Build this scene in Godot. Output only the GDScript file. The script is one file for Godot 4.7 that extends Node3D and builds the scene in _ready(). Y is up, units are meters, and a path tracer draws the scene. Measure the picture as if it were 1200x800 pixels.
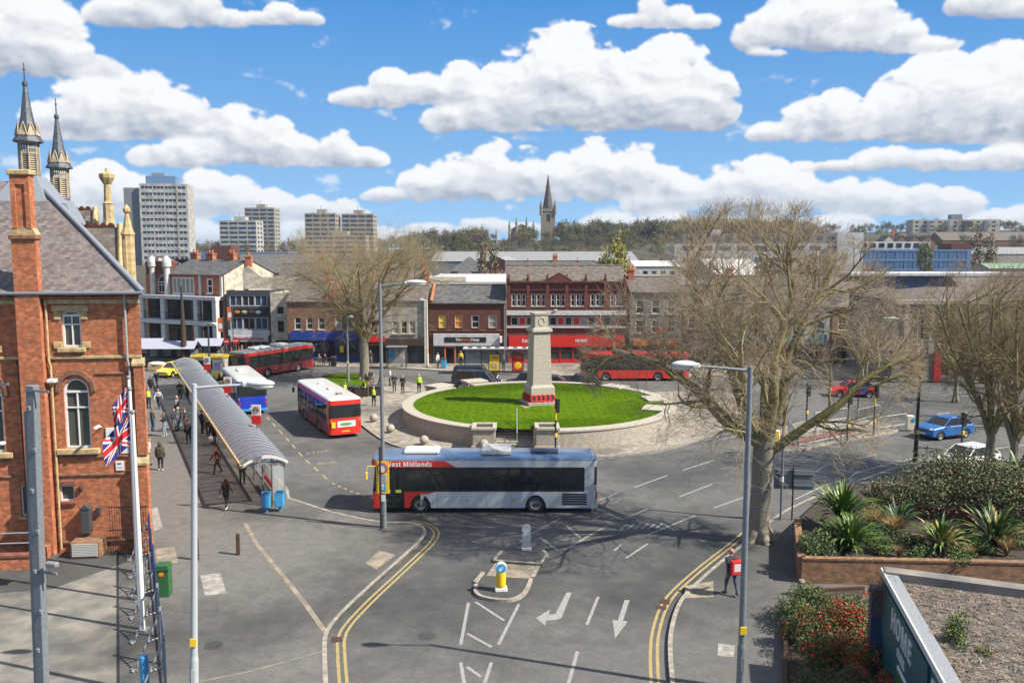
extends Node3D
# A town square with a war memorial, seen from a high deck: real metres, y up, the camera looks along -z.

var M := {}                      # materials by name
var taken := {}                  # top-level names in use
var rng := RandomNumberGenerator.new()

func _ready():
	rng.seed = 20240407
	set_camera_and_light()
	make_materials()
	build_ground()
	build_memorial()
	build_left_hall()
	build_shops()
	build_background()
	build_trees()
	build_gardens()
	build_shelter()
	build_vehicles()
	build_street_furniture()
	build_people()

func set_camera_and_light():
	var cam := Camera3D.new()
	cam.name = "camera"
	cam.position = v3(0, 14, 0)
	cam.rotation_degrees = v3(-6.277, 0, 0)
	cam.fov = 43.6
	cam.near = 0.1
	cam.far = 4000.0
	add_child(cam)
	cam.current = true
	var env := Environment.new()
	env.background_mode = Environment.BG_SKY
	var sky := Sky.new()
	var sm := PanoramaSkyMaterial.new()
	sm.panorama = sky_image()
	sky.sky_material = sm
	env.sky = sky
	env.background_energy_multiplier = 0.78
	env.tonemap_mode = Environment.TONE_MAPPER_LINEAR
	env.tonemap_exposure = 1.9
	env.sdfgi_enabled = true
	env.ssao_enabled = true
	env.ssil_enabled = true
	env.fog_enabled = true
	env.fog_density = 0.00012
	env.fog_light_color = Color(0.72, 0.8, 0.9)
	var we := WorldEnvironment.new()
	we.name = "world_environment"
	we.environment = env
	add_child(we)
	var sun := DirectionalLight3D.new()
	sun.name = "sun"
	sun.light_energy = 1.6
	sun.light_angular_distance = 0.5
	sun.light_color = Color(1.0, 0.965, 0.9)
	sun.shadow_enabled = true
	add_child(sun)
	sun.look_at_from_position(Vector3.ZERO, v3(-0.679, -0.70, -0.222), Vector3.UP)

# The sky: clear blue air with fair-weather cumulus, brighter on the sunny side of each heap.
func sky_image() -> ImageTexture:
	var w := 4096
	var h := 2048
	var img := Image.create(w, h, false, Image.FORMAT_RGBF)
	var big := FastNoiseLite.new()
	big.seed = 5
	big.noise_type = FastNoiseLite.TYPE_SIMPLEX_SMOOTH
	big.fractal_octaves = 6
	big.frequency = 0.11
	big.fractal_gain = 0.56
	var puff := FastNoiseLite.new()
	puff.seed = 9
	puff.noise_type = FastNoiseLite.TYPE_CELLULAR
	puff.cellular_return_type = FastNoiseLite.RETURN_DISTANCE
	puff.fractal_octaves = 4
	puff.fractal_gain = 0.55
	puff.frequency = 0.3
	# heaps in view: azimuth, elevation of the middle, half width, half height, all in degrees
	var heaps := [[-31.1, 10.72, 2.56, 2.75], [-29.6, 11.12, 3, 3.22], [-28.07, 11.12, 2.7, 2.9], [-26.52, 10.69, 1.68, 1.8], [-24.92, 10.37, 1.53, 0.95], [-24.52, 13.33, 1.48, 1.17], [-22.88, 13.91, 1.82, 1.96], [-21.22, 14.15, 1.97, 2.11], [-19.53, 14.05, 1.53, 1.64], [-17.81, 13.63, 1.48, 0.63], [-16.06, 13.78, 1.19, 0.5], [-14.61, 14.05, 1.19, 0.82], [-13.16, 13.96, 1.19, 0.5], [-28.05, 6.88, 1.67, 1.36], [-26.28, 7.51, 2.15, 2.3], [-24.47, 7.83, 2.5, 2.68], [-22.63, 7.84, 2.32, 2.49], [-20.74, 7.65, 1.85, 1.99], [-18.8, 7.26, 1.67, 1.17],
		[-22.53, 5.26, 1.53, 0.88], [-20.77, 5.51, 1.53, 1.2], [-18.96, 6.1, 1.94, 2.08], [-17.13, 6.35, 2.23, 2.4], [-15.27, 6.14, 1.82, 1.96], [-13.38, 5.81, 1.53, 1.33], [-11.44, 5.97, 1.53, 1.51], [-9.49, 5.58, 1.53, 0.82], [-10.15, 9.37, 1.74, 0.95], [-7.91, 9.76, 1.74, 1.51], [-5.65, 9.73, 1.74, 1.39], [-3.37, 9.99, 1.74, 1.77], [-4.53, 8.23, 1.61, 1.51], [-2.41, 8.68, 2.06, 2.21], [-0.28, 9.03, 2.59, 2.78], [1.84, 9.64, 3.53, 3.79], [3.96, 9.77, 3.76, 4.04], [6.07, 9.17, 2.88, 3.09], [8.17, 9.09, 2.82, 3.03], [10.23, 9.38, 3.35, 3.6], [12.29, 8.75, 2.47, 2.65], [7.42, 14.07, 1.25, 0.63], [9.01, 14.38, 1.25, 1.26], [10.6, 14.13, 1.25, 0.95], [12.18, 13.85, 1.25, 0.57], [-8.29, 3.22, 1.73, 0.69], [-6.01, 3.75, 1.73, 1.51], [-3.71, 4.21, 2.06, 2.21], [-1.41, 4.41, 2.35, 2.52], [0.9, 4.21, 2.06, 2.21], [3.21, 4.09, 1.88, 2.02], [5.5, 4.39, 2.35, 2.52], [7.78, 4.41, 2.41, 2.59], [10.05, 3.8, 1.73, 1.64],
		[-27.19, 2.55, 1.88, 2.02], [-25.34, 2.74, 2.12, 2.27], [-23.45, 2.52, 1.72, 1.83], [-21.49, 2.41, 1.72, 1.58], [-19.46, 2.75, 1.94, 2.08], [-17.4, 2.59, 1.72, 1.77], [-15.29, 2.38, 1.72, 1.39], [-13.14, 2.21, 1.72, 1.07], [-10.94, 2.15, 1.72, 0.95], [-20.04, 0.66, 2.76, 1.26], [-16.71, 0.79, 2.76, 1.45], [-13.27, 0.6, 2.76, 1.14], [-9.72, 0.49, 2.76, 0.95], [-6.1, 0.33, 2.76, 0.69], [15.6, 12.84, 1.72, 1.58], [17.65, 13.1, 2.12, 2.27], [19.67, 13.12, 2.41, 2.59], [21.65, 12.79, 2.12, 2.27], [23.59, 12.17, 1.72, 1.45], [25.48, 11.56, 1.72, 0.63], [27.15, 13.47, 1.41, 0.95], [28.58, 13.46, 1.41, 1.26], [29.99, 13.09, 1.41, 0.88], [16.6, 6.99, 1.63, 0.82], [18.55, 7.47, 1.65, 1.77], [20.46, 7.49, 1.82, 1.96], [22.34, 7.22, 1.63, 1.64], [24.14, 7.65, 2.41, 2.59], [25.89, 7.9, 3, 3.22], [27.62, 7.61, 2.7, 2.9], [29.27, 7.76, 3.17, 3.41], [30.9, 7.44, 2.82, 3.03], [32.45, 7.51, 3.17, 3.41],
		[9.01, 2.69, 1.9, 1.17], [11.47, 3.1, 1.9, 1.86], [13.88, 3.26, 2.03, 2.18], [16.24, 3.34, 2.2, 2.37], [18.56, 3.11, 1.91, 2.05], [20.83, 2.77, 1.9, 1.55], [23.01, 2.73, 1.9, 1.55], [25.14, 2.5, 1.9, 1.23], [27.19, 2.38, 1.9, 1.1], [20.79, 4.86, 2.19, 0.44], [23.28, 5.07, 2.19, 0.95], [25.69, 4.9, 2.19, 0.82], [28.01, 4.73, 2.19, 0.69], [30.22, 4.87, 2.19, 1.14], [32.36, 4.6, 2.19, 0.82], [6.9, 1.35, 2.71, 0.88], [10.45, 1.46, 2.71, 1.07], [13.92, 1.28, 2.71, 0.82], [17.29, 1.22, 2.71, 0.76], [20.54, 1.27, 2.71, 0.88], [-5.24, 1.15, 2.33, 0.57], [-2.13, 1.28, 2.33, 0.76], [0.99, 1.12, 2.33, 0.5], [29.46, 1.38, 1.7, 0.88], [31.14, 1.49, 1.7, 1.14], [32.79, 1.3, 1.7, 0.82], [15.68, 11.97, 0.81, 0.38], [16.66, 11.84, 0.81, 0.25]]
	for i in 80:
		var a := rng.randf_range(40.0, 320.0)
		var e := pow(rng.randf(), 1.3) * 62.0 + 2.0
		var s := rng.randf_range(0.6, 1.5) * (1.0 + e / 22.0)
		heaps.append([a if a < 180.0 else a - 360.0, e, 5.2 * s, 2.0 * s])
	for i in 10:
		var s := rng.randf_range(0.8, 1.4)
		heaps.append([rng.randf_range(-40, 40), rng.randf_range(22.0, 70.0), 11.0 * s, 4.5 * s])
	var horizon := Color(0.40, 0.49, 0.60)
	img.fill(horizon)
	for y in range(0, h / 2 + 2):
		var el := 90.0 - (y + 0.5) * 180.0 / h
		var fine := el < 19.0
		var near := []
		for c in heaps:
			if absf(c[1] - el) < c[3] * 1.9:
				near.append(c)
		var t := clampf(el / 17.0, 0.0, 1.0)
		var air := Color(0.25, 0.45, 0.66).lerp(Color(0.044, 0.195, 0.49), pow(t, 0.75))
		air = air.lerp(Color(0.035, 0.095, 0.26), clampf((el - 17.0) / 60.0, 0.0, 1.0))
		var x := 0
		while x < w:
			var az := wrapf((x + 0.5) * 360.0 / w, -180.0, 180.0)   # the picture's left edge looks along -z
			var step := 1 if fine and absf(az) < 38.0 else 8
			if step == 8 and y % 4 != 0:
				x += 8
				continue
			var col := air
			var d := 0.0
			var under := 0.0
			var wsum := 0.0001
			var kx := cos(deg_to_rad(el))
			for c in near:
				var dx: float = absf(az - c[0])
				dx = minf(dx, 360.0 - dx) * kx / c[2]
				if dx > 1.4:
					continue
				var dy: float = (el - c[1]) / c[3]
				var b := 1.0 - sqrt(dx * dx + dy * dy * (0.8 if dy > 0.0 else 3.2))
				if b > -0.25:
					var wgt := b + 0.25
					under += clampf(0.42 - dy * 0.7, 0.0, 1.0) * wgt * wgt
					wsum += wgt * wgt
				d = maxf(d, b) + maxf(0.0, minf(b, d)) * 0.25
			if d > 0.0 or el > 0.0:
				var n := big.get_noise_2d(az * 1.6, el * 3.0)
				var n2 := 1.0
				if d > -0.2:
					n2 = puff.get_noise_2d(az * 1.3 + n * 1.5, el * 2.0 + n * 1.5)
				var dens := d + n * 0.62 - (n2 + 0.55) * 0.5 + 0.02
				var a := smoothstep(0.0, 0.16, dens) if d > 0.0 else 0.0
				a = maxf(a, smoothstep(0.36, 0.62, n - n2 * 0.12 - el * 0.006) * 0.55)
				if a > 0.0:
					# lit side: how quickly the heap thins towards the sun, up and to the right
					var nl := big.get_noise_2d((az + 0.45) * 1.6, (el + 0.4) * 3.0)
					var pl := puff.get_noise_2d((az + 0.35) * 1.3 + n * 1.5, (el + 0.3) * 2.0 + n * 1.5)
					var lit := clampf(1.12 + (n - nl) * 0.6 + (pl - n2) * 0.75 - under / wsum * 1.3 - maxf(dens - 0.6, 0.0) * 0.2, 0.0, 1.0)
					var cc := Color(0.25, 0.29, 0.37).lerp(Color(0.655, 0.66, 0.67), lit)
					cc = cc.lerp(Color(0.44, 0.5, 0.58), clampf(0.5 - el / 9.0, 0.0, 0.5))
					col = col.lerp(cc, a)
			if step == 1:
				img.set_pixel(x, y, col)
			else:
				img.fill_rect(Rect2i(x, y, 8, 4), col)
			x += step
	return ImageTexture.create_from_image(img)

# short forms used all over
func v3(x: float, y: float, z: float) -> Vector3: return Vector3(x, y, z)
func v2(x: float, y: float) -> Vector2: return Vector2(x, y)
func mb() -> MB: return MB.new()

# ---------------------------------------------------------------- naming
func numbered(nm: String) -> String:
	if not taken.has(nm):
		taken[nm] = 0
		return nm
	taken[nm] += 1
	return "%s_%03d" % [nm, taken[nm]]

func thing(nm: String, label: String, category: String, pos := Vector3.ZERO, turn := 0.0, group := "") -> Node3D:
	var o := Node3D.new()
	o.name = numbered(nm)
	add_child(o)
	o.position = pos
	o.rotation.y = turn
	tag(o, label, category, group)
	return o

func tag(o: Node, label: String, category: String, group := ""):
	o.set_meta("label", label)
	o.set_meta("category", category)
	if group != "":
		o.set_meta("group", group)

func copy_of(src: Node3D, label: String, pos: Vector3, turn := 0.0, group := "") -> Node3D:
	var o: Node3D = src.duplicate()
	var stem := str(src.name)
	if stem.length() > 4 and stem[-4] == "_" and stem.substr(stem.length() - 3).is_valid_int():
		stem = stem.substr(0, stem.length() - 4)
	o.name = numbered(stem)
	add_child(o)
	o.position = pos
	o.rotation.y = turn
	o.set_meta("label", label)
	if group != "":
		o.set_meta("group", group)
	return o

func part(parent: Node, nm: String, shape, mat, pos := Vector3.ZERO) -> MeshInstance3D:
	var o := MeshInstance3D.new()
	o.mesh = shape.mesh() if shape is MB else shape
	o.material_override = M[mat] if mat is String else mat
	o.position = pos
	if parent == self:
		o.name = numbered(nm)
		add_child(o)
	else:
		o.name = nm
		parent.add_child(o, true)
	return o

func setting(nm: String, shape, mat, label := "") -> MeshInstance3D:
	var o := part(self, nm, shape, mat)
	o.set_meta("kind", "structure")
	if label != "":
		o.set_meta("label", label)
	return o

# ---------------------------------------------------------------- mesh building
class MB:
	var v := PackedVector3Array()
	var n := PackedVector3Array()
	var c := PackedColorArray()
	var idx := PackedInt32Array()
	var col := Color.WHITE
	var use_col := false

	static func area(p: PackedVector2Array) -> float:
		var a := 0.0
		for i in p.size():
			a += p[i].cross(p[(i + 1) % p.size()])
		return a
	func tint(k: Color) -> MB:
		col = k
		use_col = true
		return self
	func vert(p: Vector3, nn: Vector3) -> int:
		v.append(p)
		n.append(nn)
		c.append(col)
		return v.size() - 1
	# corners run anticlockwise seen from outside
	func quad(a: Vector3, b: Vector3, cc: Vector3, d: Vector3):
		var nn := (b - a).cross(d - a)
		if nn.length_squared() < 1e-14:
			nn = (cc - b).cross(d - b)
		nn = nn.normalized()
		var k := v.size()
		for p in [a, b, cc, d]:
			vert(p, nn)
		idx.append_array([k, k + 2, k + 1, k, k + 3, k + 2])
	func quad_sheet(p: Array) -> MB:
		quad(p[0], p[1], p[2], p[3])
		return self
	func tri(a: Vector3, b: Vector3, cc: Vector3):
		var nn := (b - a).cross(cc - a).normalized()
		var k := v.size()
		vert(a, nn)
		vert(b, nn)
		vert(cc, nn)
		idx.append_array([k, k + 2, k + 1])
	func box(center: Vector3, size: Vector3, t := Transform3D.IDENTITY) -> MB:
		var s := size * 0.5
		var p := []
		for i in 8:
			p.append(t * (center + Vector3(s.x if i & 1 else -s.x, s.y if i & 2 else -s.y, s.z if i & 4 else -s.z)))
		quad(p[4], p[5], p[7], p[6])
		quad(p[1], p[0], p[2], p[3])
		quad(p[5], p[1], p[3], p[7])
		quad(p[0], p[4], p[6], p[2])
		quad(p[6], p[7], p[3], p[2])
		quad(p[0], p[1], p[5], p[4])
		return self
	func span(a: Vector3, b: Vector3, t := Transform3D.IDENTITY) -> MB:
		return box((a + b) * 0.5, (b - a).abs(), t)
	# box with all edges chamfered by e
	func cbox(center: Vector3, size: Vector3, e: float, t := Transform3D.IDENTITY) -> MB:
		var s := size * 0.5
		var q := func(sx, sy, sz, ax):
			var r := Vector3(sx * (s.x - (0.0 if ax == 0 else e)), sy * (s.y - (0.0 if ax == 1 else e)), sz * (s.z - (0.0 if ax == 2 else e)))
			return t * (center + r)
		for sg in [-1, 1]:
			var fx := [q.call(sg, -1, -1, 0), q.call(sg, 1, -1, 0), q.call(sg, 1, 1, 0), q.call(sg, -1, 1, 0)]
			var fy := [q.call(-1, sg, -1, 1), q.call(-1, sg, 1, 1), q.call(1, sg, 1, 1), q.call(1, sg, -1, 1)]
			var fz := [q.call(-1, -1, sg, 2), q.call(1, -1, sg, 2), q.call(1, 1, sg, 2), q.call(-1, 1, sg, 2)]
			for f in [fx, fy, fz]:
				if sg == 1:
					quad(f[0], f[1], f[2], f[3])
				else:
					quad(f[3], f[2], f[1], f[0])
		for a in [-1, 1]:
			for b in [-1, 1]:
				oquad(q.call(a, b, -1, 0), q.call(a, b, 1, 0), q.call(a, b, 1, 1), q.call(a, b, -1, 1), t * center)
				oquad(q.call(a, -1, b, 0), q.call(a, 1, b, 0), q.call(a, 1, b, 2), q.call(a, -1, b, 2), t * center)
				oquad(q.call(-1, a, b, 1), q.call(1, a, b, 1), q.call(1, a, b, 2), q.call(-1, a, b, 2), t * center)
				for d in [-1, 1]:
					otri(q.call(a, b, d, 0), q.call(a, b, d, 1), q.call(a, b, d, 2), t * center)
		return self
	# the same, turned so that it faces away from a point inside
	func oquad(a: Vector3, b: Vector3, cc: Vector3, d: Vector3, inside: Vector3):
		if (b - a).cross(d - a).dot((a + cc) * 0.5 - inside) < 0.0:
			quad(d, cc, b, a)
		else:
			quad(a, b, cc, d)
	func otri(a: Vector3, b: Vector3, cc: Vector3, inside: Vector3):
		if (b - a).cross(cc - a).dot(a - inside) < 0.0:
			tri(cc, b, a)
		else:
			tri(a, b, cc)
	# a rounded tube through points, each with a radius
	func tube(pts: Array, radii: Array, sides := 8, caps := true) -> MB:
		var k := v.size()
		var m := pts.size()
		var up := Vector3.UP
		for i in m:
			var dir: Vector3 = (pts[mini(i + 1, m - 1)] - pts[maxi(i - 1, 0)]).normalized()
			if i == 0 and absf(dir.y) > 0.95:
				up = Vector3.BACK
			var side := dir.cross(up)
			if side.length_squared() < 1e-6:
				side = dir.cross(Vector3.RIGHT)
			side = side.normalized()
			var bi := side.cross(dir)
			for j in sides:
				var a := TAU * j / sides
				var nn := side * cos(a) + bi * sin(a)
				vert(pts[i] + nn * radii[i], nn)
		for i in m - 1:
			for j in sides:
				var a0 := k + i * sides + j
				var b0 := k + i * sides + (j + 1) % sides
				idx.append_array([a0, b0, a0 + sides, b0, b0 + sides, a0 + sides])
		if caps:
			for e in [0, m - 1]:
				var nn: Vector3 = (pts[e] - pts[1 if e == 0 else m - 2]).normalized()
				var c0 := v.size()
				for j in sides:
					vert(v[k + e * sides + j], nn)
				for j in range(1, sides - 1):
					if e == 0:
						idx.append_array([c0, c0 + j + 1, c0 + j])
					else:
						idx.append_array([c0, c0 + j, c0 + j + 1])
		return self
	func rod(a: Vector3, b: Vector3, r: float, sides := 8) -> MB:
		return tube([a, b], [r, r], sides)
	# a shape turned about the y axis at o: profile of (radius, height) from the bottom up
	func lathe(prof: Array, sides: int, o := Vector3.ZERO, smooth := true, t := Transform3D.IDENTITY) -> MB:
		for i in prof.size() - 1:
			var p: Vector2 = prof[i]
			var q: Vector2 = prof[i + 1]
			var sl := Vector2(q.y - p.y, p.x - q.x).normalized()
			for j in sides:
				var a0 := TAU * j / sides
				var a1 := TAU * (j + 1) / sides
				var d0 := Vector3(cos(a0), 0, sin(a0))
				var d1 := Vector3(cos(a1), 0, sin(a1))
				var A := t * (o + d0 * p.x + Vector3.UP * p.y)
				var B := t * (o + d1 * p.x + Vector3.UP * p.y)
				var C := t * (o + d1 * q.x + Vector3.UP * q.y)
				var D := t * (o + d0 * q.x + Vector3.UP * q.y)
				if not smooth:
					quad(B, A, D, C)
				else:
					var k := v.size()
					var n0 := (t.basis * (d0 * sl.x + Vector3.UP * sl.y)).normalized()
					var n1 := (t.basis * (d1 * sl.x + Vector3.UP * sl.y)).normalized()
					vert(A, n0)
					vert(B, n1)
					vert(C, n1)
					vert(D, n0)
					idx.append_array([k, k + 1, k + 2, k, k + 2, k + 3])
		return self
	# a flat outline in the xy plane of t, thick from z0 to z1
	func prism(outline: Array, z0: float, z1: float, t := Transform3D.IDENTITY) -> MB:
		var pg := PackedVector2Array(outline)
		if MB.area(pg) < 0.0:
			pg.reverse()
		var tr := Geometry2D.triangulate_polygon(pg)
		var nf := t.basis.z.normalized()
		for s in [0, 1]:
			var k := v.size()
			for p in pg:
				vert(t * Vector3(p.x, p.y, z1 if s == 0 else z0), nf if s == 0 else -nf)
			for i in range(0, tr.size(), 3):
				var a := pg[tr[i]]
				var b := pg[tr[i + 1]]
				var e := pg[tr[i + 2]]
				var ccw := (b - a).cross(e - a) > 0.0
				if ccw == (s == 0):
					idx.append_array([k + tr[i], k + tr[i + 2], k + tr[i + 1]])
				else:
					idx.append_array([k + tr[i], k + tr[i + 1], k + tr[i + 2]])
		for i in pg.size():
			var a := pg[i]
			var b := pg[(i + 1) % pg.size()]
			quad(t * Vector3(a.x, a.y, z1), t * Vector3(a.x, a.y, z0), t * Vector3(b.x, b.y, z0), t * Vector3(b.x, b.y, z1))
		return self
	# a horizontal slab: outline of (x, z) from y0 to y1; y0 == y1 gives a sheet
	func slab(outline: Array, y0: float, y1: float, walls := true) -> MB:
		var pg := PackedVector2Array(outline)
		if MB.area(pg) < 0.0:
			pg.reverse()
		var tr := Geometry2D.triangulate_polygon(pg)
		var k := v.size()
		for p in pg:
			vert(Vector3(p.x, y1, p.y), Vector3.UP)
		for i in range(0, tr.size(), 3):
			var ccw := (pg[tr[i + 1]] - pg[tr[i]]).cross(pg[tr[i + 2]] - pg[tr[i]]) > 0.0
			if ccw:
				idx.append_array([k + tr[i], k + tr[i + 1], k + tr[i + 2]])
			else:
				idx.append_array([k + tr[i], k + tr[i + 2], k + tr[i + 1]])
		if walls and y1 > y0:
			for i in pg.size():
				var a := pg[i]
				var b := pg[(i + 1) % pg.size()]
				quad(Vector3(a.x, y1, a.y), Vector3(b.x, y1, b.y), Vector3(b.x, y0, b.y), Vector3(a.x, y0, a.y))
		return self
	# a strip of width w along a line of (x, z), top at y1, sides down to y0
	func strip(line: Array, w: float, y0: float, y1: float, closed := false) -> MB:
		var m := line.size()
		var l := []
		var r := []
		for i in m:
			var a: Vector2 = line[(i - 1 + m) % m if closed else maxi(i - 1, 0)]
			var b: Vector2 = line[(i + 1) % m if closed else mini(i + 1, m - 1)]
			var d := (b - a).normalized()
			var o := Vector2(-d.y, d.x) * w * 0.5
			l.append(line[i] - o)
			r.append(line[i] + o)
		for i in (m if closed else m - 1):
			var j := (i + 1) % m
			var a := Vector3(l[i].x, y1, l[i].y)
			var b := Vector3(l[j].x, y1, l[j].y)
			var e := Vector3(r[j].x, y1, r[j].y)
			var g := Vector3(r[i].x, y1, r[i].y)
			quad(a, g, e, b)
			if y1 > y0:
				var dn := Vector3(0, y0 - y1, 0)
				quad(a, b, b + dn, a + dn)
				quad(e, g, g + dn, e + dn)
				if not closed and i == 0:
					quad(g, a, a + dn, g + dn)
				if not closed and i == m - 2:
					quad(b, e, e + dn, b + dn)
		return self
	# grow one ball-like lump with per-axis radii
	func ball(o: Vector3, r: Vector3, seg := 12, rings := 8) -> MB:
		var k := v.size()
		for i in rings + 1:
			var ph := PI * i / rings
			for j in seg:
				var a := TAU * j / seg
				var d := Vector3(sin(ph) * cos(a), cos(ph), sin(ph) * sin(a))
				vert(o + d * r, (d / r).normalized())
		for i in rings:
			for j in seg:
				var a0 := k + i * seg + j
				var b0 := k + i * seg + (j + 1) % seg
				idx.append_array([a0, a0 + seg, b0, b0, a0 + seg, b0 + seg])
		return self
	# wall in the xy plane of t with rectangular openings [x, y, w, h]; reveals go back by deep
	func wall(w: float, h: float, holes: Array, deep := 0.2, t := Transform3D.IDENTITY) -> MB:
		var xs := [0.0, w]
		var ys := [0.0, h]
		for o in holes:
			for q in [o[0], o[0] + o[2]]:
				if q > 0.0 and q < w and not xs.has(q):
					xs.append(q)
			for q in [o[1], o[1] + o[3]]:
				if q > 0.0 and q < h and not ys.has(q):
					ys.append(q)
		xs.sort()
		ys.sort()
		for i in xs.size() - 1:
			var j := 0
			while j < ys.size() - 1:
				var mx: float = (xs[i] + xs[i + 1]) * 0.5
				var k := j
				while k < ys.size() - 1:
					var my: float = (ys[k] + ys[k + 1]) * 0.5
					var inside := false
					for o in holes:
						if mx > o[0] and mx < o[0] + o[2] and my > o[1] and my < o[1] + o[3]:
							inside = true
							break
					if inside:
						break
					k += 1
				if k > j:
					quad(t * Vector3(xs[i], ys[j], 0), t * Vector3(xs[i + 1], ys[j], 0), t * Vector3(xs[i + 1], ys[k], 0), t * Vector3(xs[i], ys[k], 0))
				j = maxi(k, j + 1)
		for o in holes:
			var a := t * Vector3(o[0], o[1], 0)
			var b := t * Vector3(o[0] + o[2], o[1], 0)
			var e := t * Vector3(o[0] + o[2], o[1] + o[3], 0)
			var g := t * Vector3(o[0], o[1] + o[3], 0)
			var bk := t.basis * Vector3(0, 0, -deep)
			quad(a, a + bk, b + bk, b)
			quad(b, b + bk, e + bk, e)
			quad(e, e + bk, g + bk, g)
			quad(g, g + bk, a + bk, a)
		return self
	func mesh() -> ArrayMesh:
		var arr := []
		arr.resize(Mesh.ARRAY_MAX)
		arr[Mesh.ARRAY_VERTEX] = v
		arr[Mesh.ARRAY_NORMAL] = n
		if use_col:
			arr[Mesh.ARRAY_COLOR] = c
		arr[Mesh.ARRAY_INDEX] = idx
		var m := ArrayMesh.new()
		m.add_surface_from_arrays(Mesh.PRIMITIVE_TRIANGLES, arr)
		return m

func T(pos: Vector3, turn := 0.0) -> Transform3D:
	return Transform3D(Basis(Vector3.UP, turn), pos)

# raised letters; size is the height of a capital
func lettering(parent: Node, text: String, size: float, mat, pos: Vector3, turn := Vector3.ZERO, serif := false, deep := 0.02, nm := "lettering", bold := true) -> MeshInstance3D:
	var tm := TextMesh.new()
	var f := SystemFont.new()
	f.font_names = PackedStringArray(["Droid Serif" if serif else "Droid Sans"])
	f.font_weight = 700 if bold else 400
	tm.font = f
	tm.text = text
	tm.font_size = 32
	tm.pixel_size = size / 23.0
	tm.depth = deep
	tm.curve_step = 4.0
	var o := part(parent, nm, tm, mat, pos)
	o.rotation = turn
	return o

# ---------------------------------------------------------------- materials
func noise_bytes(size: int, freq: float, octaves: int, seed_: int, cellular := false) -> PackedByteArray:
	var f := FastNoiseLite.new()
	f.seed = seed_
	f.frequency = freq
	f.fractal_octaves = octaves
	f.noise_type = FastNoiseLite.TYPE_CELLULAR if cellular else FastNoiseLite.TYPE_SIMPLEX_SMOOTH
	return f.get_seamless_image(size, size).get_data()

# grey or tinted grain: every layer is [frequency, octaves, strength, seed]; warm shifts bright spots to yellow
func grain(size: int, layers: Array, warm := 0.0, base := 0.8) -> ImageTexture:
	var data := PackedByteArray()
	data.resize(size * size * 3)
	var bytes := []
	for l in layers:
		bytes.append(noise_bytes(size, l[0], l[1], l[3]))
	for i in size * size:
		var k := base
		for j in layers.size():
			k += (bytes[j][i] / 255.0 - 0.5) * layers[j][2]
		var w: float = (bytes[0][i] / 255.0 - 0.5) * warm
		data[i * 3] = clampi(int((k + w) * 255.0), 0, 255)
		data[i * 3 + 1] = clampi(int(k * 255.0), 0, 255)
		data[i * 3 + 2] = clampi(int((k - w) * 255.0), 0, 255)
	return ImageTexture.create_from_image(Image.create_from_data(size, size, false, Image.FORMAT_RGB8, data))

# courses of bricks or slates: nx by ny pieces, joints in a paler or darker tone; returns [colour, relief]
func courses(size: int, nx: int, ny: int, joint: Color, spread: float, jw: float, hue: float, seed_: int) -> Array:
	var r := RandomNumberGenerator.new()
	r.seed = seed_
	var tones := []
	for i in nx * ny:
		var k := 0.8 + r.randf_range(-spread, spread)
		var hshift := r.randf_range(-hue, hue)
		tones.append(Color(k + hshift, k, k - hshift))
	var fine := noise_bytes(size, 0.15, 2, seed_ + 1)
	var wide := noise_bytes(size, 0.012, 3, seed_ + 2)
	var ca := PackedByteArray()
	var ha := PackedByteArray()
	ca.resize(size * size * 3)
	ha.resize(size * size)
	for y in size:
		var row := y * ny / size
		var fy := fmod(float(y) * ny / size, 1.0) * size / ny
		for x in size:
			var sx := float(x) * nx / size + 0.5 * (row % 2)
			var fx := fmod(sx, 1.0) * size / nx
			var t: Color = tones[row * nx + int(sx) % nx]
			var i := y * size + x
			var g := (fine[i] / 255.0 - 0.5) * 0.12 + (wide[i] / 255.0 - 0.5) * 0.2
			var in_joint := fx < jw or fy < jw
			if in_joint:
				t = joint
			ca[i * 3] = clampi(int((t.r + g) * 255.0), 0, 255)
			ca[i * 3 + 1] = clampi(int((t.g + g) * 255.0), 0, 255)
			ca[i * 3 + 2] = clampi(int((t.b + g) * 255.0), 0, 255)
			ha[i] = 60 if in_joint else clampi(180 + int((t.g - 0.8) * 200.0) + int(g * 60.0), 0, 255)
	var him := Image.create_from_data(size, size, false, Image.FORMAT_L8, ha)
	return [ImageTexture.create_from_image(Image.create_from_data(size, size, false, Image.FORMAT_RGB8, ca)), ImageTexture.create_from_image(him)]

func lin(r: float, g: float, b: float) -> Color:
	return Color(r, g, b).linear_to_srgb()

# base colour in linear light; tex is laid over it by position, once every `metres`
func mat(nm: String, c: Color, rough := 0.85, metal := 0.0, tex = null, metres := 1.0, in_world := true, relief = null, deep := 0.0) -> StandardMaterial3D:
	var m := StandardMaterial3D.new()
	m.albedo_color = lin(c.r * 0.82, c.g * 0.82, c.b * 0.82)
	m.roughness = rough
	m.metallic = metal
	if tex != null:
		m.albedo_texture = tex
		m.uv1_triplanar = true
		m.uv1_world_triplanar = in_world
		m.uv1_scale = Vector3.ONE / metres
		m.uv1_triplanar_sharpness = 8.0
		if relief != null:
			m.heightmap_enabled = true
			m.heightmap_texture = relief
			m.heightmap_scale = deep
	M[nm] = m
	return m

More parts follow.
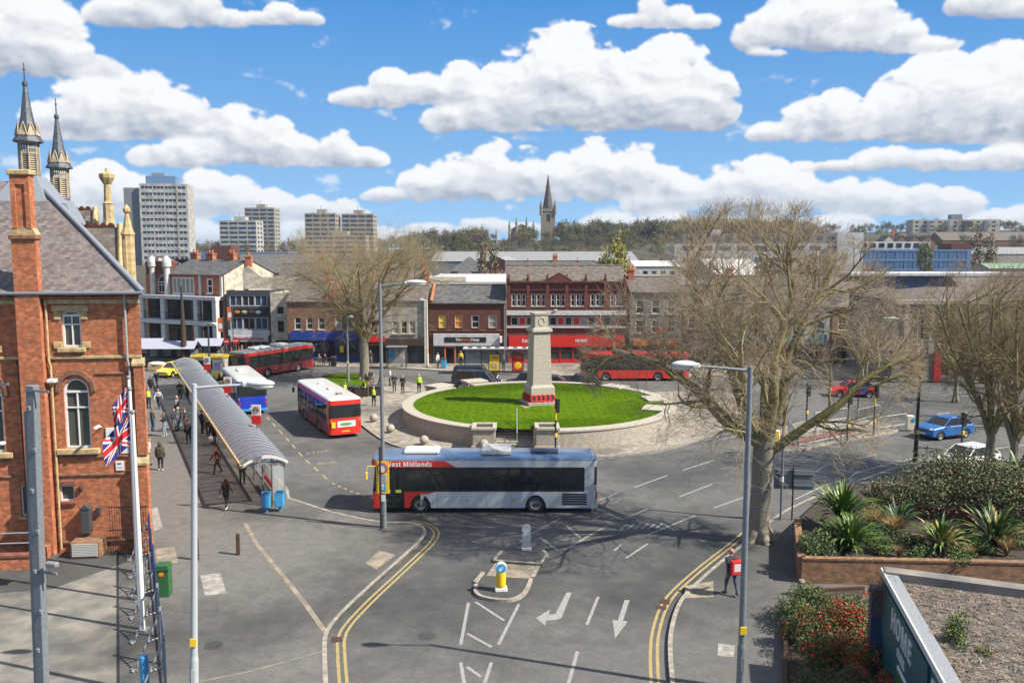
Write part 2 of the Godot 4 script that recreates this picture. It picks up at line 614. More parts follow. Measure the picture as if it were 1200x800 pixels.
func make_materials():
	var g_asph := grain(1024, [[0.02, 4, 0.10, 1], [0.06, 3, 0.10, 2], [0.4, 2, 0.2, 3]], 0.03)
	var g_wide := grain(512, [[0.006, 5, 0.55, 14], [0.05, 3, 0.16, 15]], 0.03, 0.95)
	var g_conc := grain(512, [[0.008, 5, 0.28, 4], [0.3, 2, 0.10, 5]], 0.05)
	var g_fine := grain(512, [[0.02, 4, 0.16, 6], [0.35, 2, 0.12, 7]], 0.03)
	var g_wear := grain(512, [[0.02, 4, 0.35, 61], [0.3, 3, 0.75, 62]], 0.0, 0.85)
	var g_lawn := grain(512, [[0.012, 4, 0.3, 8], [0.3, 3, 0.22, 9]], 0.12)
	var g_bark := grain(512, [[0.02, 4, 0.5, 10], [0.12, 3, 0.4, 11]], 0.06)
	var g_rust := grain(512, [[0.01, 5, 0.5, 12], [0.2, 3, 0.3, 13]], 0.12)
	var bk := courses(384, 8, 24, Color(0.76, 0.74, 0.72), 0.11, 1.6, 0.05, 21)
	var sl := courses(448, 8, 14, Color(0.5, 0.5, 0.52), 0.13, 1.2, 0.03, 31)
	var pv := courses(512, 8, 8, Color(0.66, 0.65, 0.63), 0.07, 1.6, 0.02, 41)
	# ground
	mat("asphalt", Color(0.196, 0.197, 0.197), 0.92, 0, g_asph, 17.0)
	mat("asphalt_old", Color(0.198, 0.197, 0.194), 0.92, 0, g_asph, 13.0)
	mat("asphalt_dark", Color(0.13, 0.13, 0.13), 0.92, 0, g_asph, 9.0)
	mat("pavement", Color(0.245, 0.24, 0.232), 0.93, 0, g_asph, 14.0)
	mat("patch_tan", Color(0.42, 0.365, 0.285), 0.93, 0, g_conc, 3.0)
	mat("patch_pale", Color(0.52, 0.495, 0.46), 0.93, 0, pv[0], 2.4)
	mat("paving", Color(0.50, 0.45, 0.38), 0.9, 0, pv[0], 4.8)
	mat("concrete", Color(0.33, 0.32, 0.295), 0.9, 0, g_conc, 6.0)
	mat("kerbstone", Color(0.50, 0.455, 0.39), 0.9, 0, g_conc, 2.0)
	mat("terrain", Color(0.10, 0.088, 0.05), 0.95, 0, g_lawn, 40.0)
	mat("soil", Color(0.08, 0.06, 0.045), 0.95, 0, g_lawn, 2.0)
	mat("line_white", Color(0.44, 0.44, 0.43), 0.8, 0, g_wear, 1.3)
	mat("line_yellow", Color(0.54, 0.42, 0.18), 0.8, 0, g_wear, 1.3)
	mat("line_worn", Color(0.36, 0.32, 0.24), 0.9, 0, g_wear, 0.7)
	mat("lawn", Color(0.135, 0.255, 0.008), 0.95, 0, g_lawn, 3.1).metallic_specular = 0.1
	mat("tactile_red", Color(0.36, 0.13, 0.09), 0.9, 0, g_conc, 2.0)
	for nm in ["asphalt", "asphalt_old", "pavement", "paving", "concrete", "terrain", "lawn", "asphalt_dark"]:
		var m: StandardMaterial3D = M[nm]
		m.detail_enabled = true
		m.detail_albedo = g_wide
		m.detail_blend_mode = BaseMaterial3D.BLEND_MODE_MUL
		m.detail_uv_layer = BaseMaterial3D.DETAIL_UV_2
		m.uv2_triplanar = true
		m.uv2_world_triplanar = true
		m.uv2_scale = Vector3.ONE / 43.0
	# walls
	mat("brick_orange", Color(0.72, 0.255, 0.12), 0.88, 0, bk[0], 1.8, false, bk[1], 0.6)
	mat("brick_red", Color(0.25, 0.075, 0.055), 0.88, 0, bk[0], 1.8, false)
	mat("brick_dark", Color(0.20, 0.07, 0.05), 0.88, 0, bk[0], 1.8, false)
	mat("brick_brown", Color(0.36, 0.19, 0.12), 0.88, 0, bk[0], 1.8, false)
	mat("brick_planter", Color(0.42, 0.24, 0.14), 0.9, 0, bk[0], 1.8, true)
	mat("stone_gold", Color(0.74, 0.57, 0.30), 0.88, 0, g_conc, 1.5, false)
	mat("stone_pale", Color(0.70, 0.645, 0.545), 0.85, 0, g_fine, 2.2)
	mat("stone_wall", Color(0.60, 0.545, 0.465), 0.88, 0, g_fine, 3.7)
	mat("stone_church", Color(0.40, 0.345, 0.265), 0.9, 0, g_conc, 8.0)
	mat("stone_grey", Color(0.36, 0.33, 0.30), 0.9, 0, g_conc, 6.0)
	mat("render_cream", Color(0.78, 0.72, 0.59), 0.9, 0, g_conc, 4.0)
	mat("render_grey", Color(0.58, 0.555, 0.52), 0.9, 0, g_conc, 5.0)
	mat("render_white", Color(0.95, 0.94, 0.91), 0.85, 0, g_fine, 5.0)
	mat("panel_white", Color(0.88, 0.9, 0.94), 0.6, 0, g_fine, 9.0)
	mat("panel_blue", Color(0.20, 0.36, 0.62), 0.5, 0, g_fine, 7.0)
	mat("panel_navy", Color(0.07, 0.11, 0.20), 0.5)
	mat("panel_grey", Color(0.30, 0.32, 0.35), 0.6, 0, g_fine, 9.0)
	mat("tower_concrete", Color(0.60, 0.59, 0.57), 0.85, 0, g_conc, 14.0)
	mat("tower_tan", Color(0.50, 0.46, 0.39), 0.85, 0, g_conc, 14.0)
	# roofs
	mat("slate", Color(0.27, 0.225, 0.225), 0.8, 0, sl[0], 1.9, false, sl[1], 0.8)
	mat("slate_grey", Color(0.16, 0.16, 0.165), 0.85, 0, sl[0], 3.4, false)
	mat("slate_brown", Color(0.22, 0.185, 0.165), 0.85, 0, sl[0], 3.4, false)
	mat("timber_pale", Color(0.62, 0.52, 0.38), 0.85, 0, g_conc, 1.5, false)
	mat("lead", Color(0.50, 0.55, 0.62), 0.5, 0.3, g_fine, 1.0, false)
	mat("lead_dark", Color(0.15, 0.175, 0.215), 0.5, 0.3, g_rust, 1.0, false)
	mat("roof_white", Color(0.98, 0.99, 1.0), 0.6, 0, g_fine, 12.0)
	mat("roof_grey", Color(0.42, 0.43, 0.43), 0.7, 0, g_fine, 15.0)
	mat("roof_litter", Color(0.22, 0.19, 0.165), 0.95, 0, g_rust, 2.2)
	mat("chimney_pot", Color(0.45, 0.17, 0.08), 0.85)
	# metal, glass, paint
	mat("galvanised", Color(0.60, 0.64, 0.68), 0.5, 0.3, g_fine, 1.1)
	mat("steel_grey", Color(0.36, 0.40, 0.45), 0.5, 0.25, g_fine, 1.2)
	mat("paint_white", Color(0.78, 0.78, 0.76), 0.45)
	mat("paint_cream", Color(0.68, 0.64, 0.52), 0.55)
	mat("paint_black", Color(0.018, 0.018, 0.02), 0.4)
	mat("paint_dark_grey", Color(0.06, 0.065, 0.075), 0.5)
	mat("paint_grey", Color(0.22, 0.235, 0.25), 0.5)
	mat("paint_red", Color(0.62, 0.022, 0.02), 0.4)
	mat("paint_orange", Color(0.68, 0.17, 0.03), 0.5)
	mat("paint_yellow", Color(0.82, 0.56, 0.02), 0.45)
	mat("paint_blue", Color(0.02, 0.05, 0.30), 0.45)
	mat("paint_cyan", Color(0.05, 0.32, 0.62), 0.45)
	mat("paint_navy", Color(0.03, 0.05, 0.11), 0.5)
	mat("paint_green", Color(0.028, 0.12, 0.04), 0.5)
	mat("paint_teal", Color(0.012, 0.10, 0.115), 0.45)
	mat("sign_teal", Color(0.03, 0.36, 0.46), 0.5)
	mat("lamp_head", Color(0.58, 0.59, 0.58), 0.45)
	mat("lamp_bowl", Color(0.66, 0.64, 0.58), 0.2)
	mat("wood_brown", Color(0.10, 0.055, 0.035), 0.85, 0, g_bark, 1.0)
	mat("rubber", Color(0.02, 0.02, 0.021), 0.85)
	mat("chrome", Color(0.6, 0.61, 0.62), 0.25, 0.9)
	mat("glass_dark", Color(0.02, 0.024, 0.028), 0.06)
	mat("glass_blue", Color(0.035, 0.06, 0.10), 0.08)
	mat("glass_shop", Color(0.035, 0.045, 0.05), 0.08)
	mat("glass_hall", Color(0.085, 0.088, 0.08), 0.08)
	mat("glass_curtain", Color(0.30, 0.28, 0.25), 0.2)
	mat("glass_wall_blue", Color(0.09, 0.17, 0.34), 0.1)
	mat("light_red", Color(0.55, 0.02, 0.015), 0.2)
	mat("light_amber", Color(0.75, 0.27, 0.03), 0.25)
	mat("light_clear", Color(0.75, 0.76, 0.78), 0.1)
	mat("bark", Color(0.42, 0.37, 0.29), 0.95, 0, g_bark, 1.0).vertex_color_use_as_albedo = true
	for nm in ["coloured", "leaf", "cloth", "satin"]:
		var m := mat(nm, Color.WHITE, 0.85)
		m.vertex_color_use_as_albedo = true
		if nm == "leaf":
			m.roughness = 0.6
			m.backlight = Color(0.25, 0.3, 0.1)
		if nm == "satin":
			m.roughness = 0.35
	mat("turf_blade", Color.WHITE, 0.95).vertex_color_use_as_albedo = true
	M["turf_blade"].metallic_specular = 0.1
	mat("twig", Color.WHITE, 0.95).vertex_color_use_as_albedo = true
	pane("glass_clear", Color(0.75, 0.85, 0.86), 0.18)
	pane("glass_bus", Color(0.02, 0.026, 0.03), 0.66)
	pane("canopy_sheet", Color(0.20, 0.21, 0.26), 0.66).roughness = 0.5
	for c in [["red", 0.60, 0.016, 0.016], ["red_light", 0.66, 0.03, 0.02], ["maroon", 0.20, 0.012, 0.02], ["silver", 0.60, 0.63, 0.67], ["blue", 0.012, 0.045, 0.46], ["sky", 0.03, 0.30, 0.66], ["white", 0.76, 0.77, 0.76], ["black", 0.013, 0.014, 0.017], ["dark_blue", 0.02, 0.03, 0.06], ["car_blue", 0.012, 0.13, 0.42], ["car_white", 0.74, 0.75, 0.76], ["yellow", 0.83, 0.62, 0.02], ["roof_blue", 0.13, 0.19, 0.30]]:
		var m := mat("coat_" + c[0], Color(c[1], c[2], c[3]), 0.32)
		m.clearcoat_enabled = true
		m.clearcoat = 0.7
		m.clearcoat_roughness = 0.06
	M["coat_silver"].metallic = 0.1

func pane(nm: String, c: Color, alpha: float) -> StandardMaterial3D:
	var m := mat(nm, c, 0.04)
	m.albedo_color = Color(m.albedo_color, alpha)
	m.transparency = BaseMaterial3D.TRANSPARENCY_ALPHA
	return m

# a plain colour made once
func flat(r: float, g: float, b: float, rough := 0.7) -> StandardMaterial3D:
	var key := "flat_%.3f_%.3f_%.3f_%.2f" % [r, g, b, rough]
	return M[key] if M.has(key) else mat(key, Color(r, g, b), rough)

# ---------------------------------------------------------------- ground, roads, pavements
func offset_line(line: Array, d: float) -> Array:
	var out := []
	for i in line.size():
		var a: Vector2 = line[maxi(i - 1, 0)]
		var b: Vector2 = line[mini(i + 1, line.size() - 1)]
		var t := (b - a).normalized()
		out.append(line[i] + v2(-t.y, t.x) * d)
	return out

# rounder line through the given points
func smooth_line(line: Array, n := 4) -> Array:
	var out := []
	for i in line.size() - 1:
		var a: Vector2 = line[maxi(i - 1, 0)]
		var d: Vector2 = line[mini(i + 2, line.size() - 1)]
		for k in n:
			out.append(line[i].cubic_interpolate(line[i + 1], a, d, float(k) / n))
	out.append(line[-1])
	return out

func hill(x: float, d: float) -> float:
	# flat town, then a church hill in the middle distance and higher ground to the right
	var e := 0.0
	e += 15.0 * exp(-pow((x - 90.0) / 190.0, 2.0)) * smoothstep(330.0, 620.0, d)
	e += 22.0 * exp(-pow((x - 420.0) / 230.0, 2.0)) * smoothstep(380.0, 700.0, d)
	e += 5.0 * smoothstep(130.0, 400.0, d)
	e += 4.0 * smoothstep(500.0, 1500.0, d)
	return e

func build_ground():
	var t := mb()
	var xs := []
	for i in range(-30, 31):
		xs.append(signf(i) * pow(absf(i) / 30.0, 1.4) * 1500.0)
	var ds := [-60.0, 0.0, 60.0, 115.0, 130.0]
	for i in range(1, 46):
		ds.append(130.0 + 30.0 * i + 0.4 * i * i)
	var k := 0
	for d in ds:
		for x in xs:
			var nn := v3(hill(x - 4, d) - hill(x + 4, d), 8.0, hill(x, d + 4) - hill(x, d - 4)).normalized()
			t.vert(v3(x, hill(x, d) - 0.03, -d), nn)
	for i in ds.size() - 1:
		for j in xs.size() - 1:
			var a := i * xs.size() + j
			var b := a + xs.size()
			t.idx.append_array([a, b, a + 1, a + 1, b, b + 1])
	setting("terrain", t, "terrain")
	var road := setting("road", mb().slab([v2(-75, -5), v2(100, -5), v2(100, -128), v2(-75, -128)], 0.0, 0.0), "asphalt")

	# left pavement: from the foreground round the corner and along the bus shelter
	var kl: Array = smooth_line([v2(-5.43, -24.01), v2(-5.97, -26.29), v2(-6.38, -28.05), v2(-6.63, -29.35), v2(-6.6, -30.55), v2(-6.17, -32.57), v2(-5.47, -35.15), v2(-4.76, -37.71), v2(-4.29, -39.55), v2(-4.21, -40.79), v2(-4.6, -41.7), v2(-5.39, -42.24), v2(-6.44, -42.24), v2(-7.95, -42.93), v2(-9.87, -44.23), v2(-11.43, -45.61)])
	kl.append_array([v2(-12.4, -46.4), v2(-12.9, -48), v2(-32.1, -87.5), v2(-33.2, -92), v2(-35.2, -99), v2(-36.6, -104)])
	var pl := kl.duplicate()
	pl.append_array([v2(-37, -112), v2(-75, -112), v2(-75, -10), v2(-5.6, -10)])
	var p1 := setting("pavement", mb().slab(pl, -0.02, 0.12), "pavement", "wide grey asphalt pavement left of the road")
	part(p1, "kerb", mb().strip(offset_line(kl, -0.08), 0.16, -0.01, 0.126), "kerbstone")
	# island pavement round the memorial
	var ki: Array = smooth_line([v2(-20.5, -88.52), v2(-19.55, -92.13), v2(-16.23, -93.39), v2(-11.64, -88.52), v2(-8.36, -85.19), v2(-3.32, -82.09), v2(3.27, -80.62), v2(13.14, -81.11), v2(19.23, -82.59), v2(21.35, -79.21), v2(20.5, -73.2), v2(17.4, -66.34), v2(14.15, -62.04), v2(11.55, -59.29), v2(9.09, -57.5), v2(5.72, -56.05), v2(1.13, -55.35), v2(-3.43, -56.05), v2(-5.93, -57.5), v2(-7.79, -58.76), v2(-9.48, -61.19), v2(-11.87, -66.34), v2(-14.86, -73.2), v2(-17.62, -80.15), v2(-20.5, -88.52)])
	ki.pop_back()
	var p2 := setting("pavement", mb().slab(ki, -0.02, 0.12), "paving", "beige paved island round the war memorial")
	part(p2, "kerb", mb().strip(ki, 0.2, -0.01, 0.126, true), "kerbstone")
	# right pavement
	var kr: Array = smooth_line([v2(4.8, -24.01), v2(5.12, -26.29), v2(5.38, -28.05), v2(5.71, -29.69), v2(6.31, -31.68), v2(7.02, -33.25), v2(8.59, -35.74), v2(10.9, -39.07), v2(13.44, -42.79), v2(15.59, -45.3), v2(18.5, -48.11), v2(21.13, -50.31), v2(25.29, -53.78), v2(29.31, -56.28), v2(36.27, -59.29), v2(43.4, -61.75)])
	var pr := kr.duplicate()
	pr.append_array([v2(100, -58), v2(100, -10), v2(4.9, -10)])
	var p3 := setting("pavement", mb().slab(pr, -0.02, 0.12), "asphalt_old", "grey asphalt pavement under the big bare tree")
	part(p3, "kerb", mb().strip(offset_line(kr, 0.08), 0.16, -0.01, 0.126), "kerbstone")
	# far pavement along the shops
	var kf: Array = [v2(-30.47, -104.9), v2(-26.5, -101.01), v2(-23.41, -99.54), v2(-14.96, -98.82), v2(-7.76, -96.03), v2(0, -93.39), v2(9.25, -91.51), v2(18.37, -90.89), v2(27.56, -90.89), v2(36.75, -90.89), v2(44.76, -88.52), v2(55.85, -86.27)]
	var pf := kf.duplicate()
	pf.append_array([v2(100, -95), v2(100, -127), v2(-75, -127), v2(-75, -113), v2(-37, -113)])
	var p4 := setting("pavement", mb().slab(pf, -0.02, 0.12), "paving", "paved footway along the far row of shops")
	part(p4, "kerb", mb().strip(kf, 0.2, -0.01, 0.126), "kerbstone")
	# crossing island with guardrails on the right
	var kc: Array = smooth_line([v2(19, -61.75), v2(18.3, -58.25), v2(19.36, -57.5), v2(22.97, -60.09), v2(27.42, -62.62), v2(29.63, -64.43), v2(29.43, -67.34), v2(26.75, -68.36), v2(22.82, -67), v2(19, -61.75)])
	kc.pop_back()
	var p5 := setting("pavement", mb().slab(kc, -0.02, 0.12), "paving", "railed crossing island beyond the big bare tree")
	part(p5, "kerb", mb().strip(kc, 0.16, -0.01, 0.126, true), "kerbstone")
	part(p5, "tactile_paving", mb().slab([v2(18.94, -59.55), v2(19.86, -59.02), v2(24.75, -62.33), v2(26.75, -64.12), v2(25.24, -64.43)], 0.12, 0.128, false), "tactile_red")
	# small refuge with keep-left bollards: two raised ends and a dropped crossing between
	var low: Array = smooth_line([v2(-1.56, -34.13), v2(-1.56, -33.42), v2(-1.3, -32.9), v2(-0.68, -32.57), v2(0, -32.57), v2(0.48, -33.07), v2(0.74, -33.95), v2(0.87, -34.77)], 3)
	var lowp := setting("traffic_refuge", mb().slab(low, -0.02, 0.12), "asphalt_old", "near end of the small traffic refuge")
	part(lowp, "kerb", mb().strip(offset_line(low, -0.07), 0.15, -0.01, 0.127), "kerbstone")
	part(lowp, "kerb", mb().strip([v2(-1.25, -35.55), v2(-1.57, -34.42)], 0.15, -0.01, 0.1), "kerbstone")
	part(lowp, "kerb", mb().strip([v2(0.87, -35.07), v2(1.21, -36.55)], 0.15, -0.01, 0.06), "kerbstone")
	part(lowp, "crossing_paving", mb().slab([v2(-1.1, -35.26), v2(0.76, -34.89), v2(1.1, -36.45), v2(-0.76, -36.76)], -0.01, 0.03), "patch_tan")
	var upp := setting("traffic_refuge", mb().slab([v2(-0.8, -36.75), v2(1.35, -36.34), v2(1.68, -37.71), v2(1.46, -38.27), v2(-0.47, -38.04)], -0.02, 0.12), "asphalt_old", "far end of the small traffic refuge")
	part(upp, "kerb", mb().strip([v2(-0.76, -36.86), v2(1.28, -36.44), v2(1.59, -37.6), v2(1.42, -38.16)], 0.15, -0.01, 0.127), "kerbstone")
	part(upp, "kerb", mb().strip([v2(-0.47, -38.04), v2(-0.8, -36.86)], 0.15, -0.01, 0.127), "kerbstone")
	# concrete forecourt in front of the hall, behind the railings
	var fc := setting("forecourt", mb().slab([v2(-27.17, -36.44), v2(-20.91, -36.03), v2(-19.83, -38.38), v2(-17.24, -38.61), v2(-16.15, -36.44), v2(-10.41, -24.01), v2(-20.31, -24.01)], 0.12, 0.126, false), "concrete")
	part(fc, "dark_band", mb().slab([v2(-24.76, -36.22), v2(-19.94, -38.59), v2(-17.31, -38.59), v2(-16.73, -37.26), v2(-18.84, -33.58), v2(-22.47, -32.72)], 0.126, 0.13, false), "asphalt_dark")  # darker band laid over the concrete near the hall wall

	# road markings, each a thin painted sheet on the road
	var yl := kl.slice(2, 45)
	for o in [0.36, 0.60]:
		part(road, "yellow_line", mb().strip(offset_line(yl, o), 0.11, 0.004, 0.004), "line_yellow")
	var yr := kr.slice(2, 33)
	for o in [-0.36, -0.60]:
		part(road, "yellow_line", mb().strip(offset_line(yr, o), 0.11, 0.004, 0.004), "line_yellow")
	var W := 0.12
	for l in [[v2(-1.73, -32.52), v2(-1.82, -28.93)], [v2(-1.74, -27.62), v2(-1.46, -25.6)], [v2(0.27, -32.36), v2(-0.48, -28.93)], [v2(-0.7, -27.62), v2(-0.97, -25.6)], [v2(-1.46, -32.6), v2(-0.29, -30.88)], [v2(-1.65, -29.81), v2(-0.72, -28.74)], [v2(-1.52, -27.32), v2(-1.01, -26.63)],
			[v2(3.48, -33.1), v2(2.8, -30.52)], [v2(2.29, -28.42), v2(1.7, -25.6)], [v2(2.53, -43.16), v2(0.97, -40.76)], [v2(2.73, -42.06), v2(3.31, -40.13)], [v2(1.33, -40.26), v2(2.14, -38.37)], [v2(2.47, -38.49), v2(4.24, -41.14)], [v2(4.24, -41.14), v2(4.84, -41.92)], [v2(0.49, -39.77), v2(0.37, -39.53)],
			[v2(10.79, -52.75), v2(13.41, -55.37)], [v2(7.17, -48.88), v2(9.6, -51.53)], [v2(9.45, -46.99), v2(11.95, -49.61)], [v2(5.91, -43.16), v2(7.32, -44.77)], [v2(10.94, -44.92), v2(13.36, -47.15)], [v2(6.71, -40.63), v2(9.64, -43.59)], [v2(4.74, -46.17), v2(6.02, -47.66)], [v2(5.18, -37.39), v2(6.45, -39.29)],
			[v2(4.18, -42.74), v2(4.66, -43.59)], [v2(4.76, -38.37), v2(5.18, -39.18)],
			[v2(15.85, -46.49), v2(18.64, -49.43)], [v2(18.64, -49.43), v2(20.53, -50.75)], [v2(20.53, -50.75), v2(21.5, -52.13)], [v2(21.5, -52.13), v2(25.25, -54.91)], [v2(25.25, -54.91), v2(26.91, -55.83)], [v2(19.19, -52.54), v2(20.33, -54.03)], [v2(20.33, -54.03), v2(24.97, -57.01)], [v2(22.85, -59.27), v2(23.64, -59.27)], [v2(15.02, -61.44), v2(20.17, -64.98)],
			[v2(20.21, -60.07), v2(23.53, -59.01)], [v2(34.05, -76.31), v2(36.73, -76.74)], [v2(33.68, -75.47), v2(36.13, -75.47)], [v2(3.59, -88.71), v2(7.92, -87.02)], [v2(-10.83, -89.29), v2(-8.91, -88.14)], [v2(-7.09, -87.58), v2(-5.28, -87.02)]]:
		part(road, "white_line", mb().strip(l, W, 0.004, 0.004), "line_white")
	for i in 6:
		var a := v2(5.42 + i * 0.36, -41.4 - i * 0.03)
		part(road, "give_way_dash", mb().strip([a, a + v2(0.45, -0.75)], 0.14, 0.004, 0.004), "line_white")
	for a in [v2(5.73, -56.06), v2(6.45, -56.41), v2(7.19, -56.77), v2(7.93, -57.13), v2(8.69, -57.5)]:
		part(road, "edge_dash", mb().strip([a + v2(0, 0.5), a + v2(0.45, 0.4)], 0.1, 0.004, 0.004), "line_white")
	part(road, "edge_line", mb().strip([v2(9.31, -57.01), v2(11.45, -58.76), v2(14.05, -61.58), v2(15.7, -63.46)], 0.1, 0.004, 0.004), "line_white")
	part(road, "turn_arrow", mb().slab([v2(2.23, -33.53), v2(2.44, -33.53), v2(1.88, -31.11), v2(1.68, -30.96), v2(1.29, -30.88), v2(1.24, -30.45), v2(0.91, -31.11), v2(1.49, -31.88), v2(1.41, -31.41), v2(1.67, -31.49)], 0.004, 0.004), "line_white")
	part(road, "ahead_arrow", mb().slab([v2(4.5, -32.77), v2(4.71, -32.77), v2(4.19, -30.88), v2(4.37, -30.81), v2(3.72, -29.4), v2(3.81, -30.96), v2(4, -30.88)], 0.004, 0.004), "line_white")
	var bay: Array = [v2(-20.49, -70.02), v2(-16.74, -62), v2(-13.69, -55.37), v2(-10.77, -49.8), v2(-9.39, -48.18), v2(-8.1, -46.99), v2(-6.14, -46.01)]
	for i in bay.size() - 1:
		var n := 3
		for k2 in n:
			var a: Vector2 = bay[i].lerp(bay[i + 1], float(k2) / n)
			part(road, "bay_dash", mb().strip([a, a.lerp(bay[i + 1], 0.5 / (n - k2))], 0.12, 0.004, 0.004), "line_yellow")
	# faded yellow letters of the bus stop bay
	for c in [["BUS", v2(-12.1, -54.6)], ["STOP", v2(-13.4, -57.6)]]:
		var tx := lettering(road, c[0], 0.5, "line_worn", v3(c[1].x, 0.004, c[1].y), v3(-PI / 2, 0, 0.46), false, 0.002, "painted_word")
	# repairs and slabs let into the surfaces
	for p in [[[v2(-6.49, -36.44), v2(-6.14, -38.04), v2(-5.28, -37.5), v2(-5.89, -35.74)], "patch_tan"], [[v2(7.16, -33.95), v2(8.43, -34.4), v2(8.09, -32.82), v2(6.9, -32.65)], "patch_tan"], [[v2(-13.31, -35.06), v2(-12.53, -35.34), v2(-11.55, -33.16), v2(-12.32, -32.9)], "patch_pale"], [[v2(-16.57, -38.27), v2(-15.75, -38.5), v2(-14.83, -36.54), v2(-15.7, -36.44)], "patch_tan"],
			[[v2(7.28, -28.75), v2(7.85, -28.62), v2(7.56, -27.74), v2(7.04, -27.86)], "patch_pale"], [[v2(-19.29, -44.23), v2(-19.11, -44.68), v2(-17.45, -41.3), v2(-17.66, -40.79)], "patch_pale"], [[v2(-13.15, -32.74), v2(-11.78, -32.82), v2(-11.24, -31.45), v2(-12.53, -31.22)], "asphalt_old"]]:
		part(p1 if p[0][0].x < 0 else p3, "paving_patch", mb().slab(p[0], 0.12, 0.1245, false), p[1])
	part(p1, "dividing_strip", mb().strip([v2(-13.53, -41.97), v2(-12.07, -38.96), v2(-9.84, -35.15), v2(-8.08, -32.08), v2(-6.73, -29.55)], 0.2, 0.12, 0.1255), "patch_tan")
	part(p1, "dividing_strip", mb().strip([v2(-10.96, -25.7), v2(-8.71, -26.74), v2(-6.45, -28.24)], 0.06, 0.12, 0.125), "patch_tan")
	for p in [[v2(-6.55, -29.53), v2(-6.18, -29.53), v2(-6.07, -29.13), v2(-6.45, -29.06)], [v2(6, -32.94), v2(6.34, -32.77), v2(6.19, -32.28), v2(5.81, -32.44)], [v2(5.71, -32.28), v2(6.09, -32.12), v2(5.97, -31.8), v2(5.59, -31.96)]]:
		part(road, "gully_grate", mb().slab(p, 0.0, 0.006), "wood_brown")
	for p in [v2(-8.84, -31.41), v2(-3.1, -29.6), v2(2.87, -50.94), v2(-10.49, -28.61), v2(10.09, -40.76), v2(-5.22, -50.94)]:
		part(road, "manhole_cover", mb().lathe([v2(0.33, 0.0), v2(0.33, 0.006), v2(0, 0.006)], 16, v3(p.x, 0.0 if p.x > -9 else 0.12, p.y), false), "asphalt_dark")
	# road repairs
	for p in [[v2(-2.4, -28.61), v2(-1.1, -26.24), v2(-1.83, -24.7), v2(-3.39, -24.7)], [v2(-20.61, -67.58), v2(-16.53, -60.07), v2(-15.66, -55.14), v2(-19.91, -64.36)], [v2(5.22, -50.94), v2(9.58, -55.14), v2(10.45, -53.81), v2(6.04, -49.06)]]:
		part(road, "road_patch", mb().slab(p, 0.0, 0.003, false), "asphalt_old")

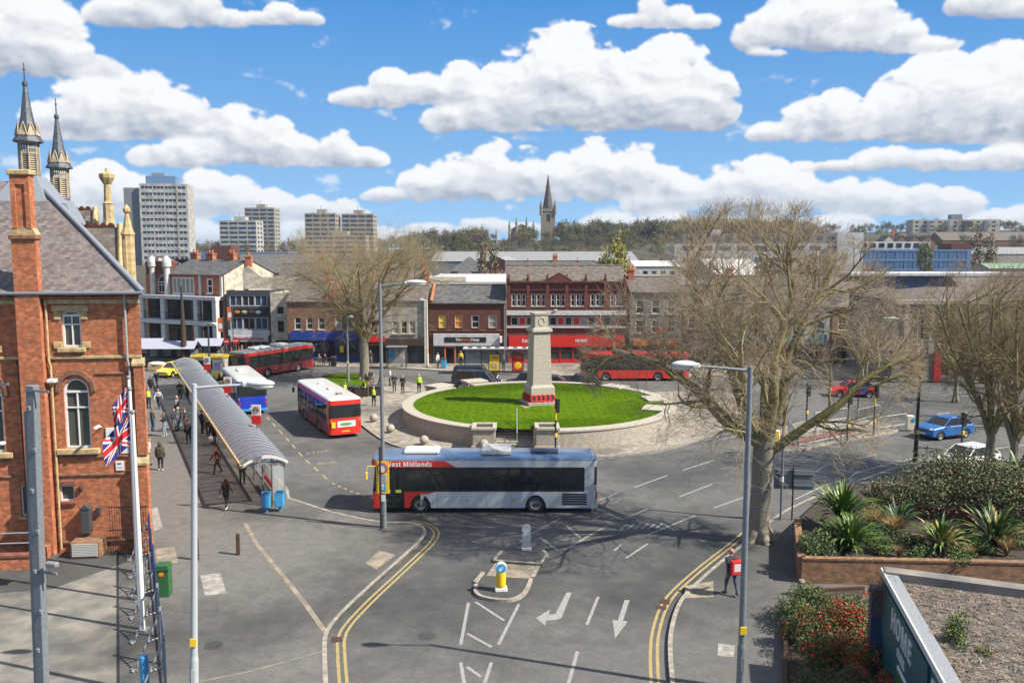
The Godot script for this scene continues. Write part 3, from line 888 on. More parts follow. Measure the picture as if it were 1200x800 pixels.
# ---------------------------------------------------------------- war memorial, lawn and ring wall
func build_memorial():
	var c := v3(2.2, 0.12, -69.2)
	var R := 11.1
	var ring := thing("memorial_wall", "curved pale stone retaining wall round the memorial lawn", "wall", c)
	# openings by bearing from the centre (0 = towards the camera, positive to the right), half angle
	var gaps := [[-0.19, 0.135], [2.52, 0.1], [-2.45, 0.1], [1.75, 0.1]]
	var face := mb()
	var cope := mb()
	var at := func(r: float, a: float, y: float): return v3(sin(a) * r, y, cos(a) * r)
	var n := 96
	var stones := []
	for i in n:
		var a0 := TAU * i / n
		var a1 := TAU * (i + 1) / n
		var mid := wrapf((a0 + a1) * 0.5, -PI, PI)
		var open := false
		for g in gaps:
			if absf(angle_difference(mid, g[0])) < g[1]:
				open = true
		if open:
			continue
		for rr in [[R, 1.0], [R - 0.75, -1.0]]:
			var p0: Vector3 = at.call(rr[0], a0, -0.02)
			var p1: Vector3 = at.call(rr[0], a1, -0.02)
			var up := v3(0, 1.17, 0)
			if rr[1] > 0:
				face.quad(p0, p1, p1 + up, p0 + up)
			else:
				face.quad(p1, p0, p0 + up, p1 + up)
		stones.append([a0, a1])
	part(ring, "stone_face", face, "stone_wall")
	for s in stones:
		var b := mb()
		var a0: float = s[0] + 0.0006
		var a1: float = s[1] - 0.0006
		var ro := R + 0.07
		var ri := R - 0.82
		var y0 := 1.15
		var y1 := 1.28
		b.quad(at.call(ro, a0, y1 - 0.02), at.call(ro, a1, y1 - 0.02), at.call(ri, a1, y1), at.call(ri, a0, y1))
		b.quad(at.call(ro, a0, y0), at.call(ro, a1, y0), at.call(ro, a1, y1 - 0.02), at.call(ro, a0, y1 - 0.02))
		b.quad(at.call(ri, a1, y0), at.call(ri, a0, y0), at.call(ri, a0, y1), at.call(ri, a1, y1))
		b.quad(at.call(ri, a0, y0), at.call(ri, a1, y0), at.call(ro, a1, y0), at.call(ro, a0, y0))
		b.quad(at.call(ri, a0, y0), at.call(ro, a0, y0), at.call(ro, a0, y1 - 0.02), at.call(ri, a0, y1))
		b.quad(at.call(ro, a1, y0), at.call(ri, a1, y0), at.call(ri, a1, y1), at.call(ro, a1, y1 - 0.02))
		part(ring, "coping_stone", b, "stone_pale")
	# lawn: a low mound with an uneven surface
	var l := mb()
	var nz := FastNoiseLite.new()
	nz.seed = 3
	nz.frequency = 0.35
	var rings := 26
	for i in rings + 1:
		for j in 72:
			var r := (R - 0.8) * i / rings
			var a := TAU * j / 72
			var p: Vector3 = at.call(r, a, 1.2 + 0.16 * (1.0 - pow(float(i) / rings, 2.0)))
			p.y += nz.get_noise_2d(p.x, p.z) * 0.04
			l.vert(c + p, v3(nz.get_noise_2d(p.x + 9, p.z) * 0.12, 1, nz.get_noise_2d(p.x, p.z + 9) * 0.12).normalized())
	for i in rings:
		for j in 72:
			var a := i * 72 + j
			var b := i * 72 + (j + 1) % 72
			l.idx.append_array([a, b, a + 72, b, b + 72, a + 72])
	setting("lawn", l, "lawn")
	# grass blades along the lawn, too many to count
	var gb := mb().tint(Color.WHITE)
	for i in 14000:
		var r := (R - 0.85) * sqrt(rng.randf())
		var a := rng.randf() * TAU
		var p: Vector3 = c + at.call(r, a, 1.2 + 0.14 * (1.0 - pow(r / R, 2.0)))
		var k := rng.randf_range(0.85, 1.12)
		gb.col = Color(0.085 * k, 0.165 * k, 0.006)
		var s := v3(rng.randf_range(-0.03, 0.03), 0, rng.randf_range(-0.03, 0.03))
		gb.tri(p - s, p + s, p + v3(rng.randf_range(-0.05, 0.05), rng.randf_range(0.03, 0.06), rng.randf_range(-0.05, 0.05)))
	var go := part(self, "grass", gb, "turf_blade")
	go.set_meta("kind", "stuff")
	go.set_meta("label", "bright green grass blades on the memorial mound")

	# front steps with two pedestals and a handrail
	var st := thing("memorial_steps", "stone steps up to the memorial lawn between two pedestals", "steps", v3(0.25, 0.12, -58.75))
	for i in 8:
		part(st, "step", mb().cbox(v3(0, 0.15 * (i + 0.5), -0.31 * i - 0.6), v3(2.75, 0.15 * (i + 1) if i == 0 else 0.15, 1.3), 0.012), "stone_wall")
	part(st, "landing", mb().box(v3(0, 0.55, -2.9), v3(2.75, 1.1, 1.4)), "stone_grey")
	var hr := thing("handrail", "thin metal handrail up the middle of the memorial steps", "handrail", v3(0.35, 0.12, -58.6))
	for i in 4:
		part(hr, "post", mb().rod(v3(0, 0.38 * i + 0.1, -0.85 * i), v3(0, 0.38 * i + 1.05, -0.85 * i), 0.028), "galvanised")
	part(hr, "rail", mb().tube([v3(0, 1.0, 0.12), v3(0, 1.07, 0), v3(0, 1.42, -0.85), v3(0, 1.8, -1.7), v3(0, 2.2, -2.55), v3(0, 2.2, -2.9)], [0.035, 0.035, 0.035, 0.035, 0.035, 0.035]), "galvanised")
	part(hr, "rail", mb().tube([v3(0, 0.6, 0), v3(0, 0.98, -0.85), v3(0, 1.36, -1.7), v3(0, 1.74, -2.55)], [0.025, 0.025, 0.025, 0.025]), "galvanised")
	for p in [[v3(-1.95, 0.12, -58.9), "pale stone pedestal left of the memorial steps"], [v3(2.45, 0.12, -58.9), "pale stone pedestal right of the memorial steps"]]:
		var o := thing("stone_pedestal", p[1], "pedestal", p[0], 0.0, "pedestals beside the memorial steps")
		part(o, "foot", mb().cbox(v3(0, 0.1, 0), v3(1.75, 0.2, 1.9), 0.02), "stone_pale")
		part(o, "shaft", mb().cbox(v3(0, 0.76, 0), v3(1.55, 1.12, 1.7), 0.02), "stone_wall")
		var cp := mb()
		for s in [-1, 1]:
			cp.cbox(v3(s * 0.72, 1.41, 0), v3(0.3, 0.18, 1.95), 0.02)
			cp.cbox(v3(0, 1.41, s * 0.82), v3(1.14, 0.18, 0.3), 0.02)
		part(o, "coping", cp, "stone_pale")
		part(o, "planting_soil", mb().box(v3(0, 1.36, 0), v3(1.14, 0.06, 1.34)), "soil")
	for p in [[-3.6, -80.2, "low stone block at the back left of the memorial ring"], [-6.7, -77.4, "low stone block on the left rear edge of the memorial ring"], [11.9, -70.6, "low stone block at the right entrance of the memorial ring"], [11.2, -66.3, "low stone block at the front of the right memorial entrance"], [9.4, -77.0, "low stone block at the back right of the memorial ring"]]:
		var o := thing("stone_block", p[2], "stone block", v3(p[0], 0.12, p[1]), atan2(p[0] - 2.2, p[1] + 69.2), "low blocks at the memorial entrances")
		part(o, "block", mb().cbox(v3(0, 0.6, 0), v3(2.0, 1.2, 1.5), 0.03), "stone_wall")
		part(o, "cap", mb().cbox(v3(0, 1.29, 0), v3(2.2, 0.17, 1.7), 0.03), "stone_pale")

	# the cenotaph
	var o := thing("cenotaph", "tall tapering pale stone war memorial on the round lawn", "monument", v3(2.2, 1.3, -68.4), deg_to_rad(17))
	o.scale = v3(0.8, 1, 0.8)
	var sq := func(w0: float, w1: float, y0: float, y1: float, e := 0.025):
		var b := mb()
		var prof := [[w0 * 0.5, y0], [w1 * 0.5, y1]]
		var cr := func(w: float, y: float): return [v3(w, y, w - e), v3(w - e, y, w), v3(-w + e, y, w), v3(-w, y, w - e), v3(-w, y, -w + e), v3(-w + e, y, -w), v3(w - e, y, -w), v3(w, y, -w + e)]
		var p0: Array = cr.call(prof[0][0], y0)
		var p1: Array = cr.call(prof[1][0], y1)
		for i in 8:
			var j := (i + 1) % 8
			b.oquad(p0[i], p0[j], p1[j], p1[i], v3(0, (y0 + y1) * 0.5, 0))
		for i in range(1, 7):
			b.otri(p1[0], p1[i], p1[i + 1], v3(0, y0 - 1, 0))
			b.otri(p0[0], p0[i], p0[i + 1], v3(0, y1 + 1, 0))
		return b
	part(o, "lower_step", sq.call(4.4, 4.4, -0.1, 0.16), "stone_wall")
	part(o, "upper_step", sq.call(3.3, 3.3, 0.16, 0.4), "stone_wall")
	part(o, "plinth", sq.call(2.55, 2.5, 0.4, 1.55), "stone_pale")
	part(o, "plinth_moulding", sq.call(2.5, 2.12, 1.55, 1.75), "stone_pale")
	var y := 1.75
	for i in 7:
		var w0 := lerpf(2.0, 1.72, i / 7.0)
		var w1 := lerpf(2.0, 1.72, (i + 1) / 7.0)
		part(o, "shaft_block", sq.call(w0, w1, y, y + 0.585, 0.02), "stone_pale")
		y += 0.592
	part(o, "cornice", sq.call(1.75, 2.1, y, y + 0.14), "stone_pale")
	part(o, "cornice", sq.call(2.12, 2.05, y + 0.14, y + 0.32), "stone_pale")
	part(o, "cornice", sq.call(2.05, 1.5, y + 0.32, y + 0.48), "stone_wall")
	part(o, "top_block", sq.call(1.42, 1.36, y + 0.48, y + 1.45), "stone_pale")
	part(o, "top_cornice", sq.call(1.5, 1.56, y + 1.45, y + 1.62), "stone_pale")
	# carved wreath on two faces of the top block
	for s in 2:
		var wr := mb()
		var pts := []
		var rad := []
		for i in 17:
			pts.append(v3(sin(TAU * i / 16.0) * 0.3, y + 0.95 + cos(TAU * i / 16.0) * 0.3, 0.7))
			rad.append(0.06)
		wr.tube(pts, rad, 6, false)
		var w := part(o, "carved_wreath", wr, "stone_pale")
		w.rotation.y = -PI / 2 * s
	# poppy wreaths leaning on the plinth
	var spots := [[-0.95, 0], [-0.5, 0], [-0.05, 0], [0.4, 0], [0.85, 0], [-0.85, 1], [-0.3, 1], [0.3, 1], [0.85, 1]]
	var order := ["first", "second", "third", "fourth", "fifth"]
	for i in spots.size():
		var s: Array = spots[i]
		var b := Basis(Vector3.UP, deg_to_rad(17) - (PI / 2 if s[1] else 0.0))
		var where := v3(2.2, 1.7, -68.4) + b * v3(s[0] * 0.85, 0.32, 1.16)
		var label := "red poppy wreath on the cenotaph's front, %s from the left" % order[i] if s[1] == 0 else "red poppy wreath on the cenotaph's shaded side, %s along" % order[i - 5]
		var w := thing("poppy_wreath", label, "wreath", where, deg_to_rad(17) - (PI / 2 if s[1] else 0.0), "poppy wreaths at the cenotaph")
		var fl := mb().tint(Color(0.55, 0.01, 0.015))
		var k := 16
		for j in k:
			var a := TAU * j / k
			fl.col = Color(0.6, 0.012, 0.015) * rng.randf_range(0.7, 1.15)
			fl.ball(v3(cos(a) * 0.23, sin(a) * 0.23, -0.08 - sin(a) * 0.06), v3(0.075, 0.075, 0.05), 6, 4)
		part(w, "poppies", fl, "cloth")
		part(w, "card", mb().cbox(v3(0, 0, -0.12), v3(0.2, 0.2, 0.02), 0.004), "paint_dark_grey")
	# stone ball bollards along the kerb
	var bb := [[v3(-11.06, 0.12, -67.17), "stone ball bollard nearest the red double-yellow bus rear"], [v3(-9.17, 0.12, -63.21), "stone ball bollard just right of the central lamp post"], [v3(-6.23, 0.12, -59.29), "stone ball bollard left of the memorial steps by the kerb"], [v3(-1.95, 0.12, -58), "stone ball bollard in front of the memorial steps pedestal"], [v3(-5.19, 0.12, -56.52), "stone ball bollard half hidden by the silver bus roof"]]
	var first: Node3D = null
	for q in bb:
		if first == null:
			first = thing("ball_bollard", "stone ball bollard on the kerb nearest the red bus rear", "bollard", q[0], 0, "stone balls round the memorial kerb")
			part(first, "ball", mb().ball(v3(0, 0.34, 0), v3(0.33, 0.33, 0.33), 18, 12), "stone_wall")
			part(first, "foot", mb().lathe([v2(0.2, 0), v2(0.17, 0.05)], 14), "stone_wall")
		else:
			copy_of(first, q[1], q[0])

# ---------------------------------------------------------------- red brick hall on the left
# one window: frame with bars, glass behind it, optional sill; x, y is the lower left corner in the wall's plane
func window(parent: Node, x: float, y: float, w: float, h: float, z := 0.0, frame = "paint_white", glass = "glass_dark", cols := 1, rows := 2, sill = null, fw := 0.07, nm := "window") -> MeshInstance3D:
	var f := mb()
	var dz := z - 0.1
	f.box(v3(x + fw / 2, y + h / 2, dz), v3(fw, h, 0.07))
	f.box(v3(x + w - fw / 2, y + h / 2, dz), v3(fw, h, 0.07))
	f.box(v3(x + w / 2, y + fw / 2, dz), v3(w - 2 * fw, fw, 0.07))
	f.box(v3(x + w / 2, y + h - fw / 2, dz), v3(w - 2 * fw, fw, 0.07))
	for i in range(1, cols):
		f.box(v3(x + w * i / cols, y + h / 2, dz - 0.005), v3(fw * 0.8, h - 2 * fw, 0.05))
	for i in range(1, rows):
		f.box(v3(x + w / 2, y + h * i / rows, dz), v3(w - 2 * fw, fw * 0.7, 0.055))
	var o := part(parent, nm, f, frame)
	part(o, "pane", mb().box(v3(x + w / 2, y + h / 2, dz - 0.045), v3(w - 0.02, h - 0.02, 0.02)), glass)
	if sill != null:
		part(o, "sill", mb().cbox(v3(x + w / 2, y - 0.06, z + 0.03), v3(w + 0.2, 0.12, 0.22), 0.015), sill)
	return o

func arch_points(x: float, y: float, w: float, rise: float, n := 10) -> Array:
	var out := []
	for i in n + 1:
		var a := PI - PI * i / n
		out.append(v2(x + w / 2 + cos(a) * w / 2, y + sin(a) * rise))
	return out

# window with a round head in a rectangular opening; also fills the wall above the arch
func arched_window(parent: Node, x: float, y: float, w: float, h: float, rise: float, wallmat, frame = "paint_white", glass = "glass_dark", cols := 2, rows := 3, deep := 0.22) -> MeshInstance3D:
	var spring := y + h - rise
	var arc := arch_points(x, spring, w, rise)
	var sp := mb()
	var mid := arc.size() / 2
	var l := [v2(x, y + h)]
	for i in mid + 1:
		l.append(arc[i])
	var r := [v2(x + w, y + h)]
	for i in range(arc.size() - 1, mid - 1, -1):
		r.append(arc[i])
	sp.prism(l, -deep, 0.0)
	sp.prism(r, -deep, 0.0)
	part(parent, "arch_spandrel", sp, wallmat)
	var f := mb()
	var fw := 0.09
	var dz := -0.13
	f.box(v3(x + fw / 2, (y + spring) / 2, dz), v3(fw, spring - y, 0.08))
	f.box(v3(x + w - fw / 2, (y + spring) / 2, dz), v3(fw, spring - y, 0.08))
	f.box(v3(x + w / 2, y + fw / 2, dz), v3(w - 2 * fw, fw, 0.08))
	for i in arc.size() - 1:
		var c := v2(x + w / 2, spring)
		var a: Vector2 = arc[i]
		var b: Vector2 = arc[i + 1]
		f.prism([a, b, b.lerp(c, fw * 2 / w), a.lerp(c, fw * 2 / w)], dz - 0.04, dz + 0.04)
	for i in range(1, cols):
		f.box(v3(x + w * i / cols, (y + spring) / 2, dz - 0.005), v3(0.06, spring - y - fw, 0.05))
	f.box(v3(x + w / 2, spring, dz), v3(w - 2 * fw, 0.1, 0.07))
	for i in range(1, rows):
		if i == rows - 1:
			f.box(v3(x + w / 2, y + (spring - y) * 0.72, dz), v3(w - 2 * fw, 0.06, 0.06))
	var o := part(parent, "window", f, frame)
	var gl := [v2(x + 0.01, y + 0.01)]
	gl.append_array(arc)
	gl.append(v2(x + w - 0.01, y + 0.01))
	part(o, "pane", mb().prism(gl, dz - 0.07, dz - 0.05), glass)
	return o

func build_left_hall():
	var W := 14.0
	var hall := thing("brick_hall", "orange red brick Victorian hall with slate roof and louvred turrets", "building", v3(-29.45, 0.12, -36.86), deg_to_rad(6))
	hall.scale.x = 0.915
	var E := 12.0
	# lower left corner and size of each opening
	var big := [[10.2, 4.85, 1.2, 3.2], [6.15, 4.75, 1.2, 3.2]]
	var upper := [[10.3, 9.45, 0.9, 1.62]]
	var small := [[9.75, 2.4, 0.7, 0.75], [7.9, 1.75, 0.42, 1.45], [5.4, 2.2, 0.7, 0.9]]
	var holes := []
	for a in [big, upper, small]:
		holes.append_array(a)
	holes.append([6.2, 9.3, 0.9, 1.7])
	var w := mb()
	w.wall(W, E, holes, 0.22)
	# side along the pavement, back and left walls
	var P := [v3(W, 0, 0), v3(7.35, 0, -12.9), v3(0, 0, -12.9), v3(0, 0, 0)]
	for i in 3:
		var up := v3(0, E, 0)
		w.quad(P[i], P[i + 1], P[i + 1] + up, P[i] + up)
	part(hall, "wall", w, "brick_orange")
	for o in big:
		var aw := arched_window(hall, o[0], o[1], o[2], o[3], 0.62, "brick_orange", "paint_white", "glass_hall")
		# brick hood over the arch
		var hood := mb()
		var a0 := arch_points(o[0] - 0.16, o[1] + 2.58, o[2] + 0.32, 0.8, 14)
		var a1 := arch_points(o[0] - 0.34, o[1] + 2.58, o[2] + 0.68, 1.0, 14)
		for i in 14:
			hood.prism([a0[i], a0[i + 1], a1[i + 1], a1[i]], 0.003, 0.09)
		part(aw, "hood_mould", hood, "brick_brown")
		part(aw, "sill", mb().cbox(v3(o[0] + o[2] / 2, o[1] - 0.13, 0.05), v3(2.0, 0.26, 0.3), 0.03), "stone_gold")
	for o in [upper[0], [6.2, 9.3, 0.9, 1.7]]:
		var aw := arched_window(hall, o[0], o[1], o[2], o[3], 0.2, "stone_gold", "paint_white", "glass_hall", 2, 3)
		part(aw, "head", mb().cbox(v3(o[0] + o[2] / 2, o[1] + o[3] + 0.13, 0.03), v3(1.7, 0.26, 0.1), 0.02), "stone_gold")
		for s in [-1, 1]:
			part(aw, "quoin", mb().cbox(v3(o[0] + o[2] / 2 + s * 0.62, o[1] + o[3] - 0.2, 0.02), v3(0.32, 0.36, 0.08), 0.02), "stone_gold")
			part(aw, "quoin", mb().cbox(v3(o[0] + o[2] / 2 + s * 0.66, o[1] + 0.1, 0.02), v3(0.4, 0.3, 0.08), 0.02), "stone_gold")
		part(aw, "sill", mb().cbox(v3(o[0] + o[2] / 2, o[1] - 0.11, 0.06), v3(1.3, 0.2, 0.26), 0.03), "stone_gold")
	for i in 3:
		var o: Array = small[i]
		window(hall, o[0], o[1], o[2], o[3], -0.03, "paint_white", "glass_hall", 1, 1, "stone_gold" if i == 1 else "tactile_red")
		if i == 0:
			part(hall, "window_arch", mb().cbox(v3(o[0] + o[2] / 2, o[1] + 0.86, 0.02), v3(0.9, 0.18, 0.06), 0.01), "tactile_red")
	# string courses
	for b in [[11.5, 0.2, "stone_gold", 0.1], [11.68, 0.1, "brick_orange", 0.16], [9.0, 0.14, "stone_gold", 0.08], [8.25, 0.08, "brick_brown", 0.06], [4.45, 0.09, "brick_brown", 0.07], [3.62, 0.1, "brick_brown", 0.07], [0.5, 0.12, "brick_brown", 0.1]]:
		for seg in [[0.0, 5.9], [7.5, 8.4], [9.54, 10.0], [10.0, W]] if b[0] == 8.25 else [[0.0, 8.4], [9.54, W]]:
			var x0: float = seg[0]
			var x1: float = seg[1]
			if b[0] == 8.25 and x0 == 10.0:
				x0 = 11.75
			elif b[0] == 8.25 and x1 == 10.0:
				x1 = 9.85
			part(hall, "string_course", mb().cbox(v3((x0 + x1) / 2, b[0], b[3] / 2), v3(x1 - x0, b[1], b[3]), 0.02), b[2])
	# corner buttress with stone weatherings
	part(hall, "corner_buttress", mb().span(v3(W - 0.42, 0, 0.01), v3(W + 0.12, 4.1, 0.4)), "brick_orange")
	part(hall, "corner_buttress", mb().span(v3(W - 0.36, 4.5, 0.01), v3(W + 0.1, 8.6, 0.2)), "brick_orange")
	for q in [[4.1, 0.4, 0.4], [8.6, 0.2, 0.35]]:
		part(hall, "weathering", mb().prism([v2(0, 0), v2(q[1] + 0.05, 0), v2(q[1] + 0.05, 0.1), v2(0.03, q[2])], 0, 0.58, Transform3D(Basis(v3(0, 0, 1), v3(0, 1, 0), v3(-1, 0, 0)), v3(W + 0.14, q[0], 0.0))), "stone_gold")
	# chimney breast and stack
	part(hall, "chimney_breast", mb().span(v3(8.42, 0, 0.0), v3(9.52, 14.25, 0.42)), "brick_orange")
	part(hall, "chimney_shoulder", mb().cbox(v3(8.97, 14.33, 0.2), v3(1.26, 0.22, 0.62), 0.04), "brick_brown")
	part(hall, "chimney_weathering", mb().prism([v2(0, 0), v2(1.2, 0), v2(1.05, 0.28), v2(0.15, 0.28)], 0, 0.5, T(v3(8.37, 14.44, -0.05))), "stone_gold")
	var stack := mb().span(v3(8.54, 14.7, -0.02), v3(9.4, 17.0, 0.4))
	for s in [0.0, 0.64]:
		stack.span(v3(8.54 + s, 14.7, 0.4), v3(8.76 + s, 17.0, 0.47))
	stack.span(v3(8.76, 16.6, 0.4), v3(9.18, 17.0, 0.47))
	part(hall, "chimney_stack", stack, "brick_orange")
	part(hall, "chimney_cap", mb().cbox(v3(8.97, 17.1, 0.2), v3(1.06, 0.25, 0.7), 0.05), "stone_gold")
	# roof: hipped, slate, with lead hips
	var fl := v3(-0.3, E - 0.12, 0.35)
	var fr := v3(W + 0.3, E - 0.12, 0.35)
	var br := v3(7.5, E - 0.12, -13.2)
	var bl := v3(-0.3, E - 0.12, -13.2)
	var rr := v3(6.55, 17.2, -6.4)
	var rl := v3(-0.3, 17.2, -6.4)
	var rf := mb()
	rf.quad(fl, fr, rr, rl)
	rf.tri(fr, br, rr)
	rf.quad(br, bl, rl, rr)
	rf.tri(bl, fl, rl)
	part(hall, "roof", rf, "slate")
	part(hall, "hip_flashing", mb().tube([fr + v3(0, 0.05, 0), fr.lerp(rr, 0.5) + v3(0, 0.08, 0), rr + v3(0, 0.06, 0)], [0.14, 0.13, 0.15], 6), "lead")
	part(hall, "hip_flashing", mb().tube([br, rr], [0.12, 0.12], 6), "lead")
	part(hall, "gutter", mb().tube([fl + v3(0, 0.0, 0.06), fr + v3(0, 0, 0.06)], [0.09, 0.09], 6), "steel_grey")
	# lead platform carrying the nearer turret
	part(hall, "ridge_platform", mb().lathe([v2(1.9, 0), v2(0.95, 1.15), v2(0.8, 1.3)], 4, Vector3.ZERO, false, Transform3D(Basis(Vector3.UP, PI / 4), v3(6.3, 16.15, -6.4))), "lead")
	turret(hall, v3(6.3, 17.3, -6.4), 0.88)
	turret(hall, v3(3.7, 16.7, -16.0), 0.95)
	part(hall, "turret_base", mb().lathe([v2(2.6, -3.2), v2(1.2, -0.7), v2(0.75, 0.05)], 4, Vector3.ZERO, false, Transform3D(Basis(Vector3.UP, PI / 4), v3(3.7, 16.7, -16.0))), "lead")
	# downpipes
	for q in [[13.35, "galvanised", 0.3, 12.0], [9.68, "stone_gold", 0.2, 11.6], [8.2, "wood_brown", 0.2, 8.8]]:
		part(hall, "downpipe", mb().tube([v3(q[0], q[3], 0.14), v3(q[0], 8.9, 0.14), v3(q[0] + 0.06, 8.6, 0.12), v3(q[0] + 0.06, q[2], 0.12)], [0.06, 0.06, 0.06, 0.06], 8), q[1])
	# fittings on the wall
	for q in [[11.9, 5.9, 0.5, v3(0.12, 0.12, 0.55)], [9.85, 8.0, 0.3, v3(0.4, 0.16, 0.3)], [7.3, 5.2, 0.2, v3(0.25, 0.12, 0.3)]]:
		var b := part(hall, "wall_camera", mb().cbox(v3(q[0], q[1], q[2]), q[3], 0.02).rod(v3(q[0], q[1] - 0.1, 0), v3(q[0], q[1], q[2]), 0.025), "paint_white")
	part(hall, "meter_box", mb().cbox(v3(11.05, 1.55, 0.2), v3(0.42, 1.15, 0.38), 0.02).prism([v2(-0.25, 0), v2(0.25, 0), v2(0, 0.22)], 0.0, 0.42, T(v3(11.05, 2.12, 0))), "paint_dark_grey")
	part(hall, "meter_box", mb().cbox(v3(11.62, 1.95, 0.08), v3(0.16, 0.36, 0.14), 0.02), "paint_dark_grey")
	part(hall, "vent_housing", mb().cbox(v3(11.2, 0.4, 0.5), v3(1.4, 0.75, 0.9), 0.03), "brick_planter")
	for i in 8:
		part(hall, "vent_slat", mb().box(v3(11.2, 0.15 + i * 0.075, 0.965), v3(1.2, 0.045, 0.03)), "lamp_head")
	part(hall, "alarm_bell", mb().ball(v3(10.8, 3.0, 0.08), v3(0.13, 0.16, 0.1), 10, 6), "wood_brown")
	# rear wings seen over the hall
	rear_wing(v3(-34.0, 0.12, -46.4), 12.9, 7.4, 12.1, 14.95, "slate_brown", false)
	rear_wing(v3(-44.0, 0.12, -56.5), 16.6, 8.0, 13.5, 16.4, "slate_brown", true)
	# notice boards fixed to the hall
	var s := thing("wall_notice", "white notice board with a blue globe logo on the brick hall", "sign", v3(-30.63, 0.12, -36.74) + Basis(Vector3.UP, deg_to_rad(6)) * v3(12.76, 4.55, 0.04), deg_to_rad(6))
	part(s, "board", mb().cbox(v3(0, 0.62, 0), v3(0.98, 1.2, 0.04), 0.008), "paint_white")
	part(s, "globe_logo", mb().tube([v3(-0.22, 1.0, 0.025), v3(-0.05, 1.12, 0.025), v3(0.15, 1.08, 0.025), v3(0.2, 0.95, 0.025), v3(0.05, 0.86, 0.025), v3(-0.15, 0.88, 0.025)], [0.05, 0.07, 0.06, 0.06, 0.06, 0.05], 6), "paint_cyan")
	lettering(s, "GLO", 0.16, "paint_cyan", v3(-0.12, 0.7, 0.025), Vector3.ZERO, false, 0.01)
	part(s, "blue_band", mb().box(v3(-0.06, 0.43, 0.022), v3(0.8, 0.2, 0.006)), "paint_cyan")
	part(s, "text_line", mb().box(v3(-0.04, 0.21, 0.022), v3(0.66, 0.05, 0.006)), "paint_grey")
	var s2 := thing("wall_notice", "small white camera warning plate below the globe notice board", "sign", v3(-30.63, 0.12, -36.74) + Basis(Vector3.UP, deg_to_rad(6)) * v3(12.81, 3.8, 0.04), deg_to_rad(6))
	part(s2, "plate", mb().cbox(v3(0, 0.2, 0), v3(0.36, 0.44, 0.03), 0.006), "paint_white")
	part(s2, "camera_symbol", mb().box(v3(-0.02, 0.3, 0.018), v3(0.16, 0.06, 0.008)), "paint_black")
	part(s2, "text_line", mb().box(v3(0, 0.12, 0.018), v3(0.24, 0.03, 0.008)), "paint_grey")
	# low forecourt wall with rails at the hall's foot
	var gw := thing("forecourt_wall", "low brick wall with red coping and metal rails at the hall", "wall", v3(-30.6, 0.12, -35.0), deg_to_rad(6))
	part(gw, "brickwork", mb().span(v3(0, 0, 0), v3(9.9, 0.55, 0.3)).span(v3(9.6, 0, -1.5), v3(9.9, 0.55, -0.003)), "brick_orange")
	for i in 9:
		part(gw, "coping", mb().cbox(v3(0.55 + i * 1.1, 0.62, 0.15), v3(1.09, 0.14, 0.4), 0.02), "tactile_red")
	for i in 5:
		part(gw, "rail_post", mb().rod(v3(1.3 + i * 2.1, 0.69, 0.15), v3(1.3 + i * 2.1, 1.6, 0.15), 0.03), "galvanised")
	for hh in [1.15, 1.6]:
		part(gw, "rail", mb().rod(v3(0.2, hh, 0.15), v3(9.8, hh, 0.15), 0.03), "galvanised")

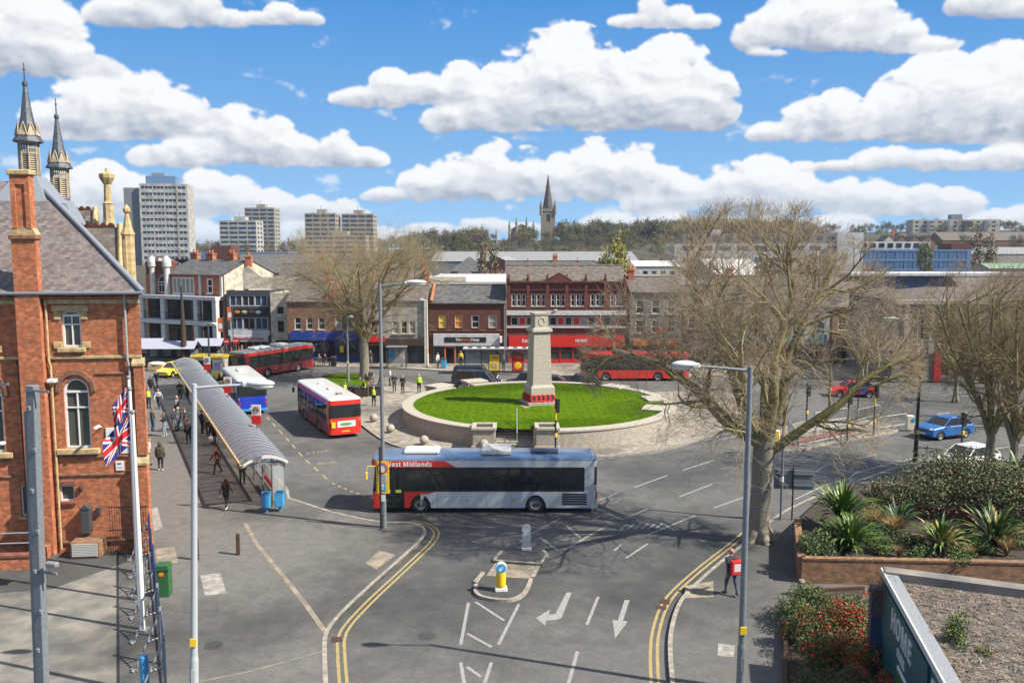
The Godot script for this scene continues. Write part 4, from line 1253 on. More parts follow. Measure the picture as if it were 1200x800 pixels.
# louvred ventilator: timber body, flared lead skirt with gablets, lead spire and finial
func turret(parent: Node, p: Vector3, k: float):
	var tt := Transform3D(Basis(Vector3.UP, PI / 8).scaled(Vector3.ONE * k), p)
	var t := part(parent, "turret", mb().lathe([v2(0.6, 0.0), v2(0.56, 0.18), v2(0.56, 0.22)], 8, Vector3.ZERO, false, tt), "lead_dark")
	var fr := mb()
	for j in 8:
		var a := TAU * j / 8
		fr.rod(tt * v3(cos(a) * 0.56, 0.2, sin(a) * 0.56), tt * v3(cos(a) * 0.56, 2.1, sin(a) * 0.56), 0.05 * k, 6)
	fr.lathe([v2(0.58, 1.42), v2(0.58, 1.52)], 8, Vector3.ZERO, false, tt)
	fr.lathe([v2(0.58, 2.0), v2(0.6, 2.1)], 8, Vector3.ZERO, false, tt)
	part(t, "turret_frame", fr, "timber_pale")
	for i in 9:
		var y := 0.32 + i * 0.125 if i < 9 else 0.0
		part(t, "louvre", mb().lathe([v2(0.56, y), v2(0.47, y + 0.09)], 8, Vector3.ZERO, false, tt), "timber_pale")
	var grid := mb()
	for j in 8:
		for m in [0.33, 0.66]:
			var a := Vector2.from_angle(TAU * j / 8) * 0.55
			var b := Vector2.from_angle(TAU * (j + 1) / 8) * 0.55
			var q := a.lerp(b, m)
			grid.rod(tt * v3(q.x, 1.52, q.y), tt * v3(q.x, 2.0, q.y), 0.03 * k, 4)
	grid.lathe([v2(0.56, 1.74), v2(0.56, 1.8)], 8, Vector3.ZERO, false, tt)
	part(t, "lattice", grid, "timber_pale")
	part(t, "skirt", mb().lathe([v2(0.86, 2.1), v2(0.84, 2.2), v2(0.62, 2.5), v2(0.5, 2.85)], 8, Vector3.ZERO, false, tt), "lead_dark")
	for j in 8:
		var a := TAU * (j + 0.5) / 8
		var d := v3(cos(a), 0, sin(a))
		var s := v3(-sin(a), 0, cos(a))
		var g := mb()
		var b0 := d * 0.66 + v3(0, 2.45, 0)
		g.tri(tt * (b0 + s * 0.26), tt * (b0 - s * 0.26), tt * (d * 0.52 + v3(0, 3.15, 0)))
		g.rod(tt * (b0 + s * 0.26), tt * (d * 0.54 + v3(0, 3.2, 0)), 0.045 * k, 5)
		g.rod(tt * (b0 - s * 0.26), tt * (d * 0.54 + v3(0, 3.2, 0)), 0.045 * k, 5)
		part(t, "gablet", g, "timber_pale")
	part(t, "spire", mb().lathe([v2(0.5, 2.8), v2(0.36, 3.5), v2(0.22, 4.4), v2(0.1, 5.25)], 8, Vector3.ZERO, false, tt), "lead_dark")
	part(t, "finial", mb().lathe([v2(0.1, 5.2), v2(0.16, 5.3), v2(0.15, 5.45), v2(0.05, 5.55), v2(0.035, 6.1), v2(0.09, 6.15), v2(0.03, 6.22), v2(0.03, 6.5), v2(0, 6.55)], 8, Vector3.ZERO, true, tt), "lead_dark")

func rear_wing(p: Vector3, w: float, dep: float, eaves: float, ridge: float, roofmat: String, with_turret: bool):
	var nm := "far rear wing of the brick hall with crowned stone finial" if with_turret else "rear wing of the brick hall with carved stone pinnacle"
	var o := thing("hall_wing", nm, "building", p)
	var w2 := mb()
	w2.wall(w, eaves, [], 0.2)
	var bw := w - dep * 0.46                     # the side wall follows the street
	w2.quad(v3(w, 0, 0), v3(bw, 0, -dep), v3(bw, eaves, -dep), v3(w, eaves, 0))
	w2.quad(v3(bw, 0, -dep), v3(0, 0, -dep), v3(0, eaves, -dep), v3(bw, eaves, -dep))
	w2.quad(v3(0, 0, -dep), v3(0, 0, 0), v3(0, eaves, 0), v3(0, eaves, -dep))
	w2.tri(v3(w, eaves, 0), v3(bw, eaves, -dep), v3((w + bw) / 2, ridge, -dep / 2))
	w2.tri(v3(0, eaves, -dep), v3(0, eaves, 0), v3(0, ridge, -dep / 2))
	part(o, "wall", w2, "brick_orange")
	var rf := mb()
	var rx := (w + bw) / 2 - 0.1
	rf.quad(v3(-0.1, eaves - 0.1, 0.3), v3(w - 0.1, eaves - 0.1, 0.3), v3(rx, ridge + 0.1, -dep / 2), v3(-0.1, ridge + 0.1, -dep / 2))
	rf.quad(v3(bw - 0.1, eaves - 0.1, -dep - 0.3), v3(-0.1, eaves - 0.1, -dep - 0.3), v3(-0.1, ridge + 0.1, -dep / 2), v3(rx, ridge + 0.1, -dep / 2))
	part(o, "roof", rf, roofmat)
	var n := int(rx / 0.45)
	for i in n:
		part(o, "ridge_crest", mb().prism([v2(-0.2, 0), v2(0.2, 0), v2(0.2, 0.12), v2(0.07, 0.26), v2(-0.07, 0.26), v2(-0.2, 0.12)], -0.05, 0.05, T(v3(0.3 + i * 0.45, ridge + 0.1, -dep / 2))), "brick_dark")
	# stone coping up the gable
	for s in [[w, 0.3], [bw, -dep - 0.3]]:
		part(o, "gable_coping", mb().tube([v3(s[0], eaves - 0.1, s[1]), v3(rx + 0.1, ridge + 0.25, -dep / 2)], [0.2, 0.2], 4), "stone_gold")
	if with_turret:
		part(o, "finial_column", mb().lathe([v2(0.55, -1.6), v2(0.45, -0.2), v2(0.36, 0.2), v2(0.34, 1.2), v2(0.38, 1.25), v2(0.26, 1.4), v2(0.22, 2.5), v2(0.3, 2.6), v2(0.5, 2.95), v2(0.52, 3.2), v2(0.35, 3.3), v2(0.1, 3.35), v2(0.08, 3.6), v2(0, 3.65)], 8, v3(w, ridge - 0.8, -dep / 2 + 2.0), false), "stone_gold")
	else:
		part(o, "pinnacle", mb().lathe([v2(0.46, -2.2), v2(0.46, -1.5), v2(0.34, -1.4), v2(0.34, 2.2), v2(0.4, 2.3), v2(0.26, 2.6), v2(0.1, 3.4), v2(0.2, 3.5), v2(0.2, 3.65), v2(0.06, 3.85), v2(0, 3.9)], 8, v3(w + 0.35, eaves + 0.2, 0.0), false), "stone_gold")
		part(o, "pinnacle_rib", mb().box(v3(w + 0.35, eaves + 0.6, 0.4), v3(0.16, 3.2, 0.16)), "stone_gold")

# ---------------------------------------------------------------- street buildings
# A block with its front in the local xy plane, from x = 0 to w, going back by dep.
# wins: [x, y, w, h, cols, rows, frame, glass, sill]; roof: [kind, rise, material] kind gable (ridge along x), cross (ridge along z), hip, flat
func block(nm: String, label: String, pos: Vector3, turn: float, w: float, dep: float, h: float, wallmat, wins: Array, roof: Array, chimneys := [], group := "", cat := "building") -> Node3D:
	var o := thing(nm, label, cat, pos, turn, group)
	var m := mb()
	m.wall(w, h, wins, 0.22)
	var up := v3(0, h, 0)
	var a := v3(w, 0, 0)
	var b := v3(w, 0, -dep)
	var c := v3(0, 0, -dep)
	m.quad(a, b, b + up, a + up)
	m.quad(b, c, c + up, b + up)
	m.quad(c, Vector3.ZERO, up, c + up)
	var rise: float = roof[1]
	var rf := mb()
	var e := 0.25
	match roof[0]:
		"gable":
			for x in [[w, 1], [0.0, -1]]:
				if x[1] > 0:
					m.tri(v3(w, h, 0), v3(w, h, -dep), v3(w, h + rise, -dep / 2))
				else:
					m.tri(v3(0, h, -dep), v3(0, h, 0), v3(0, h + rise, -dep / 2))
			var k := rise / (dep / 2)
			rf.quad(v3(-0.05, h - e * k + 0.06, e), v3(w + 0.05, h - e * k + 0.06, e), v3(w + 0.05, h + rise + 0.06, -dep / 2), v3(-0.05, h + rise + 0.06, -dep / 2))
			rf.quad(v3(w + 0.05, h - e * k + 0.06, -dep - e), v3(-0.05, h - e * k + 0.06, -dep - e), v3(-0.05, h + rise + 0.06, -dep / 2), v3(w + 0.05, h + rise + 0.06, -dep / 2))
			rf.tube([v3(-0.05, h + rise + 0.08, -dep / 2), v3(w + 0.05, h + rise + 0.08, -dep / 2)], [0.14, 0.14], 6)
		"cross":
			m.tri(v3(0, h, 0), v3(w, h, 0), v3(w / 2, h + rise, 0))
			m.tri(v3(w, h, -dep), v3(0, h, -dep), v3(w / 2, h + rise, -dep))
			var k := rise / (w / 2)
			rf.quad(v3(w + e, h - e * k + 0.06, 0.15), v3(w + e, h - e * k + 0.06, -dep), v3(w / 2, h + rise + 0.06, -dep), v3(w / 2, h + rise + 0.06, 0.15))
			rf.quad(v3(-e, h - e * k + 0.06, -dep), v3(-e, h - e * k + 0.06, 0.15), v3(w / 2, h + rise + 0.06, 0.15), v3(w / 2, h + rise + 0.06, -dep))
		"hip":
			var i := minf(w, dep) / 2
			var r0 := v3(i, h + rise, -dep / 2)
			var r1 := v3(w - i, h + rise, -dep / 2)
			var p := [v3(-e, h, e), v3(w + e, h, e), v3(w + e, h, -dep - e), v3(-e, h, -dep - e)]
			rf.quad(p[0], p[1], r1, r0)
			rf.tri(p[1], p[2], r1)
			rf.quad(p[2], p[3], r0, r1)
			rf.tri(p[3], p[0], r0)
		_:
			# flat roof behind a parapet
			rf.slab([v2(0.25, -0.25), v2(w - 0.25, -0.25), v2(w - 0.25, -dep + 0.25), v2(0.25, -dep + 0.25)], h - 0.3, h - rise, false)
			m.strip([v2(0.125, -0.125), v2(w - 0.125, -0.125), v2(w - 0.125, -dep + 0.125), v2(0.125, -dep + 0.125)], 0.25, h - rise - 0.02, h + 0.003, true)
	part(o, "wall", m, wallmat)
	part(o, "roof", rf, roof[2])
	for q in wins:
		if q.size() > 6 and q[6] != "":
			window(o, q[0], q[1], q[2], q[3], 0.0, q[6], q[7], q[4], q[5], q[8] if q.size() > 8 else null, 0.08)
	for q in chimneys:
		chimney(o, q[0], q[1], q[2], q[3] if q.size() > 3 else "brick_orange")
	return o

func chimney(o: Node, p: Vector3, size: Vector3, pots: int, mt := "brick_orange"):
	var c := part(o, "chimney", mb().box(p + v3(0, size.y / 2, 0), size).box(p + v3(0, size.y - 0.1, 0), v3(size.x + 0.16, 0.14, size.z + 0.16)), mt)
	for i in pots:
		part(c, "chimney_pot", mb().lathe([v2(0.13, 0), v2(0.1, 0.5), v2(0.13, 0.55), v2(0.0, 0.55)], 8, p + v3((i - (pots - 1) / 2.0) * size.x / maxf(pots, 1), size.y, 0)), "chimney_pot")

func row_of(n: int, x0: float, step: float, y: float, w: float, h: float, cols := 1, rows := 2, frame := "paint_white", glass := "glass_dark", sill = "stone_pale") -> Array:
	var out := []
	for i in n:
		out.append([x0 + step * i, y, w, h, cols, rows, frame, glass, sill])
	return out

# shop front: fascia board, stall riser, glazed bays with posts, a door
func shopfront(o: Node, x0: float, x1: float, y1: float, fascia, fh: float, frame, bays: int, door := -1, glass := "glass_shop"):
	var f := part(o, "fascia", mb().cbox(v3((x0 + x1) / 2, y1 - fh / 2, 0.16), v3(x1 - x0, fh, 0.3), 0.02), fascia)
	var bot := y1 - fh
	var bw := (x1 - x0) / bays
	part(o, "shop_soffit", mb().box(v3((x0 + x1) / 2, bot - 0.05, -0.55), v3(x1 - x0, 0.1, 1.1)), "paint_dark_grey")
	for i in bays + 1:
		part(o, "shop_post", mb().box(v3(x0 + bw * i, bot / 2, 0.02), v3(0.13, bot, 0.13)), frame)
	for i in bays:
		var c := x0 + bw * (i + 0.5)
		if i == door:
			var d := part(o, "shop_door", mb().box(v3(c - bw / 2 + 0.17, bot / 2 - 0.1, -0.5), v3(0.1, bot - 0.2, 0.06)).box(v3(c + bw / 2 - 0.17, bot / 2 - 0.1, -0.5), v3(0.1, bot - 0.2, 0.06)).box(v3(c, 0.2, -0.5), v3(bw - 0.44, 0.4, 0.06)).box(v3(c, bot - 0.3, -0.5), v3(bw - 0.44, 0.12, 0.06)), frame)
			part(d, "pane", mb().box(v3(c, bot / 2, -0.53), v3(bw - 0.2, bot - 0.1, 0.02)), "glass_dark")
		else:
			part(o, "stall_riser", mb().box(v3(c, 0.25, 0.0), v3(bw - 0.14, 0.5, 0.1)), frame)
			part(o, "shop_window", mb().box(v3(c, (bot + 0.5) / 2, -0.03), v3(bw - 0.14, bot - 0.52, 0.03)), glass)
			part(o, "transom", mb().box(v3(c, bot - 0.55, 0.0), v3(bw - 0.14, 0.08, 0.08)), frame)

func build_shops():
	# the lender's shop: dark brick, lilac fascia
	var d := 102.0
	var z := -d
	var x := -9.95
	var wins := [[1.15, 4.3, 0.85, 1.5, 1, 2, "paint_cream", "paint_yellow", "brick_dark"], [3.1, 4.3, 0.9, 1.5, 1, 2, "paint_cream", "light_amber", "brick_dark"], [5.1, 4.3, 0.9, 1.5, 1, 2, "paint_white", "glass_dark", "brick_dark"], [7.15, 4.3, 0.95, 1.5, 1, 2, "paint_white", "glass_curtain", "brick_dark"], [0.5, 0.0, 7.9, 2.15]]
	var o := block("loan_shop", "two storey dark red brick shop with a lilac fascia", v3(x, 0.12, z), 0, 9.15, 8.0, 7.3, "brick_dark", wins, ["gable", 1.9, "slate_grey"])
	part(o, "cornice", mb().box(v3(4.57, 7.2, 0.1), v3(9.1, 0.2, 0.2)), "brick_dark")
	part(o, "string_course", mb().box(v3(4.57, 4.02, 0.04), v3(9.1, 0.14, 0.08)), "brick_brown")
	part(o, "roof_verge", mb().tube([v3(0.25, 7.5, 0.2), v3(0.3, 9.4, -4.0)], [0.22, 0.22], 4), "brick_orange")
	shopfront(o, 0.5, 8.4, 3.6, "panel_white", 1.45, "paint_dark_grey", 6, 1, "glass_shop")
	part(o, "door_surround", mb().box(v3(1.9, 1.05, 0.1), v3(0.16, 2.1, 0.14)).box(v3(3.1, 1.05, 0.1), v3(0.16, 2.1, 0.14)).box(v3(2.5, 2.05, 0.1), v3(1.04, 0.16, 0.14)), "paint_orange")
	part(o, "name_panel", mb().cbox(v3(4.35, 2.9, 0.33), v3(5.0, 0.62, 0.04), 0.01), "paint_black")
	lettering(o, "The", 0.32, "paint_white", v3(3.55, 2.9, 0.36))
	lettering(o, "Money", 0.32, "paint_orange", v3(4.45, 2.9, 0.36))
	lettering(o, "Shop", 0.32, "paint_white", v3(5.5, 2.9, 0.36))
	part(o, "box_sign", mb().cbox(v3(8.6, 2.95, 0.4), v3(0.3, 0.75, 0.7), 0.02), "paint_white")
	part(o, "downpipe", mb().rod(v3(9.05, 0.2, 0.1), v3(9.05, 7.2, 0.1), 0.06), "panel_grey")
	part(o, "aerial", mb().rod(v3(3.0, 8.2, -2), v3(3.0, 9.3, -2), 0.02, 4).rod(v3(2.7, 9.2, -2), v3(3.5, 9.2, -2), 0.02, 4), "galvanised")

	# three storey red brick bank
	x = -0.67
	wins = []
	for g in 6:
		for i in 3:
			wins.append([0.62 + g * 2.37 + i * 0.62, 6.9, 0.46, 1.45, 1, 2, "paint_white", "glass_dark", "stone_pale"])
	var mids := []
	for i in 14:
		mids.append([0.55 + i * 0.93, 4.55, 0.85, 1.05, 1, 1, "paint_white", ["glass_dark", "paint_red", "glass_shop", "paint_red", "glass_curtain"][i % 5]])
	wins.append_array(mids)
	wins.append([0.3, 0, 13.9, 2.2])
	o = block("bank_building", "three storey red brick bank with pediment and red fascia", v3(x, 0.12, z - 0.3), 0, 14.4, 9.0, 9.85, "brick_red", wins, ["gable", 1.75, "slate_brown"])
	for g in 7:
		part(o, "pilaster", mb().box(v3(0.28 + g * 2.32, 7.7, 0.08), v3(0.36, 3.9, 0.16)), "brick_red")
		part(o, "parapet_finial", mb().lathe([v2(0.2, 0), v2(0.2, 0.35), v2(0.1, 0.45), v2(0.17, 0.62), v2(0.0, 0.85)], 8, v3(0.28 + g * 2.32, 9.95, -0.1)), "brick_dark")
	for s in [[9.8, 0.22, 0.26, "brick_dark"], [8.85, 0.14, 0.14, "brick_dark"], [6.55, 0.16, 0.14, "brick_dark"], [6.1, 0.55, 0.36, "render_white"], [4.38, 0.2, 0.22, "render_white"]]:
		part(o, "string_course", mb().box(v3(7.2, s[0], s[2] / 2), v3(14.3, s[1], s[2])), s[3])
	part(o, "pediment", mb().prism([v2(4.9, 9.9), v2(7.7, 9.9), v2(6.3, 10.75)], -0.1, 0.25), "brick_red")
	part(o, "pediment_coping", mb().tube([v3(4.75, 9.95, 0.15), v3(6.3, 10.85, 0.15), v3(7.85, 9.95, 0.15)], [0.12, 0.12, 0.12], 4), "brick_dark")
	shopfront(o, 0.3, 14.2, 3.3, "coat_red_light", 1.3, "paint_red", 9, 6)
	lettering(o, "Santander", 0.42, "paint_white", v3(3.3, 2.75, 0.33))
	lettering(o, "HOME", 0.36, "paint_white", v3(9.0, 2.75, 0.33))
	part(o, "security_light", mb().box(v3(5.9, 6.45, 0.4), v3(0.35, 0.16, 0.2)), "paint_white")

	# grey stone fronts behind the big tree
	x = 14.16
	wins = row_of(3, 0.7, 1.9, 6.0, 0.95, 1.6) + row_of(3, 0.7, 1.9, 3.7, 0.95, 1.5) + [[0.4, 0, 5.4, 2.0]]
	o = block("stone_fronted_shop", "grey stone three storey shop right of the red bank", v3(x, 0.12, z), 0, 6.2, 9.0, 8.6, "stone_grey", wins, ["gable", 1.6, "slate_brown"], [[v3(0.6, 9.6, -4), v3(0.7, 1.6, 0.7), 2]])
	shopfront(o, 0.4, 5.8, 2.95, "paint_orange", 0.8, "paint_dark_grey", 4, 2)
	part(o, "hanging_sign", mb().cbox(v3(3.6, 3.9, 0.3), v3(0.9, 0.85, 0.12), 0.02), "paint_red")
	x = 20.52
	wins = row_of(3, 0.6, 1.7, 4.2, 0.9, 1.5) + [[0.4, 0, 4.8, 2.2]]
	o = block("brown_brick_shop", "brown brick two storey shop behind the big tree", v3(x, 0.12, z), 0, 5.5, 9.0, 7.0, "brick_brown", wins, ["gable", 2.1, "slate_brown"], [[v3(4.8, 7.8, -4.4), v3(1.2, 1.9, 0.7), 3]])
	shopfront(o, 0.4, 5.2, 3.1, "paint_black", 0.8, "paint_dark_grey", 4, 1)
	x = 26.17
	wins = row_of(6, 0.8, 1.85, 4.3, 1.0, 1.6, 2, 2, "panel_navy", "glass_blue", "stone_pale") + [[0.4, 0, 11.2, 2.3]]
	o = block("teal_fronted_shop", "lilac grey two storey shop with a teal and purple fascia", v3(x, 0.12, z), 0, 12.0, 9.0, 6.9, "render_grey", wins, ["gable", 2.2, "slate_grey"], [[v3(6, 8.0, -4.4), v3(1.2, 1.8, 0.7), 3]])
	shopfront(o, 0.4, 11.6, 3.55, "sign_teal", 1.2, "paint_navy", 8, 3)
	part(o, "poster_panel", mb().cbox(v3(5.0, 3.0, 0.34), v3(2.6, 0.9, 0.05), 0.01), flat(0.07, 0.05, 0.20))
	part(o, "banner", mb().cbox(v3(11.0, 4.3, 0.5), v3(0.12, 1.3, 0.7), 0.02), "sign_teal")
	x = 22.15
	x = 38.48
	wins = row_of(4, 0.7, 1.7, 4.0, 0.9, 1.5) + [[0.4, 0, 6.6, 2.3]]
	o = block("corner_shop", "dull brick corner shop right of the teal shop front", v3(x, 0.12, z), 0, 7.4, 9.0, 6.8, "brick_brown", wins, ["hip", 2.0, "slate_brown"])
	shopfront(o, 0.4, 7.0, 3.2, "paint_dark_grey", 0.8, "paint_dark_grey", 5, 2)

	# classical stone building behind the right-hand trees
	x = 39.57
	wins = []
	for i in 7:
		wins.append([2.0 + i * 2.6, 3.9, 1.1, 1.9, 2, 2, "paint_white", "glass_dark", "stone_pale"])
		wins.append([2.0 + i * 2.6, 6.3, 1.1, 1.3, 2, 1, "paint_white", "glass_dark", "stone_pale"])
		wins.append([1.75 + i * 2.6, 0.6, 1.6, 2.2, 2, 1, "paint_red", "glass_shop"])
	o = block("classical_building", "grey stone classical building with pale pilasters behind bare trees", v3(x, 0.12, -88), 0, 21.0, 12.0, 8.5, "stone_grey", wins, ["hip", 1.1, "slate_brown"])
	for i in 8:
		part(o, "pilaster", mb().cbox(v3(1.25 + i * 2.6, 5.6, 0.12), v3(0.55, 5.2, 0.24), 0.03), "stone_wall")
	part(o, "cornice", mb().cbox(v3(10.5, 8.3, 0.25), v3(21.4, 0.5, 0.6), 0.05), "stone_wall")
	part(o, "string_course", mb().cbox(v3(10.5, 3.2, 0.1), v3(21.0, 0.3, 0.2), 0.03), "tactile_red")
	part(o, "door_surround", mb().cbox(v3(4.65, 1.5, 0.08), v3(0.7, 3.0, 0.16), 0.02).cbox(v3(9.85, 1.5, 0.08), v3(0.7, 3.0, 0.16), 0.02), "paint_red")

	# white rendered house between the blue shop and the loan shop
	x = -17.96
	wins = [[1.0, 3.6, 0.8, 1.5, 1, 2, "paint_cream", "glass_dark", "stone_pale"], [3.6, 3.6, 0.75, 1.5, 1, 2, "paint_cream", "glass_curtain", "stone_pale"], [4.6, 3.6, 0.75, 1.5, 1, 2, "paint_cream", "wood_brown", "stone_pale"], [5.6, 3.6, 0.75, 1.5, 1, 2, "paint_cream", "glass_curtain", "stone_pale"], [0.3, 0, 7.0, 2.2]]
	o = block("rendered_shop", "pale grey rendered shop with dark shop windows and red sign", v3(x, 0.12, z), 0, 7.8, 9.0, 7.6, "render_grey", wins, ["gable", 2.0, "slate_brown"], [[v3(0.5, 8.4, -4.5), v3(0.7, 2.2, 0.7), 2], [v3(7.3, 8.6, -4.5), v3(0.7, 2.0, 0.7), 2]])
	shopfront(o, 0.3, 7.3, 3.05, "wood_brown", 0.85, "paint_black", 5, 1)
	part(o, "sign_board", mb().cbox(v3(1.75, 3.0, 0.36), v3(1.9, 0.75, 0.06), 0.01), "paint_red")
	part(o, "white_pier", mb().box(v3(7.6, 3.85, 0.14), v3(0.32, 7.7, 0.28)), "render_white")
	# brown brick pair with the blue shop front
	x = -27.52
	wins = row_of(3, 0.9, 1.45, 3.9, 0.8, 1.5, 1, 2, "paint_white", "glass_dark") + row_of(2, 5.9, 1.5, 3.9, 0.8, 1.5, 1, 2, "paint_white", "glass_curtain") + [[0.3, 0, 8.4, 2.7]]
	o = block("blue_fronted_shop", "brown brick shops with a long royal blue fascia behind tree", v3(x, 0.12, -104), 0, 9.0, 9.0, 7.4, "brick_brown", wins, ["gable", 2.3, "slate_brown"], [[v3(4.4, 8.6, -3.5), v3(0.8, 2.4, 0.8), 2], [v3(8.3, 7.8, -2.5), v3(0.7, 2.6, 0.7), 2]])
	shopfront(o, 0.3, 8.7, 3.6, "paint_blue", 0.95, "paint_blue", 6, 3)
	part(o, "gable_front", mb().prism([v2(4.6, 7.4), v2(7.4, 7.4), v2(6.0, 9.8)], -0.8, 0.02), "brick_orange")
	for q in [[1.6, 1.6], [3.0, 1.6], [6.6, 1.5]]:
		part(o, "window_poster", mb().cbox(v3(q[0], q[1], 0.02), v3(0.45, 0.8, 0.03), 0.005), "paint_yellow")

	# dark glazed restaurant with a cream gable, and its cream side wall
	x = -36.18
	o = block("restaurant_building", "three storey restaurant with dark glazed bays and orange doors", v3(x, 0.12, -108), 0, 5.5, 9.0, 8.5, "paint_dark_grey", [[0.35, 6.5, 4.8, 1.35], [0.35, 3.5, 4.8, 1.55], [0.3, 0, 4.9, 2.4]], ["flat", 0.2, "roof_grey"])
	for fl in [[6.5, 1.35], [3.5, 1.55]]:
		for i in 3:
			window(o, 0.35 + i * 1.6, fl[0], 1.58, fl[1], 0, "panel_white", "glass_blue" if i != 1 else "glass_dark", 2, 1, null, 0.09)
	part(o, "sign_band", mb().cbox(v3(2.75, 5.75, 0.06), v3(5.0, 0.9, 0.12), 0.02), "paint_black")
	for i in 4:
		part(o, "sign_picture", mb().ball(v3(1.3 + i * 0.9, 5.75, 0.12), v3(0.38, 0.22, 0.04), 10, 6), ["paint_orange", "stone_gold", "wood_brown", "paint_white"][i])
	part(o, "panel_band", mb().cbox(v3(2.75, 3.1, 0.06), v3(5.3, 0.7, 0.12), 0.02), "panel_white")
	shopfront(o, 0.4, 5.2, 2.75, "panel_white", 0.75, "paint_orange", 5, 2)
	lettering(o, "Baguette House", 0.36, "light_red", v3(2.7, 2.4, 0.33))
	part(o, "cream_gable", mb().prism([v2(0.0, 8.5), v2(3.3, 8.5), v2(3.3, 10.1), v2(1.65, 11.5), v2(0.0, 10.3)], -4.2, -3.9), "render_cream")
	part(o, "cream_parapet", mb().span(v3(3.31, 8.5, -4.2), v3(8.0, 10.05, -3.9)), "render_cream")
	chimney(o, v3(1.6, 11.3, -4.5), v3(0.75, 1.5, 0.75), 1)
	x = -30.36
	o = block("cream_house", "narrow cream rendered house with a dark arched entry", v3(x, 0.12, -107), 0, 2.6, 8.0, 8.2, "render_cream", [[0.85, 5.6, 0.8, 0.9, 1, 2, "paint_dark_grey", "glass_dark", null], [0.85, 3.3, 0.8, 1.4, 1, 2, "paint_dark_grey", "glass_dark", null], [0.5, 0, 1.9, 2.3]], ["flat", 0.2, "roof_grey"])
	for i in 6:
		part(o, "door_plank", mb().box(v3(0.66 + i * 0.316, 1.15, -0.9), v3(0.3, 2.3, 0.05)), "wood_brown")
	part(o, "entry_side", mb().quad_sheet([v3(0.5, 0, -0.2), v3(0.5, 0, -0.95), v3(0.5, 2.3, -0.95), v3(0.5, 2.3, -0.2)]).quad_sheet([v3(0.5, 2.3, -0.2), v3(0.5, 2.3, -0.95), v3(2.4, 2.3, -0.95), v3(2.4, 2.3, -0.2)]), "render_cream")
	# arcade: red brick with white columns and balconies, turned towards the square
	o = thing("arcade_building", "red brick arcade with white columns and open balconies", "building", v3(-49.5, 0.12, -115.5), deg_to_rad(-27))
	var W := 14.3
	var tops := [[2.2, 7.9, 1.9, 2.3], [5.0, 7.8, 4.0, 2.2], [11.3, 8.0, 1.0, 1.9]]
	var m := mb()
	m.wall(W, 10.35, tops + [[0.3, 4.4, 13.6, 2.8], [0.3, 0, 13.6, 3.9]], 0.25)
	var gw := mb()
	gw.quad(v3(W, 0, 0), v3(W, 0, -9), v3(W, 10.35, -9), v3(W, 10.35, 0))
	gw.tri(v3(W, 10.35, 0), v3(W, 10.35, -9), v3(W, 12.2, -4.5))
	part(o, "gable_wall", gw, "render_cream")
	m.quad(v3(0, 0, -9), v3(0, 0, 0), v3(0, 10.35, 0), v3(0, 10.35, -9))
	part(o, "wall", m, "brick_orange")
	part(o, "roof", mb().quad_sheet([v3(3.6, 10.4, 0.3), v3(W + 0.1, 10.4, 0.3), v3(W + 0.1, 12.3, -4.5), v3(3.6, 12.3, -4.5)]).quad_sheet([v3(W + 0.1, 10.4, -9.3), v3(0, 10.4, -9.3), v3(0, 12.3, -4.5), v3(W + 0.1, 12.3, -4.5)]), "slate_grey")
	part(o, "gable_tower", mb().span(v3(0.2, 10.36, -2.0), v3(3.7, 12.1, 0.1)), "brick_red")
	part(o, "tower_cap", mb().span(v3(1.2, 12.1, -0.6), v3(2.8, 12.5, 0.2)), "stone_pale")
	for xx in [1.65, 4.35]:
		part(o, "white_turret", mb().lathe([v2(0.4, 7.4), v2(0.4, 11.2), v2(0.6, 11.4), v2(0.6, 12.0), v2(0.45, 12.5), v2(0.1, 12.8), v2(0, 12.8)], 10, v3(xx, 0, 0.25)), "render_white")
	var aw := arched_window(o, 2.2, 7.9, 1.9, 2.3, 0.9, "brick_red", "paint_white", "glass_dark", 3, 3)
	window(o, 5.0, 7.8, 4.0, 2.2, 0.05, "paint_white", "glass_curtain", 5, 1, "paint_white", 0.16)
	window(o, 11.3, 8.0, 1.0, 1.9, 0.05, "paint_white", "glass_dark", 1, 2, "paint_white", 0.16)
	for xx in [10.2, 13.9]:
		part(o, "white_pilaster", mb().cbox(v3(xx, 8.9, 0.12), v3(0.4, 2.9, 0.24), 0.03), "render_white")
	for yy in [[7.3, 0.45], [4.05, 0.55]]:
		part(o, "balcony_slab", mb().span(v3(0, yy[0] - 0.1, 0.02), v3(W, yy[0] + yy[1] - 0.1, 1.6)), "render_white")
	for xx in [0.6, 4.6, 10.6, 13.9]:
		part(o, "column", mb().cbox(v3(xx, 5.85, 1.2), v3(0.75, 2.7, 0.6), 0.05), "render_white")
		part(o, "column", mb().cbox(v3(xx, 1.95, 1.2), v3(0.8, 3.9, 0.65), 0.05), "render_white")
	for i in 4:
		part(o, "balcony_railing", mb().span(v3(0.3 + i * 3.5, 5.4, 1.4), v3(3.7 + i * 3.5, 5.46, 1.46)), "paint_black")
	for i in 48:
		part(o, "baluster", mb().box(v3(0.3 + i * 0.29, 4.95, 1.43), v3(0.04, 0.9, 0.04)), "paint_black")
	for i in 7:
		part(o, "loggia_window", mb().box(v3(1.3 + i * 1.95, 5.8, -0.22), v3(1.75, 2.7, 0.04)), "glass_dark" if i % 2 else "glass_shop")
		part(o, "ground_window", mb().box(v3(1.3 + i * 1.95, 1.9, -0.22), v3(1.75, 3.8, 0.04)), "glass_dark")
	for q in [[6.5, "paint_green", 3.6], [9.2, "paint_red", 2.6]]:
		part(o, "shop_sign", mb().cbox(v3(q[0], 3.35, 0.1), v3(q[2], 0.4, 0.1), 0.02), q[1])
